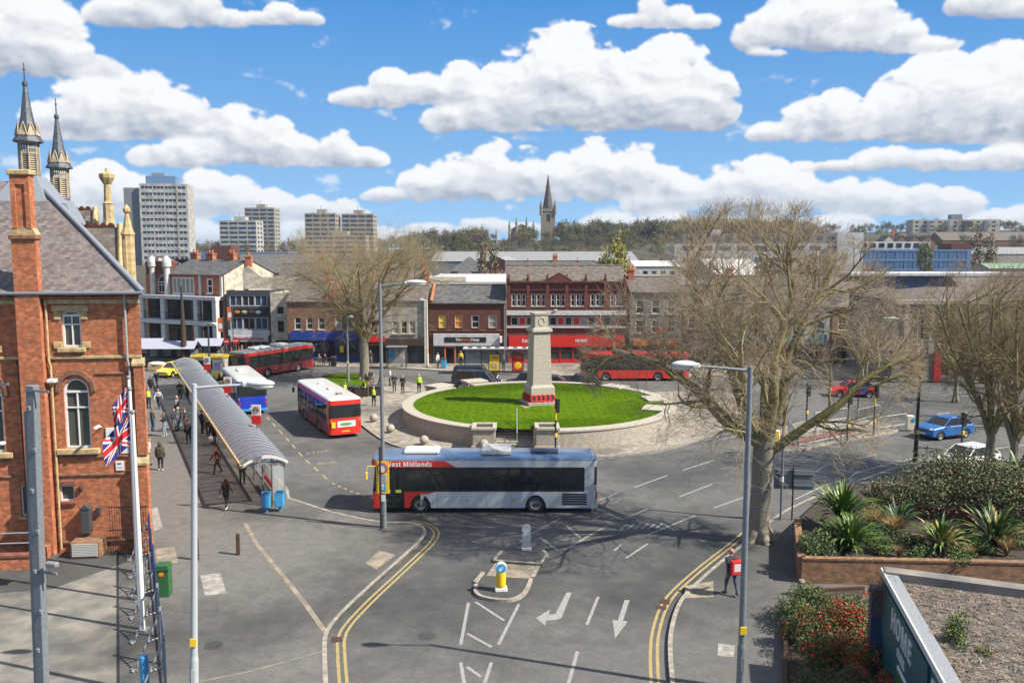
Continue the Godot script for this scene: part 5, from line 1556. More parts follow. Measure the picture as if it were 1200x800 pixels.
	for q in [v3(7.5, 12.0, -4.5), v3(11.3, 12.0, -4.5), v3(3.0, 12.0, -6.0)]:
		chimney(o, q, v3(1.2, 1.1, 0.7), 2)

# ---------------------------------------------------------------- roofs and buildings beyond the square
# a tower block: floors of window strips set in concrete bands
func tower(label: String, pos: Vector3, turn: float, w: float, dep: float, floors: int, fh: float, wallmat, glass, cols: int, strips := true) -> Node3D:
	var o := thing("tower_block", label, "tower block", pos, turn, "tower blocks on the left skyline")
	var h := floors * fh + 1.5
	var holes := []
	var m := mb()
	for f in floors:
		if strips:
			holes.append([w * 0.04, 1.0 + f * fh + fh * 0.35, w * 0.72, fh * 0.42])
			holes.append([w * 0.8, 1.0 + f * fh + fh * 0.35, w * 0.16, fh * 0.42])
		else:
			for c in cols:
				holes.append([w * (c + 0.06) / cols, 1.0 + f * fh + fh * 0.28, w * 0.88 / cols, fh * 0.5])
	m.wall(w, h, holes, 0.5)
	var side := []
	for f in floors:
		if not strips:
			side.append([dep * 0.15, 1.0 + f * fh + fh * 0.3, dep * 0.28, fh * 0.45])
			side.append([dep * 0.57, 1.0 + f * fh + fh * 0.3, dep * 0.28, fh * 0.45])
	m.wall(dep, h, side, 0.5, Transform3D(Basis(Vector3.UP, PI / 2), v3(w, 0, 0)))
	m.wall(dep, h, side, 0.5, Transform3D(Basis(Vector3.UP, -PI / 2), v3(0, 0, -dep)))
	m.quad(v3(w, 0, -dep), v3(0, 0, -dep), v3(0, h, -dep), v3(w, h, -dep))
	m.slab([v2(0, 0), v2(w, 0), v2(w, -dep), v2(0, -dep)], h, h, false)
	part(o, "wall", m, wallmat)
	for q in holes:
		var wd := part(o, "window", mb().box(v3(q[0] + q[2] / 2, q[1] + q[3] / 2, -0.32), v3(q[2], q[3], 0.06)), glass)
		if strips:
			var n := int(q[2] / 1.7)
			var bars := mb()
			for i in range(1, n):
				bars.box(v3(q[0] + q[2] * i / n, q[1] + q[3] / 2, -0.22), v3(0.5 if i % 3 == 0 else 0.2, q[3], 0.1))
			part(wd, "mullions", bars, "panel_white")
	for s in [[Transform3D(Basis(Vector3.UP, PI / 2), v3(w, 0, 0))], [Transform3D(Basis(Vector3.UP, -PI / 2), v3(0, 0, -dep))]]:
		for q in side:
			part(o, "window", mb().box(v3(q[0] + q[2] / 2, q[1] + q[3] / 2, -0.32), v3(q[2], q[3], 0.06), s[0]), glass)
	part(o, "plant_room", mb().box(v3(w * 0.5, h + 1.3, -dep / 2), v3(w * 0.3, 2.6, dep * 0.5)), wallmat)
	part(o, "mast", mb().rod(v3(w * 0.45, h + 2.6, -dep / 2), v3(w * 0.45, h + 5.5, -dep / 2), 0.18, 5), "paint_grey")
	return o

func build_background():
	# office tower on the left
	var o: Node3D = tower("grey office tower with strip windows above the arcade", v3(-181.38, 9.85, -420) * v3(1, 0, 1), deg_to_rad(8), 22.5, 14.0, 14, 3.1, "tower_concrete", "glass_blue", 1)
	part(o, "service_core", mb().box(v3(-4.0, 21.5, -8), v3(7.5, 43.0, 12)), "panel_grey")
	part(o, "roof_plant", mb().box(v3(9.5, 46.8, -7), v3(14, 4.0, 8)), "panel_blue")
	part(o, "roof_platform", mb().box(v3(8.0, 49.6, -7), v3(6.0, 1.6, 5)), "paint_grey")
	part(o, "drain_strip", mb().box(v3(17.5, 22, 0.1), v3(0.6, 43, 0.2)), "tower_tan")
	tower("paler tower block in front of its taller twin", v3(-190.58, 8.46, -560) * v3(1, 0, 1), 0.0, 24.0, 16.0, 10, 3.0, "tower_concrete", "glass_blue", 4, false)
	tower("taller grey tower block behind its paler neighbour", v3(-198.7, 7.67, -640) * v3(1, 0, 1), 0.0, 22.0, 16.0, 14, 3.0, "tower_tan", "glass_blue", 4, false)
	tower("brown tower block half hidden by the leafless street tree", v3(-134.85, 8.46, -560) * v3(1, 0, 1), 0.0, 20.0, 16.0, 12, 2.9, "tower_tan", "glass_blue", 4, false)
	tower("tall brown tower block above the crown of the street tree", v3(-112.87, 8.36, -570) * v3(1, 0, 1), 0.0, 21.0, 16.0, 12, 2.9, "tower_tan", "glass_blue", 4, false)
	tower("low brown block of flats between two brown towers", v3(-125.88, 3.31, -540) * v3(1, 0, 1), 0.0, 34.0, 12.0, 7, 2.9, "tower_tan", "glass_blue", 5, false)
	# blue clad offices
	var wins := row_of(9, 1.5, 3.4, 9.2, 2.0, 1.5, 2, 1, "panel_white", "glass_blue", null) + row_of(9, 1.5, 3.4, 6.0, 2.0, 1.5, 2, 1, "panel_white", "glass_blue", null)
	o = block("blue_offices", "long pale blue clad office block behind the arcade roofs", v3(-101.56, 11.33, -270) * v3(1, 0, 1), 0, 31.0, 12, 12.6, "panel_blue", wins, ["flat", 0.2, "roof_grey"])
	block("brick_stair_tower", "dark brick stair tower beside the blue offices", v3(-91.77, 11.41, -262) * v3(1, 0, 1), 0, 6.0, 8, 14.6, "brick_dark", [], ["flat", 0.2, "roof_grey"])
	# large brick hall with slate roof behind the cream gable
	block("brick_warehouse", "big dark gabled brick warehouse behind the cream gable", v3(-47.42, 0, -150), deg_to_rad(20), 16.0, 14, 9.6, "brick_brown", [], ["gable", 3.2, "slate_grey"])
	block("brick_terrace", "orange brick building with slate roof behind the street tree", v3(-35.53, 0, -128), 0, 18.0, 10, 8.6, "brick_orange", row_of(5, 1.5, 3.3, 5.6, 1.2, 1.6), ["gable", 2.8, "slate_grey"], [[v3(6, 10.6, -5), v3(0.9, 2.0, 0.8), 2], [v3(13, 10.6, -5), v3(0.9, 2.0, 0.8), 2]])
	block("brick_terrace", "brown brick building with tall chimneys behind the rendered shop", v3(-21.38, 0, -126), 0, 9.0, 10, 8.4, "brick_brown", [], ["gable", 2.2, "slate_brown"], [[v3(2, 10.0, -5), v3(0.8, 1.8, 0.8), 2], [v3(8, 10.0, -5), v3(0.8, 1.8, 0.8), 2]])
	# white flat roofs behind the loan shop
	var wf := block("flat_roofed_store", "low store with a bright white flat roof", v3(-12.96, 0, -118), 0, 21.0, 38, 9.3, "render_white", [], ["flat", 0.12, "roof_white"])
	part(wf, "roof_step", mb().span(v3(0.5, 9.3, -6), v3(6.5, 9.9, -2)), "render_cream")
	part(wf, "roof_monitor", mb().prism([v2(13, 9.3), v2(20.5, 9.3), v2(20.5, 10.0)], -12, -6), "roof_white")
	block("flat_roofed_store", "lower grey roofed store left of the white flat roof", v3(-15.84, 0, -122), 0, 6.0, 30, 8.6, "render_grey", [], ["flat", 0.12, "roof_grey"])
	# slate roofed houses and sheds
	block("slate_roofed_house", "brick house with grey hipped roof below the church wood", v3(-15.65, 0, -215), 0, 9.5, 9, 8.0, "brick_orange", row_of(3, 1, 2.8, 5.3, 1.1, 1.4), ["hip", 3.6, "slate_grey"], [[v3(8.0, 10.5, -4), v3(0.9, 2.2, 0.9), 2]])
	block("slate_roofed_house", "small brick house with slate gable left of the hipped one", v3(-14.59, 0, -195), 0, 7.0, 8, 6.6, "brick_dark", [], ["hip", 2.6, "slate_grey"])
	block("brick_workshop", "brick workshop with pale lean-to roof among the sheds", v3(-8.08, 0, -225), deg_to_rad(-15), 9.0, 12, 9.6, "brick_brown", [], ["cross", 2.0, "roof_grey"])
	block("long_slate_roof", "long low brick range with dark slate roof behind the bank", v3(-1.48, 0, -185), 0, 20.0, 9, 8.4, "brick_dark", row_of(6, 1.5, 3.0, 5.4, 1.2, 1.4), ["gable", 2.6, "slate_grey"], [[v3(11.0, 10.3, -4.5), v3(1.0, 1.9, 0.9), 3], [v3(5.0, 10.2, -4.5), v3(0.7, 1.0, 0.7), 1], [v3(16.0, 10.2, -4.5), v3(0.7, 1.0, 0.7), 1]])
	block("gabled_house", "white gabled house with dark roof beside the yellow willow", v3(20.94, 0, -200), deg_to_rad(-30), 6.5, 9, 7.6, "render_white", [], ["cross", 3.4, "slate_brown"])
	block("grey_shed", "very long pale grey industrial shed below the church", v3(-28.36, 0, -300), 0, 73.0, 40, 9.2, "panel_grey", [], ["gable", 3.2, "roof_grey"])
	block("grey_shed", "white roofed shed right of the yellow willow", v3(29.33, 0, -230), 0, 16.0, 22, 9.0, "render_white", row_of(6, 1, 2.4, 6.6, 1.4, 1.2, 1, 1), ["gable", 1.2, "roof_white"])
	block("flat_roofed_store", "mauve grey flat roof behind the stone fronted shop", v3(16.17, 0, -120), 0, 15.0, 50, 8.8, "render_grey", [], ["flat", 0.12, "roof_grey"])
	block("slate_roofed_range", "long brown roofed range behind the teal shop", v3(32.36, 0, -135), 0, 24.0, 16, 6.8, "brick_brown", row_of(6, 2, 3.6, 4.6, 1.3, 1.5), ["gable", 2.2, "slate_brown"], [[v3(4, 8.6, -8), v3(1.2, 1.9, 0.8), 3]])
	block("white_roof_hall", "pale pitched roof showing through the tree crown", v3(40.35, 0, -170), deg_to_rad(12), 11.0, 14, 8.6, "render_white", [], ["gable", 3.0, "roof_white"])
	# white panelled college
	wins = []
	for fl in 4:
		for i in 9:
			wins.append([2.5 + i * 5.6, 2.2 + fl * 3.6, 3.6, 1.5, 3, 1, "panel_navy", "glass_blue"])
	o = block("college_building", "long white panelled college block with rows of wide windows", v3(50.21, 0, -265), 0, 53.0, 16, 15.2, "panel_white", wins, ["flat", 0.25, "roof_grey"])
	part(o, "upper_storey", mb().span(v3(3, 15.2, -14), v3(53, 18.2, -1.2)), "panel_grey")
	for i in 12:
		part(o, "upper_window", mb().box(v3(5.0 + i * 4.0, 16.8, -1.18), v3(2.0, 1.5, 0.1)), "glass_blue")
	part(o, "end_slab", mb().span(v3(50.0, 0, -10), v3(58.0, 18.6, 0.6)), "panel_white")
	part(o, "stair_glazing", mb().box(v3(47.2, 9.0, 0.1), v3(3.0, 9.0, 0.2)), "glass_wall_blue")
	part(o, "roof_unit", mb().span(v3(12, 18.2, -8), v3(16, 19.6, -5)), "panel_white")
	# blue glass building
	wins = []
	for fl in 4:
		for i in 12:
			wins.append([0.6 + i * 2.85, 1.0 + fl * 3.1, 2.7, 2.5, 2, 1, "panel_blue", "glass_wall_blue"])
	o = block("blue_glass_building", "blue glazed office building right of the white college", v3(111.34, 0, -275), 0, 36.0, 16, 13.4, "panel_blue", wins, ["flat", 0.3, "roof_grey"])
	part(o, "top_storey", mb().span(v3(0, 13.4, -10), v3(23.0, 15.9, -0.5)), "panel_white")
	for i in 8:
		part(o, "top_window", mb().box(v3(1.8 + i * 2.8, 14.7, -0.45), v3(1.7, 1.4, 0.12)), "glass_dark")
	part(o, "brick_box", mb().span(v3(30, 13.4, -10), v3(36, 15.3, -1)), "brick_dark")
	part(o, "logo_panel", mb().cbox(v3(3.2, 6.2, 0.25), v3(5.4, 2.6, 0.2), 0.03), "paint_black")
	part(o, "logo_ring", mb().tube(ring_points(v3(1.6, 6.3, 0.42), 0.65, 14), filled(15, 0.22), 6, false), "paint_red")
	part(o, "logo_text_bar", mb().box(v3(4.1, 6.2, 0.38), v3(2.6, 0.4, 0.06)), "paint_red")
	for i in 3:
		part(o, "roof_vent_unit", mb().cbox(v3(19.0 + i * 4.0, 3.8, 1.2), v3(1.8, 3.4, 1.6), 0.1), "panel_white")
	# flat canopy building closer in on the right
	wins = row_of(11, 1.0, 2.0, 7.2, 1.8, 1.6, 1, 1, "panel_grey", "glass_wall_blue", null)
	o = block("canopied_building", "grey flat canopied building with a band of teal windows", v3(56.45, 0, -142), 0, 26.0, 18, 9.2, "panel_grey", wins, ["flat", 0.15, "roof_grey"])
	part(o, "canopy_edge", mb().cbox(v3(13, 9.6, -3), v3(27.5, 0.5, 9), 0.05), "panel_white")
	block("slate_roofed_house", "grey roofed low house in front of the canopied building", v3(49.09, 0, -118), 0, 9.0, 9, 6.8, "stone_grey", [], ["hip", 1.7, "slate_brown"])
	block("brick_terrace", "brick range behind the right-hand trees", v3(66.87, 0, -125), 0, 30.0, 10, 6.5, "brick_brown", row_of(8, 1.5, 3.5, 3.9, 1.3, 1.5), ["gable", 3.0, "slate_brown"])
	block("green_roofed_shed", "low shed with a pale green roof on the far right", v3(133.89, 0, -240), 0, 17.0, 9, 8.2, "render_grey", [], ["gable", 1.2, flat(0.22, 0.34, 0.24)])
	# brick houses and flats on the hill to the right
	for i in 4:
		var x: float = 186.05 + i * 6.6
		block("gabled_house", ["pale gabled house at the left of the hill terrace", "red brick gabled house beside the hill chimney", "red gabled house second from the right on the hill terrace", "rightmost red gabled house of the hill terrace"][i], v3(x, hill(x, 430.0), -430), 0, 6.2, 10, float(16.97) - hill(x, 430.0), "brick_brown" if i > 0 else "render_cream", row_of(2, 1.0, 2.6, 2.0, 1.4, 1.6), ["cross", 3.0, "slate_brown"], [[v3(0.5, 9.0, -6), v3(1.0, 6.0, 1.0), 2]] if i == 1 else [], "gabled terrace on the hill")
	var fx: float = 303.01
	var fy := float(24.9)
	wins = []
	for fl in 3:
		for i in 11:
			wins.append([1.5 + i * 5.6, 1.2 + fl * 3.0, 2.6, 1.6, 2, 1, "paint_white", "glass_dark"])
	o = block("hilltop_flats", "long pale block of flats on the hilltop at right", v3(fx, fy, -650), deg_to_rad(-4), 63.0, 12, 10.0, "render_cream", wins, ["flat", 0.3, "roof_grey"])
	part(o, "tank_room", mb().span(v3(29, 10.0, -9), v3(37, 14.0, -3)), "paint_grey")
	for i in 4:
		part(o, "balcony_stack", mb().span(v3(9.5 + i * 14, 0.8, 0.05), v3(12.5 + i * 14, 9.2, 1.2)), "panel_grey")
	block("hill_shed", "long low grey roofs below the hilltop flats", v3(260.74, hill(260, 520), -520), 0, 60.0, 20, 3.0, "brick_brown", [], ["gable", 5.0, "slate_brown"])
	block("hill_shed", "pale low roofs at the far right below the hilltop", v3(212.76, hill(215, 400), -400), 0, 60.0, 20, 4.5, "render_grey", [], ["gable", 3.0, "roof_grey"])

	build_church()

func ring_points(c: Vector3, r: float, n: int) -> Array:
	var out := []
	for i in n + 1:
		out.append(c + v3(cos(TAU * i / n), sin(TAU * i / n), 0) * r)
	return out

func filled(n: int, v: float) -> Array:
	var out := []
	out.resize(n)
	out.fill(v)
	return out

func build_church():
	var c := v3(25.05, 14, -600)
	var g := hill(c.x, 600.0) - 2.0
	var o := thing("hill_church", "grey stone church with a tall dark spire on the wooded hill", "church", v3(c.x, g, -600))
	var top := float(39.37) - g
	var tip := float(64.51) - g
	var w := 9.6
	var m := mb()
	m.wall(w, top, [[w / 2 - 1.3, top - 7.5, 2.6, 5.0]], 0.6, T(v3(-w / 2, 0, w / 2)))
	m.wall(w, top, [[w / 2 - 1.3, top - 7.5, 2.6, 5.0]], 0.6, Transform3D(Basis(Vector3.UP, PI / 2), v3(w / 2, 0, w / 2)))
	m.wall(w, top, [], 0.6, Transform3D(Basis(Vector3.UP, -PI / 2), v3(-w / 2, 0, -w / 2)))
	m.wall(w, top, [], 0.6, T(v3(w / 2, 0, -w / 2), PI))
	part(o, "tower", m, "stone_church")
	part(o, "belfry_window", mb().box(v3(0, top - 5.0, w / 2 - 0.5), v3(2.6, 5.0, 0.1)), "wood_brown")
	part(o, "belfry_window", mb().box(v3(w / 2 - 0.5, top - 5.0, 0), v3(0.1, 5.0, 2.6)), "wood_brown")
	part(o, "parapet", mb().strip([v2(-w / 2, -w / 2), v2(w / 2, -w / 2), v2(w / 2, w / 2), v2(-w / 2, w / 2)], 0.9, top - 0.5, top + 1.4, true), "stone_church")
	for sx in [-1, 1]:
		for sz in [-1, 1]:
			part(o, "pinnacle", mb().lathe([v2(0.9, -3), v2(0.9, 2.2), v2(1.1, 2.5), v2(0.1, 7.0)], 6, v3(sx * w / 2, top, sz * w / 2), false), "stone_church")
	part(o, "spire", mb().lathe([v2(w * 0.42, 0), v2(w * 0.17, (tip - top) * 0.58), v2(0.12, tip - top)], 8, v3(0, top, 0), false), flat(0.09, 0.075, 0.07, 0.9))
	# nave: great east gable with tall windows and pinnacles
	var n0: float = float(-1.76) - c.x
	var nw := 16.5
	var na := float(30.27) - g
	var ne := na - 4.2
	var tt := T(v3(n0, 0, 12))
	var nm := mb()
	nm.wall(nw, ne, [[5.4, ne - 7.5, 5.6, 7.4], [1.2, ne - 8, 2.2, 6.0], [13.0, ne - 8, 2.2, 6.0]], 0.7, tt)
	nm.tri(tt * v3(0, ne, 0), tt * v3(nw, ne, 0), tt * v3(nw / 2, na, 0))
	nm.quad(tt * v3(0, 0, -30), tt * v3(0, 0, 0), tt * v3(0, ne, 0), tt * v3(0, ne, -30))
	nm.quad(tt * v3(nw, 0, 0), tt * v3(nw, 0, -30), tt * v3(nw, ne, -30), tt * v3(nw, ne, 0))
	part(o, "nave_wall", nm, "stone_church")
	for q in [[5.4, 5.6, 7.4, 7.5], [1.2, 2.2, 6.0, 8.0], [13.0, 2.2, 6.0, 8.0]]:
		var f := mb()
		for i in 4:
			f.box(tt * v3(q[0] + q[1] * (i + 0.5) / 4, ne - q[3] + q[2] / 2, -0.3), v3(0.18, q[2], 0.2))
		part(o, "tracery", f, "stone_church")
		part(o, "nave_window", mb().box(tt * v3(q[0] + q[1] / 2, ne - q[3] + q[2] / 2, -0.55), v3(q[1], q[2], 0.1)), "glass_dark")
	part(o, "nave_roof", mb().quad_sheet([tt * v3(nw, ne, 0), tt * v3(nw, ne, -30), tt * v3(nw / 2, na, -30), tt * v3(nw / 2, na, 0)]).quad_sheet([tt * v3(0, ne, -30), tt * v3(0, ne, 0), tt * v3(nw / 2, na, 0), tt * v3(nw / 2, na, -30)]), "lead")
	for q in [[0.0, ne], [4.8, ne + 2.4], [11.7, ne + 2.4], [nw, ne], [-9.0, ne - 6], [-16.0, ne - 6]]:
		part(o, "pinnacle", mb().lathe([v2(0.8, -8), v2(0.75, 1.5), v2(0.95, 1.8), v2(0.08, 6.6)], 6, tt * v3(q[0], q[1], 0.2), false), "stone_church")
	part(o, "aisle", mb().span(tt * v3(-17, 0, -20), tt * v3(-0.05, ne - 7, -0.5)), "stone_church")

# ---------------------------------------------------------------- trees
class Grower:
	var r := RandomNumberGenerator.new()
	var wood: MB
	var twigs: MB
	var bark_a := Color(0.75, 0.75, 0.75)
	var moss := Color(1.55, 1.5, 0.45)
	var moss_share := 0.7
	var tw_a := Color(0.25, 0.19, 0.13)
	var tw_b := Color(0.48, 0.4, 0.27)
	var center := Vector3.ZERO
	var radii := Vector3.ONE * 6.0
	var max_level := 5
	var lift := 0.1
	var count := 0
	var ends := 3
	var fine := 1.0

	func inside(p: Vector3) -> float:
		return ((p - center) / radii).length()

	# a crooked limb with its side branches
	func limb(p: Vector3, dir: Vector3, length: float, rad: float, level: int):
		var steps := 5 if level < 2 else (4 if level < 4 else (3 if level < 5 else 2))
		var pts := [p]
		var rr := [rad]
		var d := dir.normalized()
		var q := p
		var wob := 0.16 + 0.05 * level
		var cut := steps
		for i in steps:
			d = (d + Vector3(r.randf_range(-1, 1), r.randf_range(-1, 1) + lift, r.randf_range(-1, 1)) * wob).normalized()
			q += d * length / steps
			pts.append(q)
			rr.append(maxf(rad * lerpf(1.0, 0.42 if level < 3 else 0.25, float(i + 1) / steps), 0.0045))
			if inside(q) > 1.0 and level > 0:
				cut = i + 1
				rr[-1] = maxf(rr[-1] * 0.4, 0.006)
				break
		lay(pts, rr, level)
		count += 1
		if level >= max_level:
			return
		var n: int = [4, 5, 5, 6, 6, 3][level] if level < 6 else 3
		n = int(n * fine)
		for i in n:
			var t := r.randf_range(0.28, 1.0)
			var k := mini(int(t * cut), cut - 1)
			var a: Vector3 = pts[k].lerp(pts[k + 1], t * cut - k)
			if inside(a) > 1.04:
				continue
			var along: Vector3 = (pts[k + 1] - pts[k]).normalized()
			var side := along.cross(Vector3(r.randf_range(-1, 1), r.randf_range(-1, 1), r.randf_range(-1, 1))).normalized()
			var out: Vector3 = (a - center) / radii
			var nd := (along * r.randf_range(0.5, 1.0) + side * r.randf_range(0.55, 1.0) + out * 0.25 + Vector3.UP * lift).normalized()
			limb(a, nd, length * r.randf_range(0.5, 0.78), rr[k] * r.randf_range(0.38, 0.6), level + 1)

	func lay(pts: Array, rr: Array, level: int):
		if level <= 3:
			var m := r.randf_range(0.35, 1.0)
			wood.col = bark_a.lerp(moss, moss_share * m * (1.0 if level > 0 else 0.25)) * r.randf_range(0.85, 1.1)
			wood.tube(pts, rr, 8 if level == 0 else (6 if level < 2 else (5 if level < 3 else 4)), false)
		else:
			twigs.col = tw_a.lerp(tw_b, r.randf())
			twigs.tube(pts, rr, 3, false)

# one bare tree: limbs is a list of [points..., radius] given from the trunk's own foot
func bare_tree(nm: String, label: String, pos: Vector3, trunk: Array, trunk_r: Array, limbs: Array, crown: Vector3, radii: Vector3, seed_: int, levels := 5, fine := 1.0, look := {}, group := "") -> Node3D:
	var o := thing(nm, label, "tree", pos, 0, group)
	var g := Grower.new()
	g.r.seed = seed_
	g.wood = mb().tint(Color.WHITE)
	g.twigs = mb().tint(Color.WHITE)
	g.center = crown
	g.radii = radii
	g.max_level = levels
	g.fine = fine
	g.tw_a = look.get("dark", g.tw_a)
	g.tw_b = look.get("pale", g.tw_b)
	g.moss = look.get("moss", g.moss)
	g.moss_share = look.get("moss_share", g.moss_share)
	var tk := mb().tint(Color(0.95, 0.95, 0.95))
	tk.tube(trunk, trunk_r, 14)
	# root flare
	for i in 6:
		var a := TAU * i / 6 + 0.3
		var d := v3(cos(a), 0, sin(a))
		tk.tube([d * trunk_r[0] * 0.55 + v3(0, 0.5, 0), d * trunk_r[0] * 0.95 + v3(0, 0.14, 0), d * trunk_r[0] * 1.3 + v3(0, -0.05, 0)], [trunk_r[0] * 0.4, trunk_r[0] * 0.32, trunk_r[0] * 0.2], 7)
	part(o, "trunk", tk, "bark")
	for l in limbs:
		var pts: Array = l[0]
		var rr := []
		for i in pts.size():
			rr.append(l[1] * lerpf(1.0, 0.45, float(i) / (pts.size() - 1)))
		g.lay(pts, rr, 1)
		for i in range(1, pts.size()):
			var n := int((1 if i == 1 else (4 if i == 2 else 6)) * look.get("dense", 1.0))
			for k in n:
				var a: Vector3 = pts[i - 1].lerp(pts[i], g.r.randf_range(0.2, 1.0))
				var along: Vector3 = (pts[i] - pts[i - 1]).normalized()
				var side := along.cross(v3(g.r.randf_range(-1, 1), g.r.randf_range(-1, 1), g.r.randf_range(-1, 1))).normalized()
				g.limb(a, along * g.r.randf_range(0.4, 1.0) + side * g.r.randf_range(0.5, 1.0), (pts[i] - pts[i - 1]).length() * g.r.randf_range(0.9, 1.6), rr[i] * g.r.randf_range(0.35, 0.6), 2)
	part(o, "limbs", g.wood, "bark")
	var t := part(o, "crown", g.twigs, "twig")
	t.set_meta("kind", "stuff")
	return o

func build_trees():
	# the big plane tree on the right pavement
	var fork := v3(0.1, 4.6, 0)
	var limbs := [
		[[fork, v3(-1.6, 5.6, 0.4), v3(-3.2, 7.3, 0.8), v3(-5.0, 8.6, 0.9), v3(-7.2, 9.2, 0.6)], 0.34],
		[[fork, v3(-0.9, 6.6, -0.4), v3(-1.5, 8.6, -0.9), v3(-2.6, 11.0, -1.5), v3(-3.4, 13.2, -1.6)], 0.30],
		[[fork, v3(0.2, 6.8, 0.9), v3(0.0, 9.0, 1.4), v3(0.6, 11.6, 1.8), v3(0.4, 14.0, 1.6)], 0.30],
		[[fork, v3(1.0, 6.4, -0.5), v3(1.4, 8.8, -0.9), v3(2.4, 11.0, -1.0), v3(3.6, 13.0, -1.2)], 0.28],
		[[v3(0.3, 4.2, 0), v3(1.6, 5.4, 0.5), v3(3.2, 6.7, 0.9), v3(4.4, 8.0, 1.0), v3(6.2, 9.0, 1.0)], 0.25],
		[[v3(0.1, 5.2, 0), v3(0.5, 6.4, -1.6), v3(1.0, 8.2, -3.2), v3(1.2, 10.0, -4.6)], 0.22],
		[[v3(-0.2, 5.0, 0), v3(-1.4, 6.6, 2.0), v3(-2.0, 8.2, 3.6), v3(-2.4, 10.0, 4.6)], 0.2]]
	bare_tree("plane_tree", "large leafless mossy tree on the right pavement", v3(11.8, 0.12, -39.5), [v3(0, -0.1, 0), v3(0, 0.7, 0), v3(0.02, 2.2, 0), v3(0.06, 3.6, 0), v3(0.1, 4.4, 0), v3(0.1, 5.2, 0)], [0.62, 0.5, 0.47, 0.48, 0.5, 0.36], limbs, v3(-0.9, 9.0, 0), v3(7.4, 6.6, 6.4), 71, 5, 1.17)
	# the street tree left of the memorial
	limbs = []
	var rr := RandomNumberGenerator.new()
	rr.seed = 4
	for i in 9:
		var a := TAU * i / 9 + rr.randf_range(-0.2, 0.2)
		var out := v3(cos(a), 0, sin(a) * 0.9)
		var s: float = [1.1, 0.7, 1.0, 0.8, 1.1, 0.75, 1.1, 0.85, 1.0][i]
		var f := v3(0, 3.6 + 0.4 * (i % 3), 0)
		limbs.append([[f, f + out * 0.9 * s + v3(0, 1.8, 0), f + out * 2.3 * s + v3(0, 3.8, 0), f + out * 4.0 * s + v3(0, 7.2 - s, 0), f + out * 6.0 * s + v3(0, 11.4 - 3.6 * s, 0)], 0.24 - 0.01 * i])
	bare_tree("street_tree", "broad leafless tree in the small grass bed by the buses", v3(-15.4, 0.15, -88.0), [v3(0, -0.1, 0), v3(0, 0.8, 0), v3(0.05, 2.4, 0), v3(0, 3.8, 0), v3(0, 4.8, 0)], [0.6, 0.5, 0.48, 0.46, 0.3], limbs, v3(0, 9.8, 0), v3(8.8, 8.2, 8.0), 18, 5, 0.86, {"dark": Color(0.28, 0.22, 0.13), "pale": Color(0.46, 0.38, 0.23), "moss": Color(1.2, 1.15, 0.5), "dense": 1.3})
	# two trees at the right edge
	limbs = []
	for i in 7:
		var a := TAU * i / 7 + 0.4
		var out := v3(cos(a), 0, sin(a))
		var f := v3(0, 2.2 + 0.3 * (i % 3), 0)
		limbs.append([[f, f + out * 0.6 + v3(0, 1.6, 0), f + out * 1.5 + v3(0, 3.4, 0), f + out * 2.8 + v3(0, 5.6, 0), f + out * (3.8 if i % 2 else 3.0) + v3(0, 8.2, 0)], 0.17])
	bare_tree("roadside_tree", "leafless upright tree beyond the large shrub at right", v3(29.34, 0.12, -51.29), [v3(0, -0.1, 0), v3(0, 1.2, 0), v3(0.05, 2.2, 0), v3(0.05, 3.0, 0)], [0.34, 0.28, 0.27, 0.2], limbs, v3(0, 7.8, 0), v3(5.2, 5.6, 5.0), 33, 5, 0.8, {"dark": Color(0.24, 0.17, 0.105), "pale": Color(0.36, 0.27, 0.16)}, "bare trees at the right edge")
	bare_tree("roadside_tree", "nearer mossy leafless tree at the right edge of the picture", v3(29.65, 0.12, -49.37), [v3(0, -0.1, 0), v3(0.03, 1.5, 0), v3(0.0, 3.0, 0), v3(0.05, 4.0, 0)], [0.26, 0.22, 0.2, 0.16], limbs, v3(0.4, 7.6, 0), v3(4.6, 5.2, 4.6), 47, 5, 0.8, {"moss_share": 0.8, "dark": Color(0.24, 0.17, 0.105), "pale": Color(0.36, 0.28, 0.16)}, "bare trees at the right edge")
	# more bare trees further right, along the far road
	for q in [[v3(40.34, 0.12, -76.52), 61, "leafless tree far right behind the parked blue car", 0.9], [v3(42.22, 0.12, -65.37), 62, "leafless tree cut by the right edge beyond the road", 1.0], [v3(49.93, 0.12, -83.61), 63, "distant leafless tree before the stone building at right", 0.85], [v3(35.34, 0.12, -85.19), 64, "slim leafless tree behind the traffic signals", 0.75]]:
		limbs = []
		rr.seed = q[1]
		var k: float = q[3]
		for i in 6:
			var a := TAU * i / 6 + rr.randf()
			var out := v3(cos(a), 0, sin(a))
			var f := v3(0, 2.4 * k, 0)
			limbs.append([[f, f + (out * 0.8 + v3(0, 1.6, 0)) * k, f + (out * 1.9 + v3(0, 3.2, 0)) * k, f + (out * 3.0 + v3(0, 5.2, 0)) * k], 0.15 * k])
		bare_tree("roadside_tree", q[2], q[0], [v3(0, -0.1, 0), v3(0, 1.2 * k, 0), v3(0, 2.8 * k, 0)], [0.28 * k, 0.22 * k, 0.18 * k], limbs, v3(0, 6.6, 0) * k, v3(4.6, 4.8, 4.6) * k, q[1], 5, 0.66, {"dark": Color(0.23, 0.165, 0.11), "pale": Color(0.34, 0.255, 0.16)}, "bare trees at the right edge")

	build_wood()

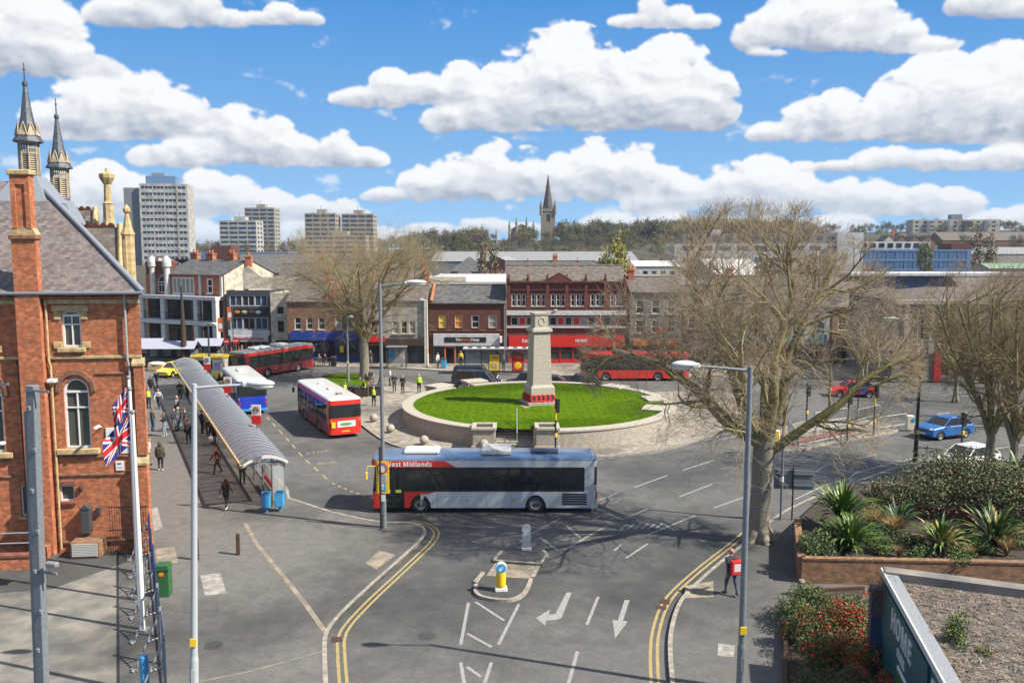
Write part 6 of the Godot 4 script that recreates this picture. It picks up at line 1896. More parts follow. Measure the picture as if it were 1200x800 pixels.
# a distant crown of many small tufts, height 1 and width about 1 before scaling
func far_crown(seed_: int, n: int, evergreen := false) -> MB:
	var r := RandomNumberGenerator.new()
	r.seed = seed_
	var m := mb().tint(Color.WHITE)
	var clumps := []
	for i in 14:
		var a := r.randf() * TAU
		var h := r.randf_range(0.3, 0.9)
		var w := 0.36 * sin(PI * clampf((h - 0.12) / 0.95, 0.05, 0.95)) if not evergreen else 0.3 * (1.05 - h)
		clumps.append(v3(cos(a) * w, h, sin(a) * w))
	for i in n:
		var c: Vector3 = clumps[i % 14]
		var d := v3(r.randfn(), r.randfn(), r.randfn()) * (0.075 if not evergreen else 0.06)
		var p := c + d
		var k := r.randf_range(0.65, 1.3)
		m.col = Color(k, k, k)
		var u := v3(r.randf_range(-1, 1), r.randf_range(-1, 1), r.randf_range(-1, 1)).normalized()
		var v := u.cross(v3(r.randf_range(-1, 1), r.randf_range(-1, 1), r.randf_range(-1, 1))).normalized()
		m.tri(p + u * 0.045, p - u * 0.02 + v * 0.02, p - u * 0.02 - v * 0.02)
	for i in 5:
		var c: Vector3 = clumps[i]
		m.col = Color(0.6, 0.6, 0.6)
		m.tube([v3(0, -0.2, 0), v3(0, 0.25, 0), c], [0.022, 0.018, 0.006], 4, false)
	return m

func build_wood():
	var meshes := [far_crown(1, 620).mesh(), far_crown(2, 620).mesh(), far_crown(3, 700, true).mesh()]
	for m in meshes:
		m.surface_set_material(0, M["twig"])
	var tints := [Color(0.15, 0.12, 0.065), Color(0.20, 0.155, 0.09), Color(0.12, 0.105, 0.055), Color(0.10, 0.115, 0.04), Color(0.19, 0.185, 0.06)]
	var r := RandomNumberGenerator.new()
	r.seed = 77
	var lists := [[], [], []]
	# the wood on the church hill and thinner belts left and right of it
	for i in 330:
		var x := r.randf_range(-60, 190)
		var d := r.randf_range(520, 590)
		if x > -14 and x < 32 and r.randf() < 0.85:
			continue
		lists[i % 2].append([v3(x, hill(x, d) - 1.0, -d), r.randf_range(6, 15), tints[r.randi() % 5]])
	for i in 160:
		var x := r.randf_range(150, 620)
		var d := r.randf_range(480, 760)
		lists[i % 2].append([v3(x, hill(x, d) - 1.0, -d), r.randf_range(7, 11), tints[r.randi() % 5]])
	for i in 90:
		var x := r.randf_range(-330, -55)
		var d := r.randf_range(560, 800)
		lists[i % 2].append([v3(x, hill(x, d) - 1.0, -d), r.randf_range(9, 15), tints[r.randi() % 3]])
	for i in 190:
		var x := r.randf_range(-60, 190)
		var d := r.randf_range(345, 520)
		lists[i % 2].append([v3(x, hill(x, d) - 1.0, -d), r.randf_range(5, 8), tints[r.randi() % 5]])
	for i in 26:
		var x := r.randf_range(20, 180)
		var d := r.randf_range(520, 570)
		lists[2].append([v3(x, hill(x, d) - 1.0, -d), r.randf_range(10, 14), Color(0.035, 0.055, 0.022)])
	for k in 3:
		var mm := MultiMesh.new()
		mm.transform_format = MultiMesh.TRANSFORM_3D
		mm.use_colors = true
		mm.mesh = meshes[k]
		mm.instance_count = lists[k].size()
		for i in lists[k].size():
			var q: Array = lists[k][i]
			mm.set_instance_transform(i, Transform3D(Basis(Vector3.UP, r.randf() * TAU).scaled(v3(q[1] * r.randf_range(0.9, 1.25), q[1], q[1])), q[0]))
			mm.set_instance_color(i, q[2])
		var o := MultiMeshInstance3D.new()
		o.name = ["hillside_wood", "hillside_wood_001", "evergreen_wood"][k]
		o.multimesh = mm
		add_child(o)
		o.set_meta("kind", "stuff")
		o.set_meta("label", ["brown leafless wood over the church hill and horizon", "olive bare trees mixed through the hillside wood", "dark evergreens among the hillside trees"][k])
	# single trees that stand out
	for q in [[v3(23.83, 9.15, -196), 7.5, Color(0.30, 0.27, 0.04), 1, "yellow green willow in front of the grey sheds"], [v3(-19.91, 6.58, -500), 15.0, Color(0.15, 0.095, 0.095), 0, "purplish leafless tree left of the church gable"], [v3(-29.27, 6.73, -490), 13.0, Color(0.08, 0.09, 0.035), 1, "dark olive tree left of the purplish tree"], [v3(38.94, 16.77, -560), 10.0, Color(0.025, 0.05, 0.025), 2, "dark pointed conifer right of the church spire"], [v3(-4.36, 8.45, -175), 6.0, Color(0.22, 0.17, 0.10), 0, "brown scrub tree among the sheds behind the white roof"], [v3(164.19, 11.03, -300), 9.0, Color(0.20, 0.16, 0.09), 1, "tan leafless tree at the far right below the flats"], [v3(126.45, 11.41, -262), 5.0, Color(0.16, 0.17, 0.05), 1, "greenish tree in front of the blue glass building"], [v3(45.72, 6.55, -150), 7.0, Color(0.26, 0.20, 0.11), 0, "tan scrub tree in front of the college"], [v3(56.74, 6.85, -160), 7.0, Color(0.28, 0.22, 0.10), 1, "golden brown scrub tree below the college end slab"]]:
		var t := thing("distant_tree", q[4], "tree", v3(q[0].x, hill(q[0].x, -q[0].z), q[0].z))
		var h: float = float(q[0].y) + float(q[1]) - t.position.y
		var c := far_crown(int(q[1] * 10), 1500, q[3] == 2)
		for i in c.c.size():
			c.c[i] = c.c[i] * q[2]
			c.c[i].a = 1.0
			c.v[i] = c.v[i] * v3(q[1] * 1.1, h, q[1] * 1.1)
		part(t, "crown", c, "twig")
		part(t, "trunk", mb().tint(Color.WHITE).tube([v3(0, -0.3, 0), v3(0, h * 0.4, 0)], [0.3, 0.15], 6), "bark")

# ---------------------------------------------------------------- planting and the flat roofed kiosk at the lower right
func leaf_shape(m: MB, p: Vector3, s: float, r: RandomNumberGenerator):
	var u := v3(r.randf_range(-1, 1), r.randf_range(-0.6, 1), r.randf_range(-1, 1)).normalized()
	var v := u.cross(v3(r.randf_range(-1, 1), r.randf_range(-1, 1), r.randf_range(-1, 1))).normalized()
	var w := u.cross(v) * s * 0.25
	var tip := p + u * s
	var a := p + u * s * 0.45 + v * s * 0.3 + w
	var b := p + u * s * 0.45 - v * s * 0.3 + w
	m.tri(p, a, tip)
	m.tri(p, tip, b)

# leaves through a lumpy volume; cols are picked at random
func shrub(nm: String, label: String, pos: Vector3, radii: Vector3, n: int, size: float, cols: Array, seed_: int, cat := "shrub", lumps := 14, group := "") -> Node3D:
	var o := thing(nm, label, cat, pos, 0, group)
	var r := RandomNumberGenerator.new()
	r.seed = seed_
	var m := mb().tint(Color.WHITE)
	var cl := []
	for i in lumps:
		var a := r.randf() * TAU
		var q := sqrt(r.randf()) * 0.72
		var hh := sqrt(maxf(0.0, 1.0 - q * q)) * r.randf_range(0.15, 0.8)
		cl.append(v3(cos(a) * q, hh, sin(a) * q))
	for i in n:
		var c: Vector3 = cl[i % lumps]
		var d := v3(r.randfn(), r.randfn(), r.randfn()).normalized() * (0.34 * pow(r.randf(), 0.3))
		var p := (c + d) * radii
		if p.y < 0.02:
			continue
		var k := r.randf_range(0.75, 1.25)
		var cc: Color = cols[r.randi() % cols.size()]
		m.col = Color(cc.r * k, cc.g * k, cc.b * k)
		leaf_shape(m, p, size * r.randf_range(0.7, 1.3), r)
	var st := mb().tint(Color(0.6, 0.6, 0.6))
	for c in cl:
		st.tube([v3(c.x * radii.x * 0.2, -0.05, c.z * radii.z * 0.2), c * radii * 0.6, c * radii], [0.03, 0.02, 0.008], 4, false)
	part(o, "foliage", m, "leaf").set_meta("kind", "stuff")
	part(o, "stems", st, "bark").set_meta("kind", "stuff")
	return o

# rosette of arching straps, every leaf its own piece
var straps := []
func strap_plant(label: String, pos: Vector3, k: float, n: int, cols: Array, seed_: int):
	var o := thing("strap_plant", label, "plant", pos, 0, "strap leaved plants in the brick bed")
	var r := RandomNumberGenerator.new()
	r.seed = seed_
	if straps.is_empty():
		for q in [0.55, 0.9, 1.35]:                    # how far each kind bends over
			var m := mb()
			var prev := []
			for i in 6:
				var t := i / 5.0
				var a: float = 1.45 - q * t * t
				var c: Vector3 = v3(0, 0, 0) if i == 0 else prev[2] + v3(cos(a) * 0.2, sin(a) * 0.2, 0)
				var w := 0.035 * (1.0 - pow(t, 3.0)) + 0.002
				var cur := [c + v3(0, 0, w), c + v3(0, 0, -w), c, c + v3(0, -0.012, 0)]
				if i > 0:
					m.quad(prev[3], cur[3], cur[0], prev[0])
					m.quad(prev[1], cur[1], cur[3], prev[3])
				prev = cur
			straps.append(m.mesh())
	for i in n:
		var l := part(o, "leaf", straps[r.randi() % 3], cols[r.randi() % cols.size()])
		var s := k * r.randf_range(0.75, 1.15)
		l.transform = Transform3D(Basis(Vector3.UP, r.randf() * TAU) * Basis(v3(0, 0, 1), r.randf_range(-0.75, 0.12)) * Basis.from_scale(v3(s, s, s * 1.2)), v3(0, 0.02, 0))

func tuft(label: String, pos: Vector3, h: float, n: int, col: Color, seed_: int):
	var o := thing("grass_tuft", label, "grass clump", pos, 0, "dry grass clumps in the brick bed")
	var r := RandomNumberGenerator.new()
	r.seed = seed_
	var m := mb().tint(col)
	for i in n:
		var a := r.randf() * TAU
		var d := v3(cos(a), 0, sin(a))
		var l := h * r.randf_range(0.6, 1.1)
		var k := r.randf_range(0.75, 1.25)
		m.col = Color(col.r * k, col.g * k, col.b * k)
		var q := r.randf_range(0.1, 0.7)
		m.tube([d * 0.05, d * l * q * 0.4 + v3(0, l * 0.6, 0), d * l * q + v3(0, l * (1.0 - q * 0.3), 0)], [0.008, 0.006, 0.002], 3, false)
	part(o, "blades", m, "leaf").set_meta("kind", "stuff")

func brick_run(parent: Node, pts: Array, h: float, th: float, mt, cope):
	for i in pts.size() - 1:
		var a: Vector2 = pts[i]
		var b: Vector2 = pts[i + 1]
		part(parent, "brickwork", mb().strip([a, b], th, 0.0, h), mt)
		var n := maxi(1, int(a.distance_to(b) / 0.9))
		for j in n:
			part(parent, "coping", mb().strip([a.lerp(b, (j + 0.006) / n), a.lerp(b, (j + 0.994) / n)], th + 0.06, h + 0.001, h + 0.08), cope)

func build_gardens():
	for nm in [["strap_green", 0.07, 0.15, 0.018], ["strap_lime", 0.17, 0.24, 0.03], ["strap_dark", 0.025, 0.06, 0.015], ["strap_straw", 0.40, 0.31, 0.12]]:
		mat(nm[0], Color(nm[1], nm[2], nm[3]), 0.45).backlight = Color(0.2, 0.25, 0.08)
	var g1 := Color(0.05, 0.095, 0.022)
	var g2 := Color(0.085, 0.14, 0.03)
	var g3 := Color(0.13, 0.18, 0.045)
	var olive := Color(0.13, 0.125, 0.05)
	var brown := Color(0.17, 0.105, 0.06)
	# raised brick bed
	var bed := thing("brick_planter", "long low brick planter wall in front of the strap plants", "planter", v3(0, 0.12, 0))
	brick_run(bed, [v2(13.6, -39.5), v2(12.05, -34.3), v2(19.0, -33.9), v2(26.5, -33.4), v2(28.0, -36.5)], 1.02, 0.24, "brick_planter", "brick_planter")
	part(bed, "soil", mb().slab([v2(13.5, -39.5), v2(12.2, -34.4), v2(26.4, -33.5), v2(30, -39), v2(30, -46), v2(18, -46)], 0.0, 0.86), "soil")
	var bed2 := thing("brick_planter", "upper brick planter wall under the large shrub", "planter", v3(0, 0.12, 0))
	brick_run(bed2, [v2(19.4, -44.6), v2(19.0, -40.4), v2(23.0, -39.3), v2(33.0, -38.4)], 1.35, 0.24, "brick_dark", "brick_dark")
	part(bed2, "soil", mb().slab([v2(19.4, -44.5), v2(19.1, -40.4), v2(23.0, -39.4), v2(33, -38.5), v2(33, -45)], 0.0, 1.25), "soil")
	part(bed, "notice_plate", mb().box(v3(26.0, 0.75, -33.27), v3(0.75, 0.5, 0.03)), "paint_yellow")
	part(bed, "notice_plate", mb().box(v3(26.0, 0.68, -33.25), v3(0.68, 0.3, 0.02)), "paint_blue")
	shrub("large_shrub", "broad olive evergreen shrub over the upper brick wall", v3(22.9, 1.0, -41.0), v3(5.4, 2.9, 3.2), 19000, 0.14, [g1, g2, olive, brown, Color(0.19, 0.175, 0.08), Color(0.17, 0.2, 0.09)], 5, "shrub", 34)
	shrub("large_shrub", "second part of the evergreen hedge at the right edge", v3(29.4, 1.0, -41.0), v3(3.8, 3.0, 2.8), 9000, 0.14, [g1, g2, olive, brown], 6, "shrub", 20)
	shrub("round_shrub", "rounded variegated shrub on the corner of the brick planter", v3(12.95, 0.95, -35.1), v3(0.95, 1.15, 0.9), 3600, 0.09, [g1, g2, g2, Color(0.32, 0.35, 0.17)], 7, "shrub", 16)
	strap_plant("tallest bright strap plant at the left of the brick bed", v3(15.4, 1.35, -38.6), 2.0, 120, ["strap_green", "strap_lime", "strap_green"], 1)
	strap_plant("wide bright green strap plant right of the rounded shrub", v3(14.6, 0.95, -35.7), 1.75, 150, ["strap_green", "strap_lime", "strap_green"], 2)
	strap_plant("dark narrow strap plant in the middle of the bed", v3(17.8, 0.95, -38.2), 1.6, 60, ["strap_dark", "strap_green", "strap_dark"], 3)
	strap_plant("strap plant with yellowing lower leaves, right of the dark one", v3(18.6, 0.95, -35.8), 1.75, 90, ["strap_green", "strap_lime", "strap_straw", "strap_green"], 4)
	strap_plant("drooping strap plant below the large shrub", v3(21.2, 0.95, -36.3), 2.05, 90, ["strap_green", "strap_dark", "strap_straw", "strap_green"], 5)
	strap_plant("strap plant at the foot of the right-hand trees", v3(27.2, 1.6, -44.6), 1.8, 50, ["strap_green", "strap_dark"], 6)
	var tan := Color(0.42, 0.28, 0.12)
	tuft("tall tan grass clump behind the wide strap plant", v3(16.6, 0.95, -38.0), 1.35, 420, tan, 11)
	tuft("second tan grass clump beside the dark strap plant", v3(17.3, 0.95, -37.4), 1.1, 300, tan, 12)
	tuft("dry grass clump below the drooping strap plant", v3(21.0, 0.95, -35.0), 0.95, 260, tan, 13)
	tuft("pale dry grass clump at the front of the bed", v3(19.2, 0.95, -34.6), 0.7, 260, Color(0.36, 0.29, 0.13), 14)
	tuft("rusty grass clump at the foot of the wide strap plant", v3(16.4, 0.95, -34.9), 0.55, 200, Color(0.25, 0.15, 0.07), 15)
	for q in [[15.9, -35.6, 0.7, g3, "blue green low mound in the middle of the bed"], [17.2, -35.0, 0.55, g2, "dark green low mound near the front wall"], [22.8, -35.0, 0.5, Color(0.3, 0.3, 0.06), "yellow green mat near the end of the bed"], [24.3, -34.9, 0.7, Color(0.24, 0.27, 0.08), "lime mound at the right end of the bed"], [17.0, -36.6, 0.9, g1, "dark evergreen mound behind the grass clumps"], [19.9, -37.3, 0.9, g1, "dark evergreen mound beside the drooping strap plant"], [24.8, -36.4, 0.8, g3, "spiky green mound under the right wall"], [13.8, -36.9, 0.8, brown, "brown dying shrub behind the rounded shrub"], [18.9, -34.5, 0.8, g3, "grey green mat along the front wall"], [20.4, -35.6, 0.7, g2, "green mound between two drooping strap plants"], [22.6, -36.3, 0.9, olive, "olive mound under the shrub's edge"], [15.6, -37.3, 0.9, g2, "leafy mound between the two bright strap plants"], [25.6, -34.5, 0.6, Color(0.3, 0.3, 0.1), "pale yellow mat at the planter's far corner"]]:
		shrub("low_plant", q[4], v3(q[0], 0.92, q[1]), v3(q[2] * 1.5, q[2] * 0.9, q[2] * 1.2), 1400, 0.1, [q[3], g2, q[3]], int(q[0] * 17), "plant", 9, "low plants in the brick bed")
	# lower bed by the kiosk: green and red flowering shrubs with a kerb
	var edge := thing("bed_edging", "weathered timber edging of the lower flower bed", "edging", v3(0, 0.12, 0))
	var ep := [v2(14.19, -33.1), v2(11.77, -32.77), v2(10.5, -31.26), v2(9.62, -28.61), v2(8, -23.76)]
	for i in 4:
		part(edge, "edging_board", mb().strip([ep[i], ep[i + 1]], 0.14, 0.0, 0.32), "wood_brown")
	part(edge, "soil", mb().slab([ep[0], ep[1], ep[2], ep[3], ep[4], v2(11.5, -22), v2(12.4, -30)], 0.0, 0.2), "soil")
	part(edge, "path_slab", mb().slab([v2(11.97, -33.68), v2(14.59, -33.42), v2(14.3, -32.74), v2(11.66, -32.57)], 0.0, 0.02), "tactile_red")
	var red := Color(0.55, 0.035, 0.02)
	for q in [[10.9, -30.2, 1.25, 0.95, [g2, g3, olive, g2], "olive green shrub at the top of the lower bed"], [12.0, -29.9, 1.2, 0.95, [g3, olive, Color(0.2, 0.19, 0.07)], "yellowing shrub beside the kiosk corner"], [10.5, -28.2, 1.1, 1.05, [g1, g2, red, g2, g2, g1], "green shrub with red tips by the kerb"], [11.6, -28.0, 1.0, 1.2, [red, g2, red, g1, g2], "red flowering shrub against the kiosk wall"], [10.2, -26.4, 1.1, 1.0, [g1, red, g1, g2, g2], "dark red and green shrub midway down the bed"], [11.2, -26.2, 0.9, 1.15, [g2, g3, red], "bright green shrub under the kiosk sign"], [9.8, -24.6, 1.1, 0.95, [g1, g1, brown], "dark green shrub at the bottom edge of the bed"], [10.7, -24.2, 0.9, 1.0, [g1, g2, red], "deep green shrub below the kiosk sign"]]:
		shrub("flowering_shrub", q[5], v3(q[0], 0.25, q[1]), v3(q[2] * 1.15, q[3] * 1.35, q[2] * 1.2), 4200, 0.09, q[4], int(-q[1] * 31 + q[0] * 7), "shrub", 14, "shrubs in the lower bed")
	# kiosk with a flat roof
	var h := 3.75
	var A := v2(11.73, -26.02)
	var dirv := (v2(10.09, -18.72) - A).normalized()
	var k := thing("kiosk", "dark teal kiosk with a littered flat roof and white lettering", "building", v3(A.x, 0.12, A.y), atan2(dirv.x, dirv.y))
	# local z runs along the sign wall towards the camera, x to the right over the roof
	var D := 14.0
	var Wd := 16.0
	var body := mb()
	body.quad(v3(0, 0, 0), v3(0, 0, D), v3(0, h, D), v3(0, h, 0))
	body.quad(v3(Wd, 0, D), v3(Wd, 0, 2.6), v3(Wd, h, 2.6), v3(Wd, h, D))
	body.quad(v3(Wd, 0, 2.6), v3(0, 0, 0), v3(0, h, 0), v3(Wd, h, 2.6))
	body.quad(v3(0, 0, D), v3(Wd, 0, D), v3(Wd, h, D), v3(0, h, D))
	part(k, "wall", body, "paint_teal")
	part(k, "roof", mb().slab([v2(0.3, 0.35), v2(Wd, 2.9), v2(Wd, D), v2(0.3, D)], h - 0.2, h - 0.14, false), "roof_litter")
	part(k, "edge_flashing", mb().strip([v2(0.16, 0.1), v2(0.16, D)], 0.36, h - 0.2, h + 0.06), "galvanised")
	part(k, "edge_trim", mb().strip([v2(-0.05, 0.0), v2(-0.05, D)], 0.05, h - 0.1, h + 0.085), "lamp_head")
	part(k, "rear_parapet", mb().strip([v2(0.0, 0.22), v2(Wd, 2.82)], 0.5, h - 0.2, h + 0.12), "stone_grey")
	part(k, "corner_pier", mb().span(v3(-0.35, 0, -0.1), v3(-0.03, h - 0.5, 0.35)), "paint_navy")
	part(k, "sign_board", mb().box(v3(-0.04, 2.7, 3.2), v3(0.05, 1.6, 5.4)), "paint_teal")
	lettering(k, "HOME", 0.62, "panel_white", v3(-0.075, 3.0, 3.1), v3(0, -PI / 2, 0), false, 0.03)
	lettering(k, "PARK", 0.27, "panel_white", v3(-0.075, 2.35, 3.2), v3(0, -PI / 2, 0), false, 0.03)
	part(k, "poster_case", mb().cbox(v3(-0.06, 1.2, 4.2), v3(0.08, 1.7, 2.6), 0.02), "lamp_head")
	part(k, "poster", mb().box(v3(-0.11, 1.2, 4.2), v3(0.02, 1.5, 2.4)), "paint_green")
	part(k, "poster_strip", mb().box(v3(-0.125, 1.2, 4.0), v3(0.01, 1.5, 0.4)), "paint_yellow")
	part(k, "pale_panel", mb().box(v3(-0.04, 2.2, 7.6), v3(0.05, 2.4, 2.6)), "panel_white")
	part(k, "rooflight_base", mb().cbox(v3(4.1, h - 0.02, 4.3), v3(0.7, 0.16, 0.5), 0.04, Transform3D(Basis(Vector3.UP, 0.4), Vector3.ZERO)), "paint_dark_grey")
	# dead leaves and twigs lying on the roof
	var lt := mb().tint(Color.WHITE)
	var r := RandomNumberGenerator.new()
	r.seed = 9
	for i in 16000:
		var x := pow(r.randf(), 1.3) * 11.0 + 0.42
		var z := r.randf_range(0.6, D - 1.0)
		if z < 0.65 + x * 0.165:
			continue
		var p := v3(x, h - 0.13 + r.randf() * 0.05, z)
		var kk := r.randf_range(0.6, 1.4)
		lt.col = Color(0.26 * kk, 0.215 * kk, 0.17 * kk) if r.randf() < 0.85 else Color(0.16 * kk, 0.09 * kk, 0.05 * kk)
		var s := r.randf_range(0.03, 0.09)
		var a := r.randf() * TAU
		var u := v3(cos(a), r.randf_range(-0.2, 0.5), sin(a)) * s
		var v := v3(-sin(a), r.randf_range(-0.1, 0.4), cos(a)) * s * r.randf_range(0.2, 0.6)
		lt.tri(p - u, p + v, p + u)
		if i % 5 == 0:
			lt.tube([p - u * 2.0, p + v3(0, 0.02, 0), p + u * 2.0], [0.006, 0.007, 0.004], 3, false)
	var lo := part(self, "leaf_litter", lt, "leaf")
	lo.transform = k.transform
	lo.set_meta("kind", "stuff")
	lo.set_meta("label", "dry brown leaves and twigs on the kiosk roof")
	var kb := Basis(Vector3.UP, k.rotation.y)
	shrub("roof_weed", "green seedling bush growing on the kiosk roof edge", k.position + kb * v3(0.95, h - 0.15, 4.6), v3(0.5, 0.75, 0.55), 900, 0.075, [g3, g2, Color(0.2, 0.26, 0.08)], 91, "plant", 8)
	shrub("roof_weed", "small mossy weed beside the roof seedling", k.position + kb * v3(1.5, h - 0.15, 5.1), v3(0.3, 0.16, 0.25), 300, 0.05, [Color(0.25, 0.22, 0.05), g3], 92, "plant", 6)
	var st := thing("dead_climber", "tangle of dry brown stems hanging over the kiosk corner", "dead climber", k.position + kb * v3(-0.15, 3.2, 0.6))
	var tm := mb().tint(Color(0.2, 0.11, 0.06))
	for i in 260:
		var p := v3(r.randfn() * 0.16, r.randfn() * 0.3, r.randfn() * 0.4)
		tm.tube([p, p + v3(r.randfn() * 0.15, r.randfn() * 0.2, r.randfn() * 0.15)], [0.009, 0.004], 3, false)
	part(st, "dry_stems", tm, "twig").set_meta("kind", "stuff")
	var deb := thing("roof_debris", "dark broken slab and rag lying on the kiosk roof", "debris", k.position + kb * v3(2.9, h - 0.13, 4.7), 0.5)
	part(deb, "slab", mb().cbox(v3(0, 0.05, 0), v3(0.5, 0.09, 0.28), 0.02), "paint_dark_grey")
	part(deb, "rag", mb().ball(v3(-0.35, 0.05, 0.05), v3(0.25, 0.06, 0.18), 9, 5), "paint_grey")
	# small bed with the street tree
	var tb := thing("tree_bed", "low kerbed grass bed round the street tree", "planter", v3(0, 0.12, 0))
	var bp: Array = [v2(-20.02, -86.83), v2(-20.26, -90.29), v2(-18.62, -92.13), v2(-15.83, -92.13), v2(-14.58, -86.83), v2(-14.38, -82.59), v2(-16.43, -81.11), v2(-17.95, -82.09)]
	part(tb, "edging", mb().strip(bp, 0.25, 0.0, 0.32, true), "brick_brown")
	part(tb, "turf", mb().slab(bp, 0.0, 0.27), "lawn")
	for q in [[v3(-15.92, 0.12, -80.62), 1.0, "leafy green shrub at the front of the tree bed"], [v3(-14.78, 0.12, -80.15), 0.9, "green shrub in the planter near the tree trunk"], [v3(-13.88, 0.12, -81.6), 0.8, "small bright shrub right of the street tree"], [v3(-16.86, 0.12, -81.6), 0.7, "low green shrub at the left of the planter row"]]:
		shrub("bed_shrub", q[2], q[0], v3(q[1] * 1.2, q[1], q[1]), 900, 0.12, [g2, g3, Color(0.2, 0.24, 0.05)], int(q[0].x * -13), "shrub", 9, "shrubs at the tree bed")
	for q in [[v3(-15.26, 0.12, -79.68), "dark planter box under the shrubs by the tree bed"], [v3(-14.12, 0.12, -79.21), "second dark planter box near the hi-vis steward"], [v3(-12.83, 0.12, -79.68), "black litter bin right of the planter boxes"]]:
		var b := thing("planter_box", q[1], "planter", q[0])
		part(b, "box", mb().cbox(v3(0, 0.42, 0), v3(1.3 if q[0].x < -12.8 else 0.7, 0.84, 0.8), 0.04), "wood_brown" if q[0].x < -12.8 else "paint_black")
		part(b, "rim", mb().cbox(v3(0, 0.87, 0), v3(1.38 if q[0].x < -12.8 else 0.76, 0.08, 0.88), 0.02), "paint_dark_grey")

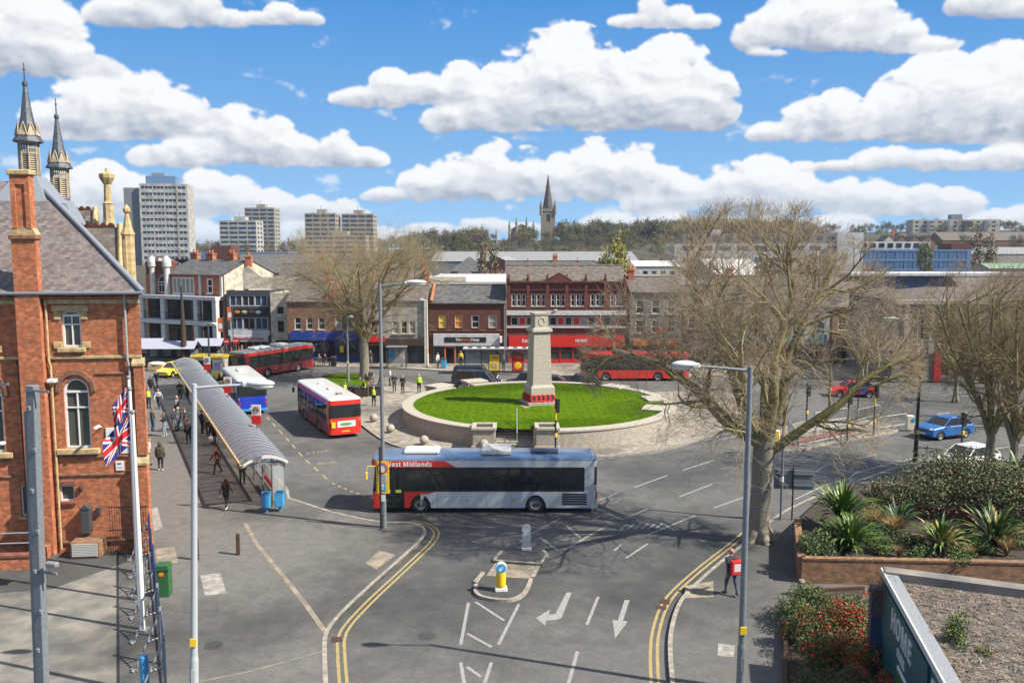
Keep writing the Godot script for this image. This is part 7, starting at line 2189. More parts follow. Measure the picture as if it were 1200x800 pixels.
# ---------------------------------------------------------------- bus shelters
func build_shelter():
	var o := thing("bus_shelter", "long arched glazed bus shelter beside the left pavement", "bus shelter", v3(-13.1, 0.12, -44.5), deg_to_rad(115.94))
	var LEN := 45.0
	var n := 50
	var prof := []
	for i in 9:
		var u := -1.0 + 2.0 * i / 8
		prof.append(v2(-0.08 + u * 1.2, 2.42 + 0.42 * (1.0 - u * u)))
	var step := LEN / n
	var sheet := mb()
	var ribm := mb()
	for i in 8:
		var a: Vector2 = prof[i]
		var b: Vector2 = prof[i + 1]
		sheet.quad(v3(0.035, a.y, a.x), v3(step - 0.035, a.y, a.x), v3(step - 0.035, b.y, b.x), v3(0.035, b.y, b.x))
	var rp := []
	for p in prof:
		rp.append(v3(0, p.y + 0.015, p.x))
	ribm.tube(rp, filled(9, 0.035), 5)
	var sm := sheet.mesh()
	var rm := ribm.mesh()
	for i in n + 1:
		if i < n:
			part(o, "roof_panel", sm, "canopy_sheet", v3(i * step, 0, 0))
		part(o, "roof_rib", rm, "steel_grey", v3(i * step, 0, 0))
	for zz in [[prof[0].x, "stone_gold"], [prof[8].x, "steel_grey"]]:
		part(o, "gutter", mb().box(v3(LEN / 2, 2.38, zz[0]), v3(LEN + 0.1, 0.14, 0.12)), zz[1])
	# end arch
	for e in [-0.02, LEN + 0.02]:
		var fp := []
		for p in prof:
			fp.append(v2(p.x, p.y + 0.06))
		for i in range(8, -1, -1):
			fp.append(v2(prof[i].x, prof[i].y - 0.1))
		part(o, "end_arch", mb().prism(fp, -0.04, 0.04, Transform3D(Basis(v3(0, 0, 1), v3(0, 1, 0), v3(-1, 0, 0)), v3(e, 0, 0))), "lamp_head")
	var posts := 16
	for i in posts:
		var x := 0.15 + (LEN - 0.3) * i / (posts - 1)
		part(o, "post", mb().rod(v3(x, 0, 0.3), v3(x, 2.75, 0.3), 0.055), "steel_grey")
		part(o, "post", mb().rod(v3(x, 0, 0.95), v3(x, 2.45, 0.95), 0.04), "steel_grey")
		part(o, "roof_beam", mb().box(v3(x, 2.44, -0.1), v3(0.08, 0.1, 2.2)), "steel_grey")
	var gm := mb().box(v3(0, 1.3, 0), v3(1.36, 1.9, 0.02)).mesh()
	for i in 15:
		for k in 2:
			var x := 0.15 + (LEN - 0.3) * (i + 0.25 + 0.5 * k) / 15.0
			part(o, "glass_panel", gm, "glass_clear", v3(x, 0, 0.95))
		part(o, "glass_rail", mb().box(v3(0.15 + (LEN - 0.3) * (i + 0.5) / 15.0, 0.33, 0.95), v3(2.9, 0.05, 0.05)), "steel_grey")
		part(o, "glass_rail", mb().box(v3(0.15 + (LEN - 0.3) * (i + 0.5) / 15.0, 1.25, 0.95), v3(2.9, 0.05, 0.05)), "paint_cyan")
	# glazed near end
	part(o, "glass_panel", mb().box(v3(0.1, 1.3, 0.62), v3(0.02, 1.9, 0.6)), "glass_clear")
	part(o, "end_rail", mb().box(v3(0.1, 0.33, 0.62), v3(0.05, 0.05, 0.62)), "steel_grey")
	for i in 5:
		part(o, "bench", mb().tube([v3(1.2 + i * 9.0, 0.62, 0.62), v3(4.2 + i * 9.0, 0.62, 0.62)], [0.11, 0.11], 8), "paint_red")
	# bus stop flags standing on the roof edge
	for q in [[8.7, "nearest red and white stop flag on the long shelter roof"], [21.5, "middle red and white stop flag on the long shelter roof"], [35.0, "farthest red and white stop flag on the long shelter roof"]]:
		var p := v3(-13.1, 0.12, -44.5) + Basis(Vector3.UP, deg_to_rad(115.94)) * v3(q[0], 2.6, 0.95)
		var f := thing("stop_flag", q[1], "bus stop sign", p, deg_to_rad(-6), "stop flags on the shelter")
		part(f, "post", mb().rod(v3(0, -0.3, 0), v3(0, 1.5, 0), 0.035), "steel_grey")
		part(f, "white_plate", mb().cbox(v3(0, 1.15, 0.05), v3(0.62, 0.68, 0.05), 0.01), "paint_white")
		part(f, "red_plate", mb().cbox(v3(0, 0.53, 0.05), v3(0.62, 0.54, 0.05), 0.01), "paint_red")
		part(f, "roundel", mb().tube(ring_points(v3(0, 1.17, 0.08), 0.17, 12), filled(13, 0.03), 5, false), "paint_dark_grey")
		part(f, "roundel_bar", mb().box(v3(0, 1.17, 0.08), v3(0.42, 0.05, 0.02)), "paint_dark_grey")
	# two blue litter bins at the near end
	for q in [[v3(-12.95, 0.12, -43.75), "left one of two blue litter bins at the shelter end"], [v3(-12.3, 0.12, -43.95), "right one of two blue litter bins at the shelter end"]]:
		var b := thing("litter_bin", q[1], "litter bin", q[0], 0.1, "blue bins at the shelter end")
		part(b, "post", mb().box(v3(0, 0.16, 0), v3(0.12, 0.32, 0.12)), "paint_cyan")
		part(b, "body", mb().cbox(v3(0, 0.66, 0), v3(0.46, 0.76, 0.46), 0.04), "paint_cyan")
		part(b, "rim", mb().strip([v2(-0.21, -0.21), v2(0.21, -0.21), v2(0.21, 0.21), v2(-0.21, 0.21)], 0.07, 1.0, 1.08, true), flat(0.03, 0.20, 0.42))
		part(b, "opening", mb().box(v3(0, 1.03, 0), v3(0.34, 0.02, 0.34)), "paint_black")
	# flat roofed shelter in front of the loan shop
	var s := thing("bus_shelter", "flat roofed advert shelter in front of the far shops", "bus shelter", v3(-0.66, 0.12, -94.04))
	part(s, "roof", mb().cbox(v3(0, 2.75, 0), v3(9.6, 0.12, 1.7), 0.03), "panel_grey")
	for i in 10:
		part(s, "roof_slat", mb().box(v3(-4.5 + i, 2.83, 0), v3(0.5, 0.05, 1.66)), "lamp_head")
	for i in 6:
		part(s, "post", mb().rod(v3(-4.6 + i * 1.84, 0, -0.6), v3(-4.6 + i * 1.84, 2.7, -0.6), 0.05), "paint_dark_grey")
	for i in 5:
		part(s, "glass_panel", mb().box(v3(-3.7 + i * 1.84, 1.4, -0.6), v3(1.7, 2.0, 0.02)), "glass_clear")
	for q in [[-1.3, "stone_gold", "paint_yellow"], [1.3, "paint_red", "paint_yellow"]]:
		var ad := part(s, "advert_case", mb().cbox(v3(q[0], 1.2, 0.3), v3(1.3, 2.1, 0.2), 0.03), "paint_dark_grey")
		part(ad, "poster", mb().box(v3(q[0], 1.25, 0.41), v3(1.1, 1.8, 0.02)), q[2] if q[0] < 0 else q[1])
		part(ad, "poster_picture", mb().ball(v3(q[0], 0.9, 0.42), v3(0.42, 0.4, 0.02), 12, 6), q[1] if q[0] < 0 else q[2])
		part(ad, "poster_heading", mb().box(v3(q[0] + 0.1, 1.8, 0.425), v3(0.6, 0.22, 0.01)), "paint_orange")
	s = thing("bus_shelter", "small dark shelter behind the street tree by the red sign", "bus shelter", v3(-13.37, 0.12, -98.1))
	part(s, "roof", mb().cbox(v3(0, 2.5, 0), v3(2.4, 0.1, 1.4), 0.02), "panel_grey")
	for i in 4:
		part(s, "post", mb().rod(v3(-1.1 if i % 2 else 1.1, 0, -0.5 if i < 2 else 0.5), v3(-1.1 if i % 2 else 1.1, 2.5, -0.5 if i < 2 else 0.5), 0.05), "paint_dark_grey")
	part(s, "glass_panel", mb().box(v3(0, 1.4, -0.5), v3(2.1, 2.0, 0.02)), "glass_clear")
	part(s, "timetable", mb().cbox(v3(-0.6, 1.5, -0.44), v3(0.6, 0.9, 0.04), 0.01), "paint_cyan")

# ---------------------------------------------------------------- vehicles
# local axes: x forward, y up, z to the right
func arch_outline(xa: float, xb: float, y0: float, y1: float, wheels: Array, r: float) -> Array:
	var out := [v2(xa, y1), v2(xa, y0)]
	for w in wheels:
		for i in 9:
			var a := PI - PI * i / 8
			var p := v2(w + cos(a) * r, y0 + sin(a) * r * 1.28)
			if p.x > xa and p.x < xb:
				out.append(p)
	out.append(v2(xb, y0))
	out.append(v2(xb, y1))
	return out

func bus_end(half: float, w: float, front: bool) -> Array:
	# half plan of an end, from right to left (front) as (x, z)
	var out := []
	var s := 1.0 if front else -1.0
	for q in [[0.5, 1.0], [0.2, 0.97], [0.07, 0.88], [0.02, 0.7], [0.0, 0.35], [0.0, 0.0], [0.0, -0.35], [0.02, -0.7], [0.07, -0.88], [0.2, -0.97], [0.5, -1.0]]:
		out.append(v2(s * (half - q[0]), q[1] * w * 0.5))
	return out

func band(m: MB, line: Array, y0: float, y1: float, lean := 0.0, cx := 0.0) -> MB:
	for i in line.size() - 1:
		var a: Vector2 = line[i]
		var b: Vector2 = line[i + 1]
		var sh := -signf(a.x - cx) * lean
		m.oquad(v3(a.x, y0, a.y), v3(b.x, y0, b.y), v3(b.x + sh, y1, b.y), v3(a.x + sh, y1, a.y), v3(cx, (y0 + y1) / 2, 0))
	return m

func wheel(parent: Node, p: Vector3, r: float, w: float, rimmat := "chrome", side := 1.0):
	var t := Transform3D(Basis(Vector3.RIGHT, PI / 2), p)
	var o := part(parent, "wheel", mb().lathe([v2(r * 0.6, -w / 2), v2(r * 0.93, -w / 2), v2(r, -w * 0.35), v2(r, w * 0.35), v2(r * 0.93, w / 2), v2(r * 0.6, w / 2)], 22, Vector3.ZERO, true, t), "rubber")
	var e := -side * w / 2
	part(o, "rim", mb().lathe([v2(r * 0.6, -w / 2 + 0.01), v2(r * 0.45, -w * 0.3), v2(0.0, -w * 0.3)], 18, Vector3.ZERO, false, t).lathe([v2(0.0, w * 0.3), v2(r * 0.45, w * 0.3), v2(r * 0.6, w / 2 - 0.01)], 18, Vector3.ZERO, false, t), rimmat)
	var hub := mb()
	hub.lathe([v2(r * 0.2, -w * 0.45), v2(r * 0.2, w * 0.45), v2(0, w * 0.45)], 10, Vector3.ZERO, false, t)
	for i in 8:
		var a := TAU * i / 8
		hub.ball(p + v3(cos(a) * r * 0.34, sin(a) * r * 0.34, side * w * 0.31), v3(0.03, 0.03, 0.02), 5, 4)
	part(o, "hub", hub, "paint_grey")

func bus(label: String, pos: Vector3, turn: float, L: float, k: Dictionary) -> Node3D:
	var o := thing("bus", label, "bus", pos, turn, "single deck buses")
	var W := 2.5
	var hw := W / 2
	var half := L / 2
	var y0 := 0.3
	var y1 := 1.18
	var y2 := 2.5
	var y3 := 2.84
	var fw := half - 2.6
	var rw := -half + 3.3
	var xe := half - 0.5
	var xr := -half + 0.5
	var front := bus_end(half, W, true)
	var rear := bus_end(half, W, false)
	var body = k.body
	var door_x := [half - 1.75, half - 0.55]
	# skirts with wheel arches; the door takes the nearside front
	for s in [-1, 1]:
		var t := T(v3(0, 0, s * (hw - 0.03)))
		var start: float = door_x[0] if s < 0 else xe
		if k.has("nose"):
			part(o, "skirt", mb().prism(arch_outline(fw, start, y0, y1, [fw], 0.56), -0.03, 0.03, t), k.nose)
			part(o, "skirt", mb().prism(arch_outline(xr, fw, y0, y1, [rw, fw], 0.56), -0.03, 0.03, t), body)
			part(o, "livery_flash", mb().prism([v2(fw, y1 - 0.001), v2(fw, 1.04), v2(fw - 0.45, 1.08), v2(fw - 0.85, y1 - 0.001)], -0.034, 0.034, t), k.nose)
		else:
			part(o, "skirt", mb().prism(arch_outline(xr, start, y0, y1, [rw, fw], 0.56), -0.03, 0.03, t), k.get("lower", body))
		for seam in 4:
			part(o, "panel_seam", mb().box(v3(rw + 1.3 + seam * (fw - rw - 2.2) / 3.0, 0.75, s * (hw + 0.002)), v3(0.015, 0.86, 0.004)), "paint_grey")
		# windows along the side
		var n: int = k.get("panes", 6)
		var wx0 := xr + 0.1
		var wx1: float = start - 0.02
		var fr := mb()
		fr.box(v3((wx0 + wx1) / 2, y1 + 0.05, s * (hw - 0.03)), v3(wx1 - wx0, 0.1, 0.05))
		fr.box(v3((wx0 + wx1) / 2, y2 - 0.05, s * (hw - 0.03)), v3(wx1 - wx0, 0.1, 0.05))
		var bw := (wx1 - wx0) / n
		for i in n + 1:
			fr.box(v3(wx0 + i * bw, (y1 + y2) / 2, s * (hw - 0.03)), v3(0.12, y2 - y1 - 0.2, 0.05))
		part(o, "window_surround", fr, "paint_black")
		for i in n:
			var wdw := part(o, "window", mb().box(v3(wx0 + (i + 0.5) * bw, (y1 + y2) / 2, s * (hw - 0.035)), v3(bw - 0.12, y2 - y1 - 0.2, 0.02)), "glass_bus" if i > 0 or not k.has("nose") else "glass_dark")
			if i % 2 == 1 or i == n - 2:
				part(wdw, "hopper_bar", mb().box(v3(wx0 + (i + 0.5) * bw, y2 - 0.42, s * (hw - 0.02)), v3(bw - 0.12, 0.04, 0.03)), "paint_black")
		# cantrail above the windows
		part(o, "cantrail", mb().span(v3(xr, y2, s * hw - 0.03 * s), v3(xe, y3, s * hw)), k.get("cant", body))
	if k.has("nose"):
		# red sweep along the front of the cantrail with the operator's name
		part(o, "livery_sweep", mb().prism([v2(xe, y2), v2(xe, y3), v2(half - 3.9, y3), v2(half - 4.5, y2)], -0.012, 0.012, T(v3(0, 0, -hw))), k.nose)
		lettering(o, "West Midlands", 0.25, "paint_white", v3(half - 2.0, 2.66, -hw - 0.016), v3(0, PI, 0), false, 0.01)
	# ends
	var lower_f = k.get("nose", body)
	part(o, "front_panel", band(mb(), front, y0, y1), k.get("front", lower_f))
	part(o, "windscreen", band(mb(), front.slice(1, 10), y1, y2, 0.14), "glass_dark")
	part(o, "front_brow", band(mb(), front, y2, y3, 0.0), k.get("front", lower_f))
	part(o, "destination_display", mb().box(v3(half - 0.1, 2.66, 0), v3(0.24, 0.26, 1.6)), "paint_black")
	part(o, "rear_panel", band(mb(), rear, y0, y1 + 0.35), k.get("rear", body))
	part(o, "rear_window", band(mb(), rear.slice(1, 10), y1 + 0.35, y2), "glass_dark")
	part(o, "rear_corner", band(mb(), rear.slice(0, 2), y1 + 0.35, y2), k.get("rear", body))
	part(o, "rear_corner", band(mb(), rear.slice(9, 11), y1 + 0.35, y2), k.get("rear", body))
	for q in [front.slice(0, 2), front.slice(9, 11)]:
		part(o, "windscreen_pillar", band(mb(), q, y1, y2), "paint_black")
	part(o, "rear_brow", band(mb(), rear, y2, y3), k.get("rear", body))
	for s in [-1, 1]:
		part(o, "rear_pillar", mb().box(v3(xr + 0.1, (y1 + y2) / 2, s * (hw - 0.03)), v3(0.24, y2 - y1, 0.062)), k.get("rear", body))
	# roof: cambered, closed over both ends
	var outline := front.duplicate()
	outline.append_array(rear_reversed(rear))
	var rf := mb()
	var rings := [[1.0, y3], [0.985, y3 + 0.07], [0.93, y3 + 0.13], [0.8, y3 + 0.17], [0.0, y3 + 0.19]]
	for i in rings.size() - 1:
		for j in outline.size():
			var a: Vector2 = outline[j]
			var b: Vector2 = outline[(j + 1) % outline.size()]
			var f := func(p: Vector2, s: float): return v2(p.x * (1.0 - (1.0 - s) * 0.22) if s > 0.1 else p.x * 0.82, p.y * s)
			var a0: Vector2 = f.call(a, rings[i][0])
			var b0: Vector2 = f.call(b, rings[i][0])
			var a1: Vector2 = f.call(a, rings[i + 1][0])
			var b1: Vector2 = f.call(b, rings[i + 1][0])
			rf.oquad(v3(a0.x, rings[i][1], a0.y), v3(b0.x, rings[i][1], b0.y), v3(b1.x, rings[i + 1][1], b1.y), v3(a1.x, rings[i + 1][1], a1.y), v3(0, 1.0, 0))
	part(o, "roof", rf, k.roof)
	for q in k.get("pods", []):
		part(o, "roof_pod", mb().cbox(v3(q[0], y3 + 0.19 + q[2] / 2, 0), v3(q[1], q[2], q[3]), 0.06), q[4])
	# floor, wheel housings and seats
	part(o, "floor", mb().span(v3(-half + 0.1, 0.36, -hw + 0.08), v3(half - 0.1, 0.5, hw - 0.08)), "paint_dark_grey")
	part(o, "engine_cover", mb().span(v3(-half + 0.1, 0.5, -hw + 0.1), v3(-half + 1.2, 1.3, hw - 0.1)), "paint_dark_grey")
	var sm := mb().cbox(v3(0, 0.95, 0), v3(0.45, 0.1, 0.9), 0.03).cbox(v3(-0.22, 1.3, 0), v3(0.09, 0.75, 0.9), 0.03).mesh()
	var i2 := 0
	var sx := -half + 1.7
	while sx < half - 3.4:
		for s in [-1, 1]:
			part(o, "seat", sm, k.get("seats", "paint_blue"), v3(sx, 0.0, s * 0.68))
		sx += 0.85
	part(o, "grab_rail", mb().rod(v3(-half + 1, 2.2, 0.3), v3(half - 2, 2.2, 0.3), 0.02, 5), "light_amber")
	for wx in [fw, rw]:
		for s in [-1, 1]:
			wheel(o, v3(wx, 0.48, s * (hw - 0.17)), 0.48, 0.28, "paint_grey", s)
			part(o, "wheel_housing", mb().span(v3(wx - 0.56, 0.32, s * (hw - 0.4) - 0.02), v3(wx + 0.56, 1.06, s * (hw - 0.34))), "paint_black")
	# doors on the nearside
	for q in 2:
		var x0: float = door_x[0] + 0.03 + q * 0.58
		var d := part(o, "door", mb().box(v3(x0 + 0.03, 1.4, -hw + 0.03), v3(0.06, 2.18, 0.05)).box(v3(x0 + 0.52, 1.4, -hw + 0.03), v3(0.06, 2.18, 0.05)).box(v3(x0 + 0.275, 0.36, -hw + 0.03), v3(0.43, 0.1, 0.05)).box(v3(x0 + 0.275, 2.46, -hw + 0.03), v3(0.43, 0.08, 0.05)), "paint_black")
		part(d, "pane", mb().box(v3(x0 + 0.275, 1.4, -hw + 0.03), v3(0.43, 2.0, 0.02)), "glass_bus")
		part(d, "door_sticker", mb().box(v3(x0 + 0.275, 1.2, -hw + 0.012), v3(0.3, 0.16, 0.006)), flat(0.42, 0.6, 0.05))
	# lamps, plates, mirrors
	for s in [-1, 1]:
		part(o, "headlight", mb().ball(v3(half - 0.1, 0.78, s * 0.92), v3(0.09, 0.13, 0.2), 10, 6), "light_clear")
		part(o, "tail_light", mb().cbox(v3(-half + 0.1, 0.95, s * 1.07), v3(0.14, 0.4, 0.12), 0.02), "light_red")
		part(o, "indicator", mb().cbox(v3(-half + 0.12, 1.35, s * 1.09), v3(0.12, 0.18, 0.1), 0.02), "light_amber")
		part(o, "mirror", mb().tube([v3(half - 0.25, 2.55, s * (hw - 0.05)), v3(half + 0.12, 2.6, s * (hw + 0.15)), v3(half + 0.2, 2.35, s * (hw + 0.2))], [0.02, 0.02, 0.02], 5).cbox(v3(half + 0.2, 2.1, s * (hw + 0.22)), v3(0.1, 0.42, 0.2), 0.03), "paint_yellow" if k.has("nose") else "paint_black")
		for j in 3:
			part(o, "marker_lamp", mb().box(v3(rw + 1.2 + j * 2.4, 0.72, s * (hw + 0.008)), v3(0.14, 0.07, 0.02)), "light_amber")
	part(o, "number_plate", mb().box(v3(-half - 0.005, 0.5, 0.0), v3(0.02, 0.13, 0.6)), "paint_yellow")
	part(o, "number_plate", mb().box(v3(half + 0.005, 0.45, 0.0), v3(0.02, 0.13, 0.6)), "paint_white")
	part(o, "rear_bumper", band(mb(), bus_end(half + 0.03, W + 0.04, false), 0.3, 0.5), k.get("bumper", k.get("rear", body)))
	part(o, "front_bumper", band(mb(), bus_end(half + 0.03, W + 0.04, true), 0.28, 0.5), k.get("front", lower_f))
	# engine grille on the nearside rear corner
	for j in 5:
		part(o, "grille_slat", mb().box(v3(-half + 1.25, 0.52 + j * 0.13, -hw - 0.008), v3(1.3, 0.085, 0.02)), "paint_black" if k.has("nose") else k.get("lower", body))
	if k.has("advert"):
		var ad := part(o, "advert_panel", mb().box(v3(-half - 0.01, 1.08, 0.05), v3(0.02, 0.45, 1.35)), "paint_white")
		part(ad, "advert_picture", mb().ball(v3(-half - 0.022, 1.06, 0.0), v3(0.006, 0.13, 0.5), 10, 6), flat(0.12, 0.3, 0.18))
		part(o, "yellow_notice", mb().box(v3(-half - 0.005, 1.05, -0.92), v3(0.03, 0.45, 0.28)), "paint_yellow")
	return o

func rear_reversed(r: Array) -> Array:
	var q := r.duplicate()
	q.reverse()
	return q

# outline in the side plane, widened to both sides with a bevelled edge
func bevel_prism(m: MB, out: Array, hw: float, e: float) -> MB:
	var pg := PackedVector2Array(out)
	if MB.area(pg) < 0.0:
		pg.reverse()
	var n := pg.size()
	var inner := []
	for i in n:
		var a := pg[(i - 1 + n) % n]
		var b := pg[(i + 1) % n]
		var t := (b - a).normalized()
		inner.append(pg[i] + v2(-t.y, t.x) * e)
	m.prism(inner, -hw, hw)
	for s in [-1.0, 1.0]:
		for i in n:
			var j := (i + 1) % n
			var p0 := v3(pg[i].x, pg[i].y, s * (hw - e))
			var p1 := v3(pg[j].x, pg[j].y, s * (hw - e))
			var q0 := v3(inner[i].x, inner[i].y, s * hw)
			var q1 := v3(inner[j].x, inner[j].y, s * hw)
			if s > 0:
				m.quad(p0, p1, q1, q0)
			else:
				m.quad(p1, p0, q0, q1)
	for i in n:
		var j := (i + 1) % n
		m.quad(v3(pg[i].x, pg[i].y, hw - e), v3(pg[i].x, pg[i].y, -hw + e), v3(pg[j].x, pg[j].y, -hw + e), v3(pg[j].x, pg[j].y, hw - e))
	return m

# k: length, width, belt height, roof height, bonnet length, cabin front/back at belt and roof
func car(label: String, pos: Vector3, turn: float, paint, k := {}) -> Node3D:
	var o := thing("car", label, k.get("category", "car"), pos, turn, "cars and taxis round the square")
	var L: float = k.get("len", 4.3)
	var hw: float = k.get("wide", 1.78) / 2
	var belt: float = k.get("belt", 0.95)
	var top: float = k.get("top", 1.5)
	var h := L / 2
	var nose: float = k.get("nose", 0.72)
	var wf := h - 0.82
	var wr := -h + 0.78
	var r: float = k.get("wheel", 0.32)
	var ca: float = k.get("screen_foot", h - 1.15)
	var cb: float = k.get("screen_head", h - 1.85)
	var cc: float = k.get("back_head", -h + 0.75)
	var cd: float = k.get("back_foot", -h + 0.12)
	var side := [v2(h - 0.08, 0.28), v2(h, 0.45), v2(h - 0.02, nose - 0.06), v2(h - 0.15, nose + 0.04), v2(ca, belt), v2(cd, belt), v2(-h + 0.02, belt - 0.12), v2(-h, 0.5), v2(-h + 0.08, 0.28)]
	for w in [wr, wf]:
		for i in 9:
			var a := PI - PI * i / 8
			side.append(v2(w + cos(a) * (r + 0.06), 0.28 + sin(a) * (r + 0.08)))
	part(o, "body", bevel_prism(mb(), side, hw, 0.06), paint)
	# glasshouse
	var th := hw - 0.2
	var B := [v3(ca, belt, hw - 0.07), v3(cd + 0.03, belt, hw - 0.07), v3(cd + 0.03, belt, -hw + 0.07), v3(ca, belt, -hw + 0.07)]
	var R := [v3(cb, top - 0.05, th), v3(cc, top - 0.05, th), v3(cc, top - 0.05, -th), v3(cb, top - 0.05, -th)]
	var names := ["side_glass", "rear_window", "side_glass", "windscreen"]
	for i in 4:
		var j := (i + 1) % 4
		var g := mb()
		g.oquad(B[i], B[j], R[j], R[i], v3((ca + cd) / 2, belt, 0))
		part(o, names[i], g, "glass_dark")
	var rf := mb()
	var rr := [v3(cb + 0.06, top - 0.06, th + 0.03), v3(cc - 0.06, top - 0.06, th + 0.03), v3(cc - 0.06, top - 0.06, -th - 0.03), v3(cb + 0.06, top - 0.06, -th - 0.03)]
	var ri := [v3(cb - 0.12, top, th - 0.14), v3(cc + 0.12, top, th - 0.14), v3(cc + 0.12, top, -th + 0.14), v3(cb - 0.12, top, -th + 0.14)]
	for i in 4:
		var j := (i + 1) % 4
		rf.oquad(rr[i], rr[j], ri[j], ri[i], v3((cb + cc) / 2, belt, 0))
	rf.oquad(ri[0], ri[1], ri[2], ri[3], v3((cb + cc) / 2, belt, 0))
	part(o, "roof", rf, paint)
	for i in 4:
		part(o, "roof_pillar", mb().tube([B[i], R[i]], [0.05, 0.045], 5), paint)
	for s in [-1, 1]:
		for f in [0.42, 0.7]:
			var a: Vector3 = B[0].lerp(B[1], f) * v3(1, 1, s)
			var b: Vector3 = R[0].lerp(R[1], f) * v3(1, 1, s)
			part(o, "door_pillar", mb().tube([a, b], [0.035, 0.03], 4), "paint_black")
		for f in [0.06, 0.46]:
			part(o, "door_seam", mb().box(v3(lerpf(ca, cd, f), (belt + 0.35) / 2 + 0.05, s * (hw + 0.001)), v3(0.012, belt - 0.42, 0.004)), "paint_black")
		part(o, "door_handle", mb().box(v3(lerpf(ca, cd, 0.4), belt - 0.12, s * (hw + 0.01)), v3(0.16, 0.03, 0.03)), k.get("trim", "paint_black"))
		part(o, "wing_mirror", mb().cbox(v3(ca - 0.25, belt + 0.06, s * (hw + 0.1)), v3(0.1, 0.14, 0.2), 0.03), paint)
		part(o, "headlight", mb().ball(v3(h - 0.12, nose - 0.04, s * (hw - 0.26)), v3(0.13, 0.08, 0.19), 10, 6), "light_clear")
		part(o, "tail_light", mb().cbox(v3(-h + 0.06, belt - 0.25, s * (hw - 0.14)), v3(0.14, 0.24, 0.18), 0.03), "light_red")
		part(o, "sill", mb().box(v3(0, 0.27, s * (hw - 0.08)), v3(wf - wr - 0.9, 0.1, 0.1)), "paint_black")
		for w in [wf, wr]:
			wheel(o, v3(w, r, s * (hw - 0.12)), r, 0.2, "chrome", s)
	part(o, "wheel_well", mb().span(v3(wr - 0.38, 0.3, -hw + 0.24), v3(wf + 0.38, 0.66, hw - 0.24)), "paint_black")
	part(o, "grille", mb().cbox(v3(h - 0.02, nose - 0.16, 0), v3(0.06, 0.14, hw * 1.0), 0.02), "paint_black")
	part(o, "number_plate", mb().box(v3(h + 0.01, 0.46, 0), v3(0.02, 0.11, 0.5)), "paint_white")
	part(o, "number_plate", mb().box(v3(-h - 0.01, 0.62, 0), v3(0.02, 0.11, 0.5)), "paint_yellow")
	if k.has("sign"):
		part(o, "roof_sign", mb().cbox(v3(cb - 0.35, top + 0.08, 0), v3(0.14, 0.15, 0.6), 0.03), "light_amber")
	if k.has("bars"):
		for s in [-1, 1]:
			part(o, "roof_bar", mb().rod(v3(cb - 0.2, top + 0.05, s * (th - 0.05)), v3(cc + 0.1, top + 0.05, s * (th - 0.05)), 0.02, 5), "chrome")
	return o

func heading(dx: float, dd: float) -> float:
	return atan2(dd, dx)           # dx to the right, dd away from the camera

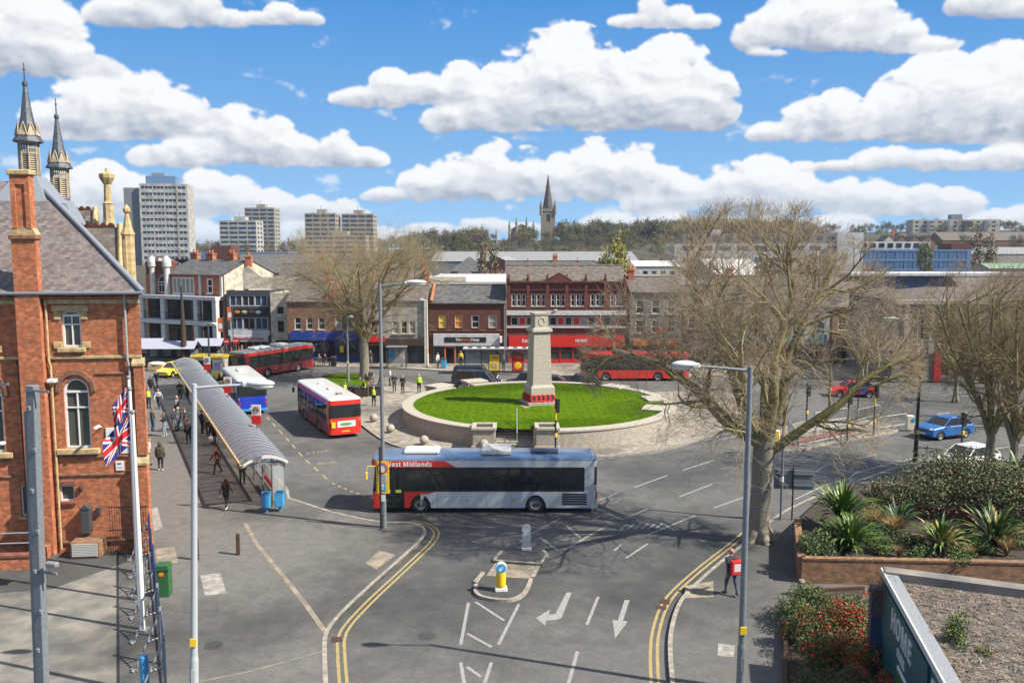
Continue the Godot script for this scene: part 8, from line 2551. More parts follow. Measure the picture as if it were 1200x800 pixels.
func build_vehicles():
	bus("silver and red single deck bus crossing in front of the memorial", v3(-1.45, 0, -45.2), PI, 12.0, {"body": "coat_silver", "nose": "coat_red_light", "roof": "coat_roof_blue", "panes": 7, "cant": "coat_silver", "seats": "paint_red", "pods": [[3.4, 1.9, 0.2, 1.1, "paint_white"], [-0.6, 1.6, 0.28, 1.5, "lamp_head"], [-3.2, 1.5, 0.12, 0.7, "paint_navy"]]})
	bus("red bus with a white roof seen from behind, nearest the lawn", v3(-14.65, 0, -66.7), heading(-0.447, 0.894), 10.6, {"body": "coat_red", "lower": "coat_maroon", "cant": "coat_red", "rear": "coat_red_light", "roof": "coat_white", "panes": 6, "advert": true, "pods": [[2.0, 0.5, 0.1, 0.5, "paint_white"], [-1.0, 0.7, 0.1, 0.5, "lamp_head"], [-3.6, 0.5, 0.1, 0.5, "paint_grey"]]})
	bus("blue bus with a pale roof stopped beside the long shelter", v3(-23.9, 0, -75.1), heading(-0.44, 0.898), 9.2, {"body": "coat_blue", "lower": "coat_blue", "bumper": "coat_sky", "roof": "coat_white", "panes": 5, "pods": [[1.0, 1.6, 0.1, 0.9, "lamp_head"]]})
	bus("red bus turning at the far left in front of the restaurant", v3(-26.7, 0, -94.4), heading(0.497, 0.868), 10.6, {"body": "coat_red_light", "lower": "coat_maroon", "rear": "coat_maroon", "roof": "paint_grey", "panes": 6, "pods": [[-2.0, 2.2, 0.25, 1.2, "paint_white"], [1.0, 1.6, 0.3, 1.2, "lamp_head"]]})
	bus("red bus half hidden behind the big tree's twigs", v3(13.0, 0, -90.2), PI, 11.4, {"body": "coat_red_light", "cant": "coat_red", "roof": "coat_red", "panes": 6})
	var cab := {"len": 4.6, "top": 1.78, "belt": 1.0, "nose": 0.82, "wide": 1.8, "screen_foot": 1.05, "screen_head": 0.55, "back_head": -1.8, "back_foot": -2.15, "category": "taxi"}
	var people_carrier := cab.duplicate()
	people_carrier.merge({"len": 4.8, "top": 1.9, "screen_foot": 1.55, "screen_head": 0.75, "back_head": -2.1, "back_foot": -2.3}, true)
	car("front one of two dark cabs side by side left of the cenotaph", v3(-3.4, 0, -84.08), heading(1, -0.12), "coat_dark_blue", people_carrier)
	car("black cab just behind the other one left of the cenotaph", v3(-3.8, 0, -87.3), heading(1, -0.05), "coat_black", people_carrier)
	car("black taxi half hidden by the left side of the cenotaph", v3(1.53, 0, -83.82), heading(-1, 0.0), "coat_black", cab)
	car("small dark blue car showing right of the cenotaph", v3(4.39, 0, -83.31), heading(1, -0.1), "coat_dark_blue", {"len": 3.9})
	car("dark estate car between the cenotaph and the red bus", v3(6.62, 0, -82.8), heading(-1, 0.08), "coat_black", {"top": 1.7, "bars": true})
	car("bright blue compact car waiting at right beyond the island", v3(32.1, 0, -62.29), heading(-0.93, -0.36), "coat_car_blue", {"len": 4.1, "top": 1.57, "belt": 1.02, "nose": 0.86, "wheel": 0.34, "bars": true})
	car("white car parked behind the large shrub", v3(29.1, 0, -53.38), heading(-0.9, -0.42), "coat_car_white", {"len": 4.2, "top": 1.5})
	car("red car seen through the tree by the traffic signals", v3(32.22, 0, -79.89), heading(-1, 0.1), "coat_red_light", {})
	car("yellow car parked on the pavement beside the food van", v3(-36.96, 0.12, -92.13), heading(-0.3, -0.95), "coat_yellow", {"len": 3.9})
	# ice cream and food van
	var v := thing("food_van", "yellow and white food van with an open serving hatch", "van", v3(-32.58, 0.12, -90.29), heading(-1, 0.15), "vans")
	part(v, "body", bevel_prism(mb(), [v2(2.3, 0.35), v2(2.4, 0.6), v2(2.35, 1.0), v2(1.8, 1.2), v2(1.35, 1.95), v2(1.3, 2.2), v2(-2.3, 2.2), v2(-2.35, 0.4)], 1.0, 0.08), "paint_cream")
	part(v, "roof", mb().cbox(v3(-0.5, 2.38, 0), v3(3.8, 0.34, 2.1), 0.1), "coat_yellow")
	part(v, "lower_panel", mb().box(v3(0, 0.55, -1.005), v3(4.2, 0.4, 0.02)), "coat_yellow")
	part(v, "serving_hatch", mb().box(v3(-0.3, 1.6, -1.01), v3(1.7, 0.9, 0.03)), "glass_dark")
	part(v, "hatch_shelf", mb().box(v3(-0.3, 1.1, -1.15), v3(1.8, 0.05, 0.3)), "paint_cyan")
	part(v, "menu_board", mb().box(v3(-1.7, 1.5, -1.012), v3(0.7, 0.8, 0.03)), flat(0.35, 0.3, 0.55))
	part(v, "windscreen", mb().quad_sheet([v3(1.83, 1.22, -0.85), v3(1.83, 1.22, 0.85), v3(1.4, 1.92, 0.8), v3(1.4, 1.92, -0.8)]), "glass_dark")
	for s in [-1, 1]:
		for x in [1.5, -1.5]:
			wheel(v, v3(x, 0.34, s * 0.88), 0.34, 0.2, "chrome", s)

# ---------------------------------------------------------------- street furniture
# column with an outreach arm; reach > 0 to the right in the arm's own direction
func lamp_post(label: String, pos: Vector3, h: float, turn: float, reach: float, mt = "steel_grey", head := 0.95, bowl := true, r0 := 0.11) -> Node3D:
	var o := thing("street_lamp", label, "street lamp", pos, turn, "street lamps round the square")
	part(o, "base", mb().lathe([v2(r0 * 1.25, 0), v2(r0 * 1.2, 1.4), v2(r0, 1.55)], 14), mt)
	part(o, "column", mb().lathe([v2(r0, 1.55), v2(r0 * 0.68, h), v2(0, h + 0.02)], 14), mt)
	part(o, "door", mb().box(v3(0, 0.9, r0 * 1.2), v3(0.1, 0.5, 0.03)), mt)
	part(o, "arm", mb().tube([v3(0, h - 0.12, 0), v3(reach * 0.5, h - 0.04, 0), v3(reach, h + 0.02, 0)], [0.045, 0.04, 0.04], 8), mt)
	part(o, "number_plate", mb().cbox(v3(0, 2.0, r0 + 0.02), v3(0.2, 0.26, 0.03), 0.01), "paint_yellow")
	var s := signf(reach)
	var c := v3(reach + s * head * 0.42, h + 0.03, 0)
	part(o, "lamp_head", mb().ball(c + v3(0, 0.04, 0), v3(head * 0.55, 0.12, 0.19), 16, 8).cbox(v3(reach - s * 0.02, h + 0.03, 0), v3(0.3, 0.15, 0.2), 0.03), "lamp_head")
	part(o, "lamp_bowl", mb().ball(c + v3(s * 0.06, -0.05, 0), v3(head * 0.42, 0.1, 0.16), 14, 7), "lamp_bowl")
	return o

func post_sign(nm: String, label: String, pos: Vector3, turn: float, h: float, cat := "sign", mt := "steel_grey", r := 0.05) -> Node3D:
	var o := thing(nm, label, cat, pos, turn)
	part(o, "post", mb().rod(v3(0, 0, 0), v3(0, h, 0), r, 10), mt)
	return o

func disc(m: MB, c: Vector3, r: float, t := 0.02, n := 24) -> MB:
	return m.lathe([v2(0, -t), v2(r, -t), v2(r, 0), v2(0, 0)], n, Vector3.ZERO, false, Transform3D(Basis(Vector3.RIGHT, PI / 2), c))

func railing(label: String, a: Vector2, b: Vector2, h: float, y0 := 0.12):
	var mid := (a + b) / 2
	var o := thing("guardrail", label, "railing", v3(mid.x, y0, mid.y), -atan2(b.y - a.y, b.x - a.x), "guardrails on the crossing island")
	var L := a.distance_to(b)
	var n := maxi(1, int(round(L / 2.0)))
	for i in n + 1:
		part(o, "post", mb().rod(v3(-L / 2 + L * i / n, 0, 0), v3(-L / 2 + L * i / n, h, 0), 0.045, 6), "galvanised")
	for y in [h, 0.18]:
		part(o, "rail", mb().rod(v3(-L / 2, y, 0), v3(L / 2, y, 0), 0.042, 6), "galvanised")
	for i in int(L / 0.14):
		part(o, "bar", mb().rod(v3(-L / 2 + 0.07 + i * 0.14, 0.18, 0), v3(-L / 2 + 0.07 + i * 0.14, h, 0), 0.012, 4), "galvanised")

func union_flag(label: String, pos: Vector3, fly: Vector3, drop: float, seed_: int):
	var o := thing("union_flag", label, "flag", pos, 0, "flags on the white poles")
	var W := 46
	var H := 26
	var m := mb().tint(Color.WHITE)
	var at := func(i: int, j: int) -> Vector3:
		var u := float(i) / W
		var v := float(j) / H
		var p := fly * u + v3(0.0, -drop * v, 0.0)
		p += v3(0.1 * v * u, -0.22 * u * u, sin(u * 9.0 + v * 2.4 + seed_) * 0.11 * u + sin(u * 17.0 - v * 5.0) * 0.03)
		return p
	for i in W:
		for j in H:
			var x := ((i + 0.5) / W - 0.5) * 2.0
			var y := (j + 0.5) / H - 0.5
			var d := minf(absf(y - x * 0.5), absf(y + x * 0.5)) / 1.118
			var c := Color(0.012, 0.02, 0.20)
			if absf(x) < 0.1 or absf(y) < 0.1:
				c = Color(0.62, 0.012, 0.02)
			elif absf(x) < 0.17 or absf(y) < 0.17:
				c = Color(0.74, 0.74, 0.74)
			elif d < 0.036:
				c = Color(0.62, 0.012, 0.02)
			elif d < 0.1:
				c = Color(0.74, 0.74, 0.74)
			m.col = c
			m.quad(at.call(i, j + 1), at.call(i + 1, j + 1), at.call(i + 1, j), at.call(i, j))
	part(o, "cloth", m, "cloth")
	part(o, "hoist_rope", mb().rod(v3(0.01, 0.05, 0), v3(0.01, -drop - 0.1, 0), 0.01, 5), "paint_white")

func build_street_furniture():
	# lamps
	lamp_post("tall grey street lamp in front of the silver bus", v3(-6.39, 0.12, -41.3), 12.15, 0.0, 1.35)
	lamp_post("grey street lamp in the right foreground with its arm to the left", v3(7.22, 0.12, -25.59), 10.3, 0.0, -1.7, "steel_grey", 0.72)
	lamp_post("pale street lamp in the left foreground with its arm to the right", v3(-9.75, 0.12, -24.78), 9.9, 0.1, 1.55, flat(0.42, 0.45, 0.48, 0.5), 0.8).rotation.z = -0.04
	lamp_post("thin street lamp in the tree bed beside the street tree", v3(-16.73, 0.4, -86.18), 6.6, 0.0, 0.2, "paint_grey", 0.5)
	lamp_post("black street lamp on the right pavement beyond the shrub", v3(26.31, 0.12, -54.44), 9.3, 0.0, -1.7, "paint_black", 0.9)
	lamp_post("slim lamp standing behind the loan shop's bus shelter", v3(-9.87, 0.12, -98.82), 7.8, 0.0, -0.4, "paint_cream", 0.5)
	lamp_post("dark lamp post on the pavement behind the food van", v3(-31.49, 0.12, -87.95), 6.0, 0.0, 0.4, "paint_dark_grey", 0.5)
	# tapered brown mast by the arcade
	var m := thing("tapered_mast", "tall tapering brown mast in front of the arcade", "mast", v3(-38.3, 0.12, -98.82))
	part(m, "shaft", mb().lathe([v2(0.42, 0), v2(0.34, 3), v2(0.1, 9.4), v2(0, 9.5)], 10), "wood_brown")
	part(m, "plinth", mb().cbox(v3(0, 0.15, 0), v3(1.3, 0.3, 1.3), 0.04), "stone_grey")
	# banners near the arcade
	for q in [[v3(-35.12, 0.12, -103.31), "orange and white banner on a post left of the restaurant"], [v3(-35.02, 0.12, -106.53), "upper orange and white banner in front of the restaurant"]]:
		var b := post_sign("street_banner", q[1], q[0], 0.0, 5.6 if q[0].z > -106 else 6.6, "banner", "paint_dark_grey", 0.06)
		var top := 5.4 if q[0].z > -106 else 6.5
		part(b, "cloth", mb().cbox(v3(-0.35, top - 0.85, 0), v3(0.62, 1.7, 0.03), 0.005), "paint_orange")
		part(b, "white_patch", mb().box(v3(-0.35, top - 1.0, 0.02), v3(0.45, 0.6, 0.01)), "paint_white")
	for q in [[v3(-34.55, 0.12, -102.53), "left no entry sign near the arcade corner"], [v3(-33.66, 0.12, -103.31), "right no entry sign before the restaurant doors"]]:
		var b := post_sign("no_entry_sign", q[1], q[0], 0.0, 2.9, "road sign", "paint_grey", 0.04)
		part(b, "disc", disc(mb(), v3(0, 2.6, 0.06), 0.38), "paint_red")
		part(b, "bar", mb().box(v3(0, 2.6, 0.07), v3(0.52, 0.12, 0.01)), "paint_white")
	# sign on the central lamp post
	var s := thing("traffic_sign", "yellow no vehicles sign with blue arrow on the central lamp", "road sign", v3(-6.39, 0.12, -41.3) + v3(0.0, 1.85, 0.16), deg_to_rad(-3))
	part(s, "plate", mb().cbox(v3(0, 0.75, 0), v3(0.64, 1.62, 0.04), 0.01), "paint_yellow")
	part(s, "white_disc", disc(mb(), v3(0, 1.24, 0.036), 0.26), "paint_white")
	part(s, "red_ring", mb().tube(ring_points(v3(0, 1.24, 0.036), 0.24, 20), filled(21, 0.032), 6, false), "paint_red")
	part(s, "text_panel", mb().box(v3(0, 0.74, 0.026), v3(0.42, 0.36, 0.012)), "lamp_head")
	for i in 4:
		part(s, "text_line", mb().box(v3(0, 0.86 - i * 0.08, 0.035), v3(0.34, 0.025, 0.006)), "paint_grey")
	part(s, "blue_plate", mb().box(v3(0, 0.28, 0.026), v3(0.3, 0.42, 0.012)), "paint_cyan")
	part(s, "white_arrow", mb().prism([v2(-0.03, -0.15), v2(0.03, -0.15), v2(0.03, 0.04), v2(0.1, 0.04), v2(0, 0.17), v2(-0.1, 0.04), v2(-0.03, 0.04)], 0.03, 0.04, T(v3(0, 0.28, 0))), "paint_white")
	part(s, "small_plate", mb().box(v3(0, -0.3, 0.0), v3(0.2, 0.34, 0.02)), "paint_white")
	m = post_sign("sign_post", "thin black post beside the central lamp", v3(-6.5, 0.12, -41.04), 0.0, 4.1, "post", "paint_black", 0.045)
	part(m, "cap", mb().lathe([v2(0.06, 4.08), v2(0.05, 4.16), v2(0, 4.18)], 8), "paint_black")
	# keep left bollards
	m = thing("keep_left_bollard", "yellow keep left bollard with a blue arrow disc", "bollard", v3(-0.45, 0.12, -33.42), deg_to_rad(4), "bollards on the refuge")
	part(m, "base", mb().cbox(v3(0, 0.08, 0), v3(0.5, 0.16, 0.4), 0.03), "paint_white")
	part(m, "shell", mb().lathe([v2(0.18, 0.16), v2(0.2, 0.3), v2(0.2, 0.82)], 16), "paint_yellow")
	part(m, "head", disc(mb(), v3(0, 0.97, 0.12), 0.24, 0.2), "paint_white")
	part(m, "blue_disc", disc(mb(), v3(0, 0.97, 0.135), 0.2, 0.012), "paint_cyan")
	part(m, "white_arrow", mb().prism([v2(-0.025, -0.1), v2(0.025, -0.1), v2(0.025, 0.03), v2(0.08, 0.03), v2(0, 0.13), v2(-0.08, 0.03), v2(-0.025, 0.03)], 0.136, 0.145, Transform3D(Basis(Vector3.BACK, deg_to_rad(135)), v3(0, 0.97, 0))), "paint_white")
	m = thing("keep_left_bollard", "white backed bollard on the far end of the refuge", "bollard", v3(0.67, 0.12, -38.16), deg_to_rad(4), "bollards on the refuge")
	part(m, "base", mb().cbox(v3(0, 0.07, 0), v3(0.46, 0.14, 0.36), 0.03), "paint_white")
	part(m, "shell", mb().cbox(v3(0, 0.56, 0), v3(0.4, 0.84, 0.22), 0.06), "lamp_head")
	part(m, "head", disc(mb(), v3(0, 0.98, 0.1), 0.21, 0.2), "lamp_head")
	m = thing("keep_left_bollard", "yellow bollard on the railed crossing island", "bollard", v3(18.74, 0.12, -59.29), 0, "bollards on the refuge")
	part(m, "base", mb().cbox(v3(0, 0.07, 0), v3(0.5, 0.14, 0.36), 0.03), "paint_white")
	part(m, "shell", mb().cbox(v3(0, 0.6, 0), v3(0.42, 0.92, 0.24), 0.06), "paint_white")
	part(m, "yellow_face", mb().box(v3(0.02, 0.6, 0.125), v3(0.24, 0.8, 0.02)), "paint_yellow")
	m = thing("signal_box", "white box with a blue disc beside the black lamp post", "bollard", v3(30.55, 0.12, -64.43))
	part(m, "box", mb().cbox(v3(0, 0.55, 0), v3(0.55, 1.1, 0.4), 0.04), "paint_cream")
	part(m, "disc", disc(mb(), v3(0.18, 0.75, 0.22), 0.16), "paint_cyan")
	# green cabinet, posts
	m = thing("cabinet", "dark green roadside cabinet with a round emblem", "cabinet", v3(-14, 0.12, -32.99), deg_to_rad(6))
	part(m, "body", mb().cbox(v3(0, 0.55, 0), v3(0.55, 1.1, 0.5), 0.02), "paint_green")
	part(m, "lid", mb().prism([v2(-0.3, 1.1), v2(0.3, 1.1), v2(0.24, 1.3), v2(-0.24, 1.3)], -0.28, 0.28), "paint_green")
	part(m, "emblem", disc(mb(), v3(0, 0.95, 0.262), 0.1), "paint_orange")
	part(m, "emblem_band", mb().box(v3(0, 0.96, 0.265), v3(0.16, 0.03, 0.006)), "paint_yellow")
	for q in [[v3(-14.08, 0.12, -36.86), "brown wooden post behind the left street lamp"], [v3(-12.45, 0.12, -37.5), "brown wooden post standing alone on the left pavement"]]:
		m = thing("wooden_post", q[1], "bollard", q[0], 0.2, "wooden posts on the left pavement")
		part(m, "post", mb().cbox(v3(0, 0.5, 0), v3(0.16, 1.0, 0.16), 0.025), "wood_brown")
		part(m, "band", mb().box(v3(0, 0.86, 0), v3(0.168, 0.05, 0.168)), "paint_dark_grey")
	m = thing("concrete_bollard", "short concrete bollard at the end of the brick planter", "bollard", v3(11.6, 0.12, -32.9))
	part(m, "shaft", mb().lathe([v2(0.16, 0), v2(0.15, 0.55), v2(0.13, 0.58), v2(0.15, 0.6), v2(0.1, 0.68), v2(0, 0.7)], 12), "stone_grey")
	# direction board seen from behind and the grey pole beside it
	m = thing("direction_board", "large grey road sign seen from behind on a thin post", "road sign", v3(14.36, 0.12, -42.51), deg_to_rad(-8))
	part(m, "post", mb().rod(v3(0, 0, 0.02), v3(0, 2.75, 0.02), 0.04), "paint_black")
	part(m, "panel", mb().cbox(v3(0.05, 2.1, -0.04), v3(2.0, 1.0, 0.04), 0.01), "paint_grey")
	for y in [1.8, 2.4]:
		part(m, "stiffener", mb().box(v3(0.05, y, 0.0), v3(1.9, 0.06, 0.04)), "steel_grey")
	part(m, "sticker", mb().box(v3(0.72, 1.8, -0.012), v3(0.24, 0.14, 0.02)), "paint_cyan")
	m = post_sign("signal_pole", "plain grey pole beside the back of the road sign", v3(13.79, 0.12, -42.51), 0.0, 7.0, "post", "steel_grey", 0.065)
	part(m, "band", mb().lathe([v2(0.08, 2.0), v2(0.08, 2.3)], 10), "paint_white")
	# traffic signals on the crossing island
	for q in [[v3(24.28, 0.12, -60.63), "traffic signal pole at the near corner of the island", 3.6], [v3(26.91, 0.12, -62.33), "traffic signal pole at the right end of the island", 3.8], [v3(22.94, 0.12, -65.37), "traffic signal pole inside the island railings", 3.4], [v3(2.98, 0.12, -57.25), "black and yellow pole in front of the memorial steps", 3.7], [v3(31.18, 0.12, -58), "short black signal post near the white car", 2.6]]:
		m = post_sign("traffic_signal", q[1], q[0], 0.3, q[2], "traffic signal", "paint_black", 0.06)
		part(m, "head", mb().cbox(v3(0.12, q[2] - 0.5, 0), v3(0.28, 0.95, 0.24), 0.03), "paint_black")
		for i in 3:
			part(m, "visor", mb().lathe([v2(0.1, 0), v2(0.1, 0.16)], 10, Vector3.ZERO, false, Transform3D(Basis(Vector3.RIGHT, -PI / 2), v3(0.12, q[2] - 0.2 - i * 0.28, -0.1))), "paint_black")
		part(m, "push_button_box", mb().cbox(v3(0, 1.15, 0.1), v3(0.16, 0.28, 0.12), 0.02), "paint_yellow")
		if q[2] > 3.65:
			part(m, "yellow_band", mb().lathe([v2(0.066, 2.2), v2(0.066, 3.0)], 10), "paint_yellow")
	m = post_sign("direction_disc", "blue round sign beside the red car behind the island", v3(28, 0.12, -68.02), 0.0, 2.9, "road sign", "paint_black", 0.05)
	part(m, "disc", disc(mb(), v3(-0.35, 2.5, 0.06), 0.32), "paint_blue")
	part(m, "disc", disc(mb(), v3(0.35, 2.5, 0.06), 0.32), "paint_blue")
	railing("front pedestrian guardrail of the crossing island", v2(20.05, -58.5), v2(24.65, -61.72), 1.0)
	railing("left end guardrail of the crossing island", v2(20.74, -62.87), v2(20.08, -58.76), 1.0)
	railing("rear pedestrian guardrail of the crossing island", v2(23.81, -65.93), v2(27.06, -67.92), 1.0)
	railing("right rear guardrail of the crossing island", v2(27.69, -67.24), v2(30.28, -69.31), 1.0)
	railing("guardrail at the right between the signals and the lamp", v2(27.91, -64.06), v2(30.84, -65.61), 1.0)
	# railings along the forecourt
	var fa := v2(-16.5, -37.6)
	var fb := v2(-10.54, -24.7)
	var L := fa.distance_to(fb)
	m = thing("forecourt_railings", "tall dark blue railings with stays along the forecourt", "fence", v3(fa.x, 0.12, fa.y), -atan2(fb.y - fa.y, fb.x - fa.x))
	for i in int(L / 0.13):
		part(m, "bar", mb().box(v3(0.06 + i * 0.13, 0.95, 0), v3(0.034, 1.9, 0.034)), "paint_navy")
	for y in [0.16, 1.82]:
		part(m, "rail", mb().box(v3(L / 2, y, 0), v3(L, 0.06, 0.04)), "paint_navy")
	for i in 7:
		var x := 0.4 + i * 2.2
		part(m, "post", mb().box(v3(x, 1.0, 0), v3(0.08, 2.0, 0.08)), "paint_blue" if i < 4 else "galvanised")
		part(m, "stay", mb().rod(v3(x, 1.75, 0.03), v3(x + 0.1, 0.05, 0.85), 0.035, 6), "galvanised")
		part(m, "stay", mb().rod(v3(x, 0.95, 0.03), v3(x + 0.06, 0.9, 0.45), 0.03, 6), "galvanised")
		part(m, "stay_foot", mb().cbox(v3(x + 0.1, 0.04, 0.88), v3(0.3, 0.08, 0.2), 0.02), "galvanised")
	m = thing("iron_gate", "black iron bar gate between the hall and the railings", "gate", v3(-18.25, 0.12, -37.35), deg_to_rad(6))
	for i in 16:
		part(m, "bar", mb().rod(v3(0.1 + i * 0.105, 0.05, 0), v3(0.1 + i * 0.105, 2.3, 0), 0.012, 5), "paint_black")
	for y in [0.1, 1.2, 2.25]:
		part(m, "rail", mb().box(v3(0.9, y, 0), v3(1.75, 0.05, 0.03)), "paint_black")
	# flag poles with two flags
	var poles := [[v3(-16.07, 0.12, -35.34), 8.4, "farthest of three white flagpoles by the hall"], [v3(-14.71, 0.12, -32.41), 8.4, "middle one of three white flagpoles by the hall"], [v3(-13.48, 0.12, -29.83), 8.0, "nearest of three white flagpoles by the hall"]]
	for q in poles:
		m = thing("flagpole", q[2], "flagpole", q[0], 0, "white flagpoles")
		part(m, "pole", mb().lathe([v2(0.1, 0), v2(0.09, 2), v2(0.055, q[1]), v2(0, q[1] + 0.01)], 12), "paint_white")
		part(m, "finial", mb().ball(v3(0, q[1] + 0.08, 0), v3(0.09, 0.09, 0.09), 10, 6), "paint_grey")
		part(m, "base_plate", mb().cbox(v3(0, 0.03, 0), v3(0.36, 0.06, 0.36), 0.01), "galvanised")
	union_flag("upper union flag hanging left from the farther flagpole", poles[0][0] + v3(-0.06, 8.1, 0), v3(-0.7, -0.75, 0.1), 1.05, 1)
	union_flag("lower union flag hanging left from the nearer flagpole", poles[1][0] + v3(-0.06, 7.4, 0), v3(-1.0, -0.7, 0.15), 1.1, 4)
	# grey camera mast in the left foreground
	var mp := v3(-12.79, 0.12, -22.0)
	m = thing("camera_mast", "thick grey folding mast in the left foreground", "mast", mp, deg_to_rad(-12))
	var mh := float(10.33)
	m.rotation.z = -0.03
	part(m, "column", mb().cbox(v3(0, mh / 2, 0), v3(0.26, mh, 0.22), 0.02), "steel_grey")
	part(m, "side_channel", mb().cbox(v3(-0.19, mh / 2 - 0.35, -0.02), v3(0.1, mh - 0.7, 0.18), 0.015), "paint_grey")
	part(m, "top_arm", mb().box(v3(0.2, mh + 0.0, 0.05), v3(0.7, 0.05, 0.05), Transform3D(Basis(Vector3.BACK, 0.12), Vector3.ZERO)).box(v3(0.22, mh - 0.12, 0.1), v3(0.7, 0.05, 0.05)), "steel_grey")
	part(m, "side_arm", mb().box(v3(0.32, mh - 5.0, 0.08), v3(0.6, 0.06, 0.06)), "steel_grey")
	for i in 7:
		part(m, "clamp", mb().cbox(v3(-0.02 + 0.13 * (i % 2), mh - 0.6 - i * 1.1, 0.125), v3(0.1, 0.12, 0.06), 0.015), "paint_grey")
	part(m, "camera", mb().cbox(v3(0.5, mh - 4.75, 0.1), v3(0.34, 0.14, 0.16), 0.03), "paint_grey")
	m = thing("blue_tube", "short bright blue post at the foot of the railings", "post", v3(-11.5, 0.12, -25.38), 0)
	part(m, "tube", mb().lathe([v2(0.13, 0), v2(0.13, 1.2), v2(0.1, 1.26), v2(0, 1.27)], 12), "paint_cyan")
	part(m, "foot", mb().lathe([v2(0.2, 0), v2(0.2, 0.06), v2(0, 0.06)], 12), "paint_dark_grey")
	# market stalls by the arcade
	for q in [[v3(-40.18, 0.12, -99.54), 6.6, "long lilac roofed market stall at the arcade foot"], [v3(-36.51, 0.12, -102.53), 3.4, "small gabled market stall right of the brown mast"], [v3(-43.86, 0.12, -102.53), 3.6, "market stall with a pale roof behind the hall corner"]]:
		m = thing("market_stall", q[2], "market stall", q[0], 0, "market stalls")
		var w: float = q[1]
		part(m, "canopy", mb().quad_sheet([v3(-w / 2, 2.2, 1.3), v3(w / 2, 2.2, 1.3), v3(w / 2, 3.0, 0), v3(-w / 2, 3.0, 0)]).quad_sheet([v3(w / 2, 2.2, -1.3), v3(-w / 2, 2.2, -1.3), v3(-w / 2, 3.0, 0), v3(w / 2, 3.0, 0)]), flat(0.36, 0.38, 0.47))
		for sx in [-1, 1]:
			for sz in [-1, 1]:
				part(m, "leg", mb().rod(v3(sx * (w / 2 - 0.1), 0, sz * 1.2), v3(sx * (w / 2 - 0.1), 2.25, sz * 1.2), 0.04, 6), "paint_dark_grey")
		part(m, "back_cloth", mb().box(v3(0, 1.2, -1.1), v3(w - 0.2, 2.2, 0.04)), "paint_dark_grey")
		part(m, "counter", mb().cbox(v3(0, 0.5, 0.9), v3(w - 0.5, 1.0, 0.6), 0.03), "paint_black")
		for i in int(w / 1.6):
			part(m, "goods_panel", mb().box(v3(-w / 2 + 0.9 + i * 1.6, 1.5, -1.06), v3(0.9, 0.9, 0.04)), "render_grey")
	m = thing("covered_stall", "low flat stall under a cream cover left of the yellow car", "market stall", v3(-40.34, 0.12, -96.03))
	part(m, "table", mb().cbox(v3(0, 0.4, 0), v3(1.8, 0.7, 1.0), 0.05), "stone_gold")
	part(m, "cover", mb().ball(v3(0, 0.78, 0), v3(1.05, 0.25, 0.6), 14, 7), "paint_cream")
	# sundry things by the shops
	for q in [[v3(-7.92, 0.12, -98.1), "blue litter bin outside the loan shop", "paint_cyan"], [v3(-21, 0.12, -99.54), "black litter bin beside the bench by the blue shop", "paint_black"]]:
		m = thing("street_bin", q[1], "litter bin", q[0])
		part(m, "body", mb().cbox(v3(0, 0.5, 0), v3(0.6, 1.0, 0.55), 0.05), q[2])
		part(m, "hood", mb().cbox(v3(0, 1.08, 0), v3(0.64, 0.16, 0.6), 0.05), "paint_dark_grey")
	m = thing("bench", "dark street bench outside the blue fronted shop", "bench", v3(-22.4, 0.12, -99.54))
	for i in 3:
		part(m, "seat_slat", mb().box(v3(0, 0.45, -0.15 + i * 0.15), v3(2.0, 0.04, 0.12)), "wood_brown")
	for i in 2:
		part(m, "back_slat", mb().box(v3(0, 0.65 + i * 0.18, -0.26), v3(2.0, 0.12, 0.04)), "wood_brown")
	for sx in [-0.9, 0.9]:
		part(m, "leg", mb().box(v3(sx, 0.22, 0), v3(0.07, 0.44, 0.45)), "paint_black")

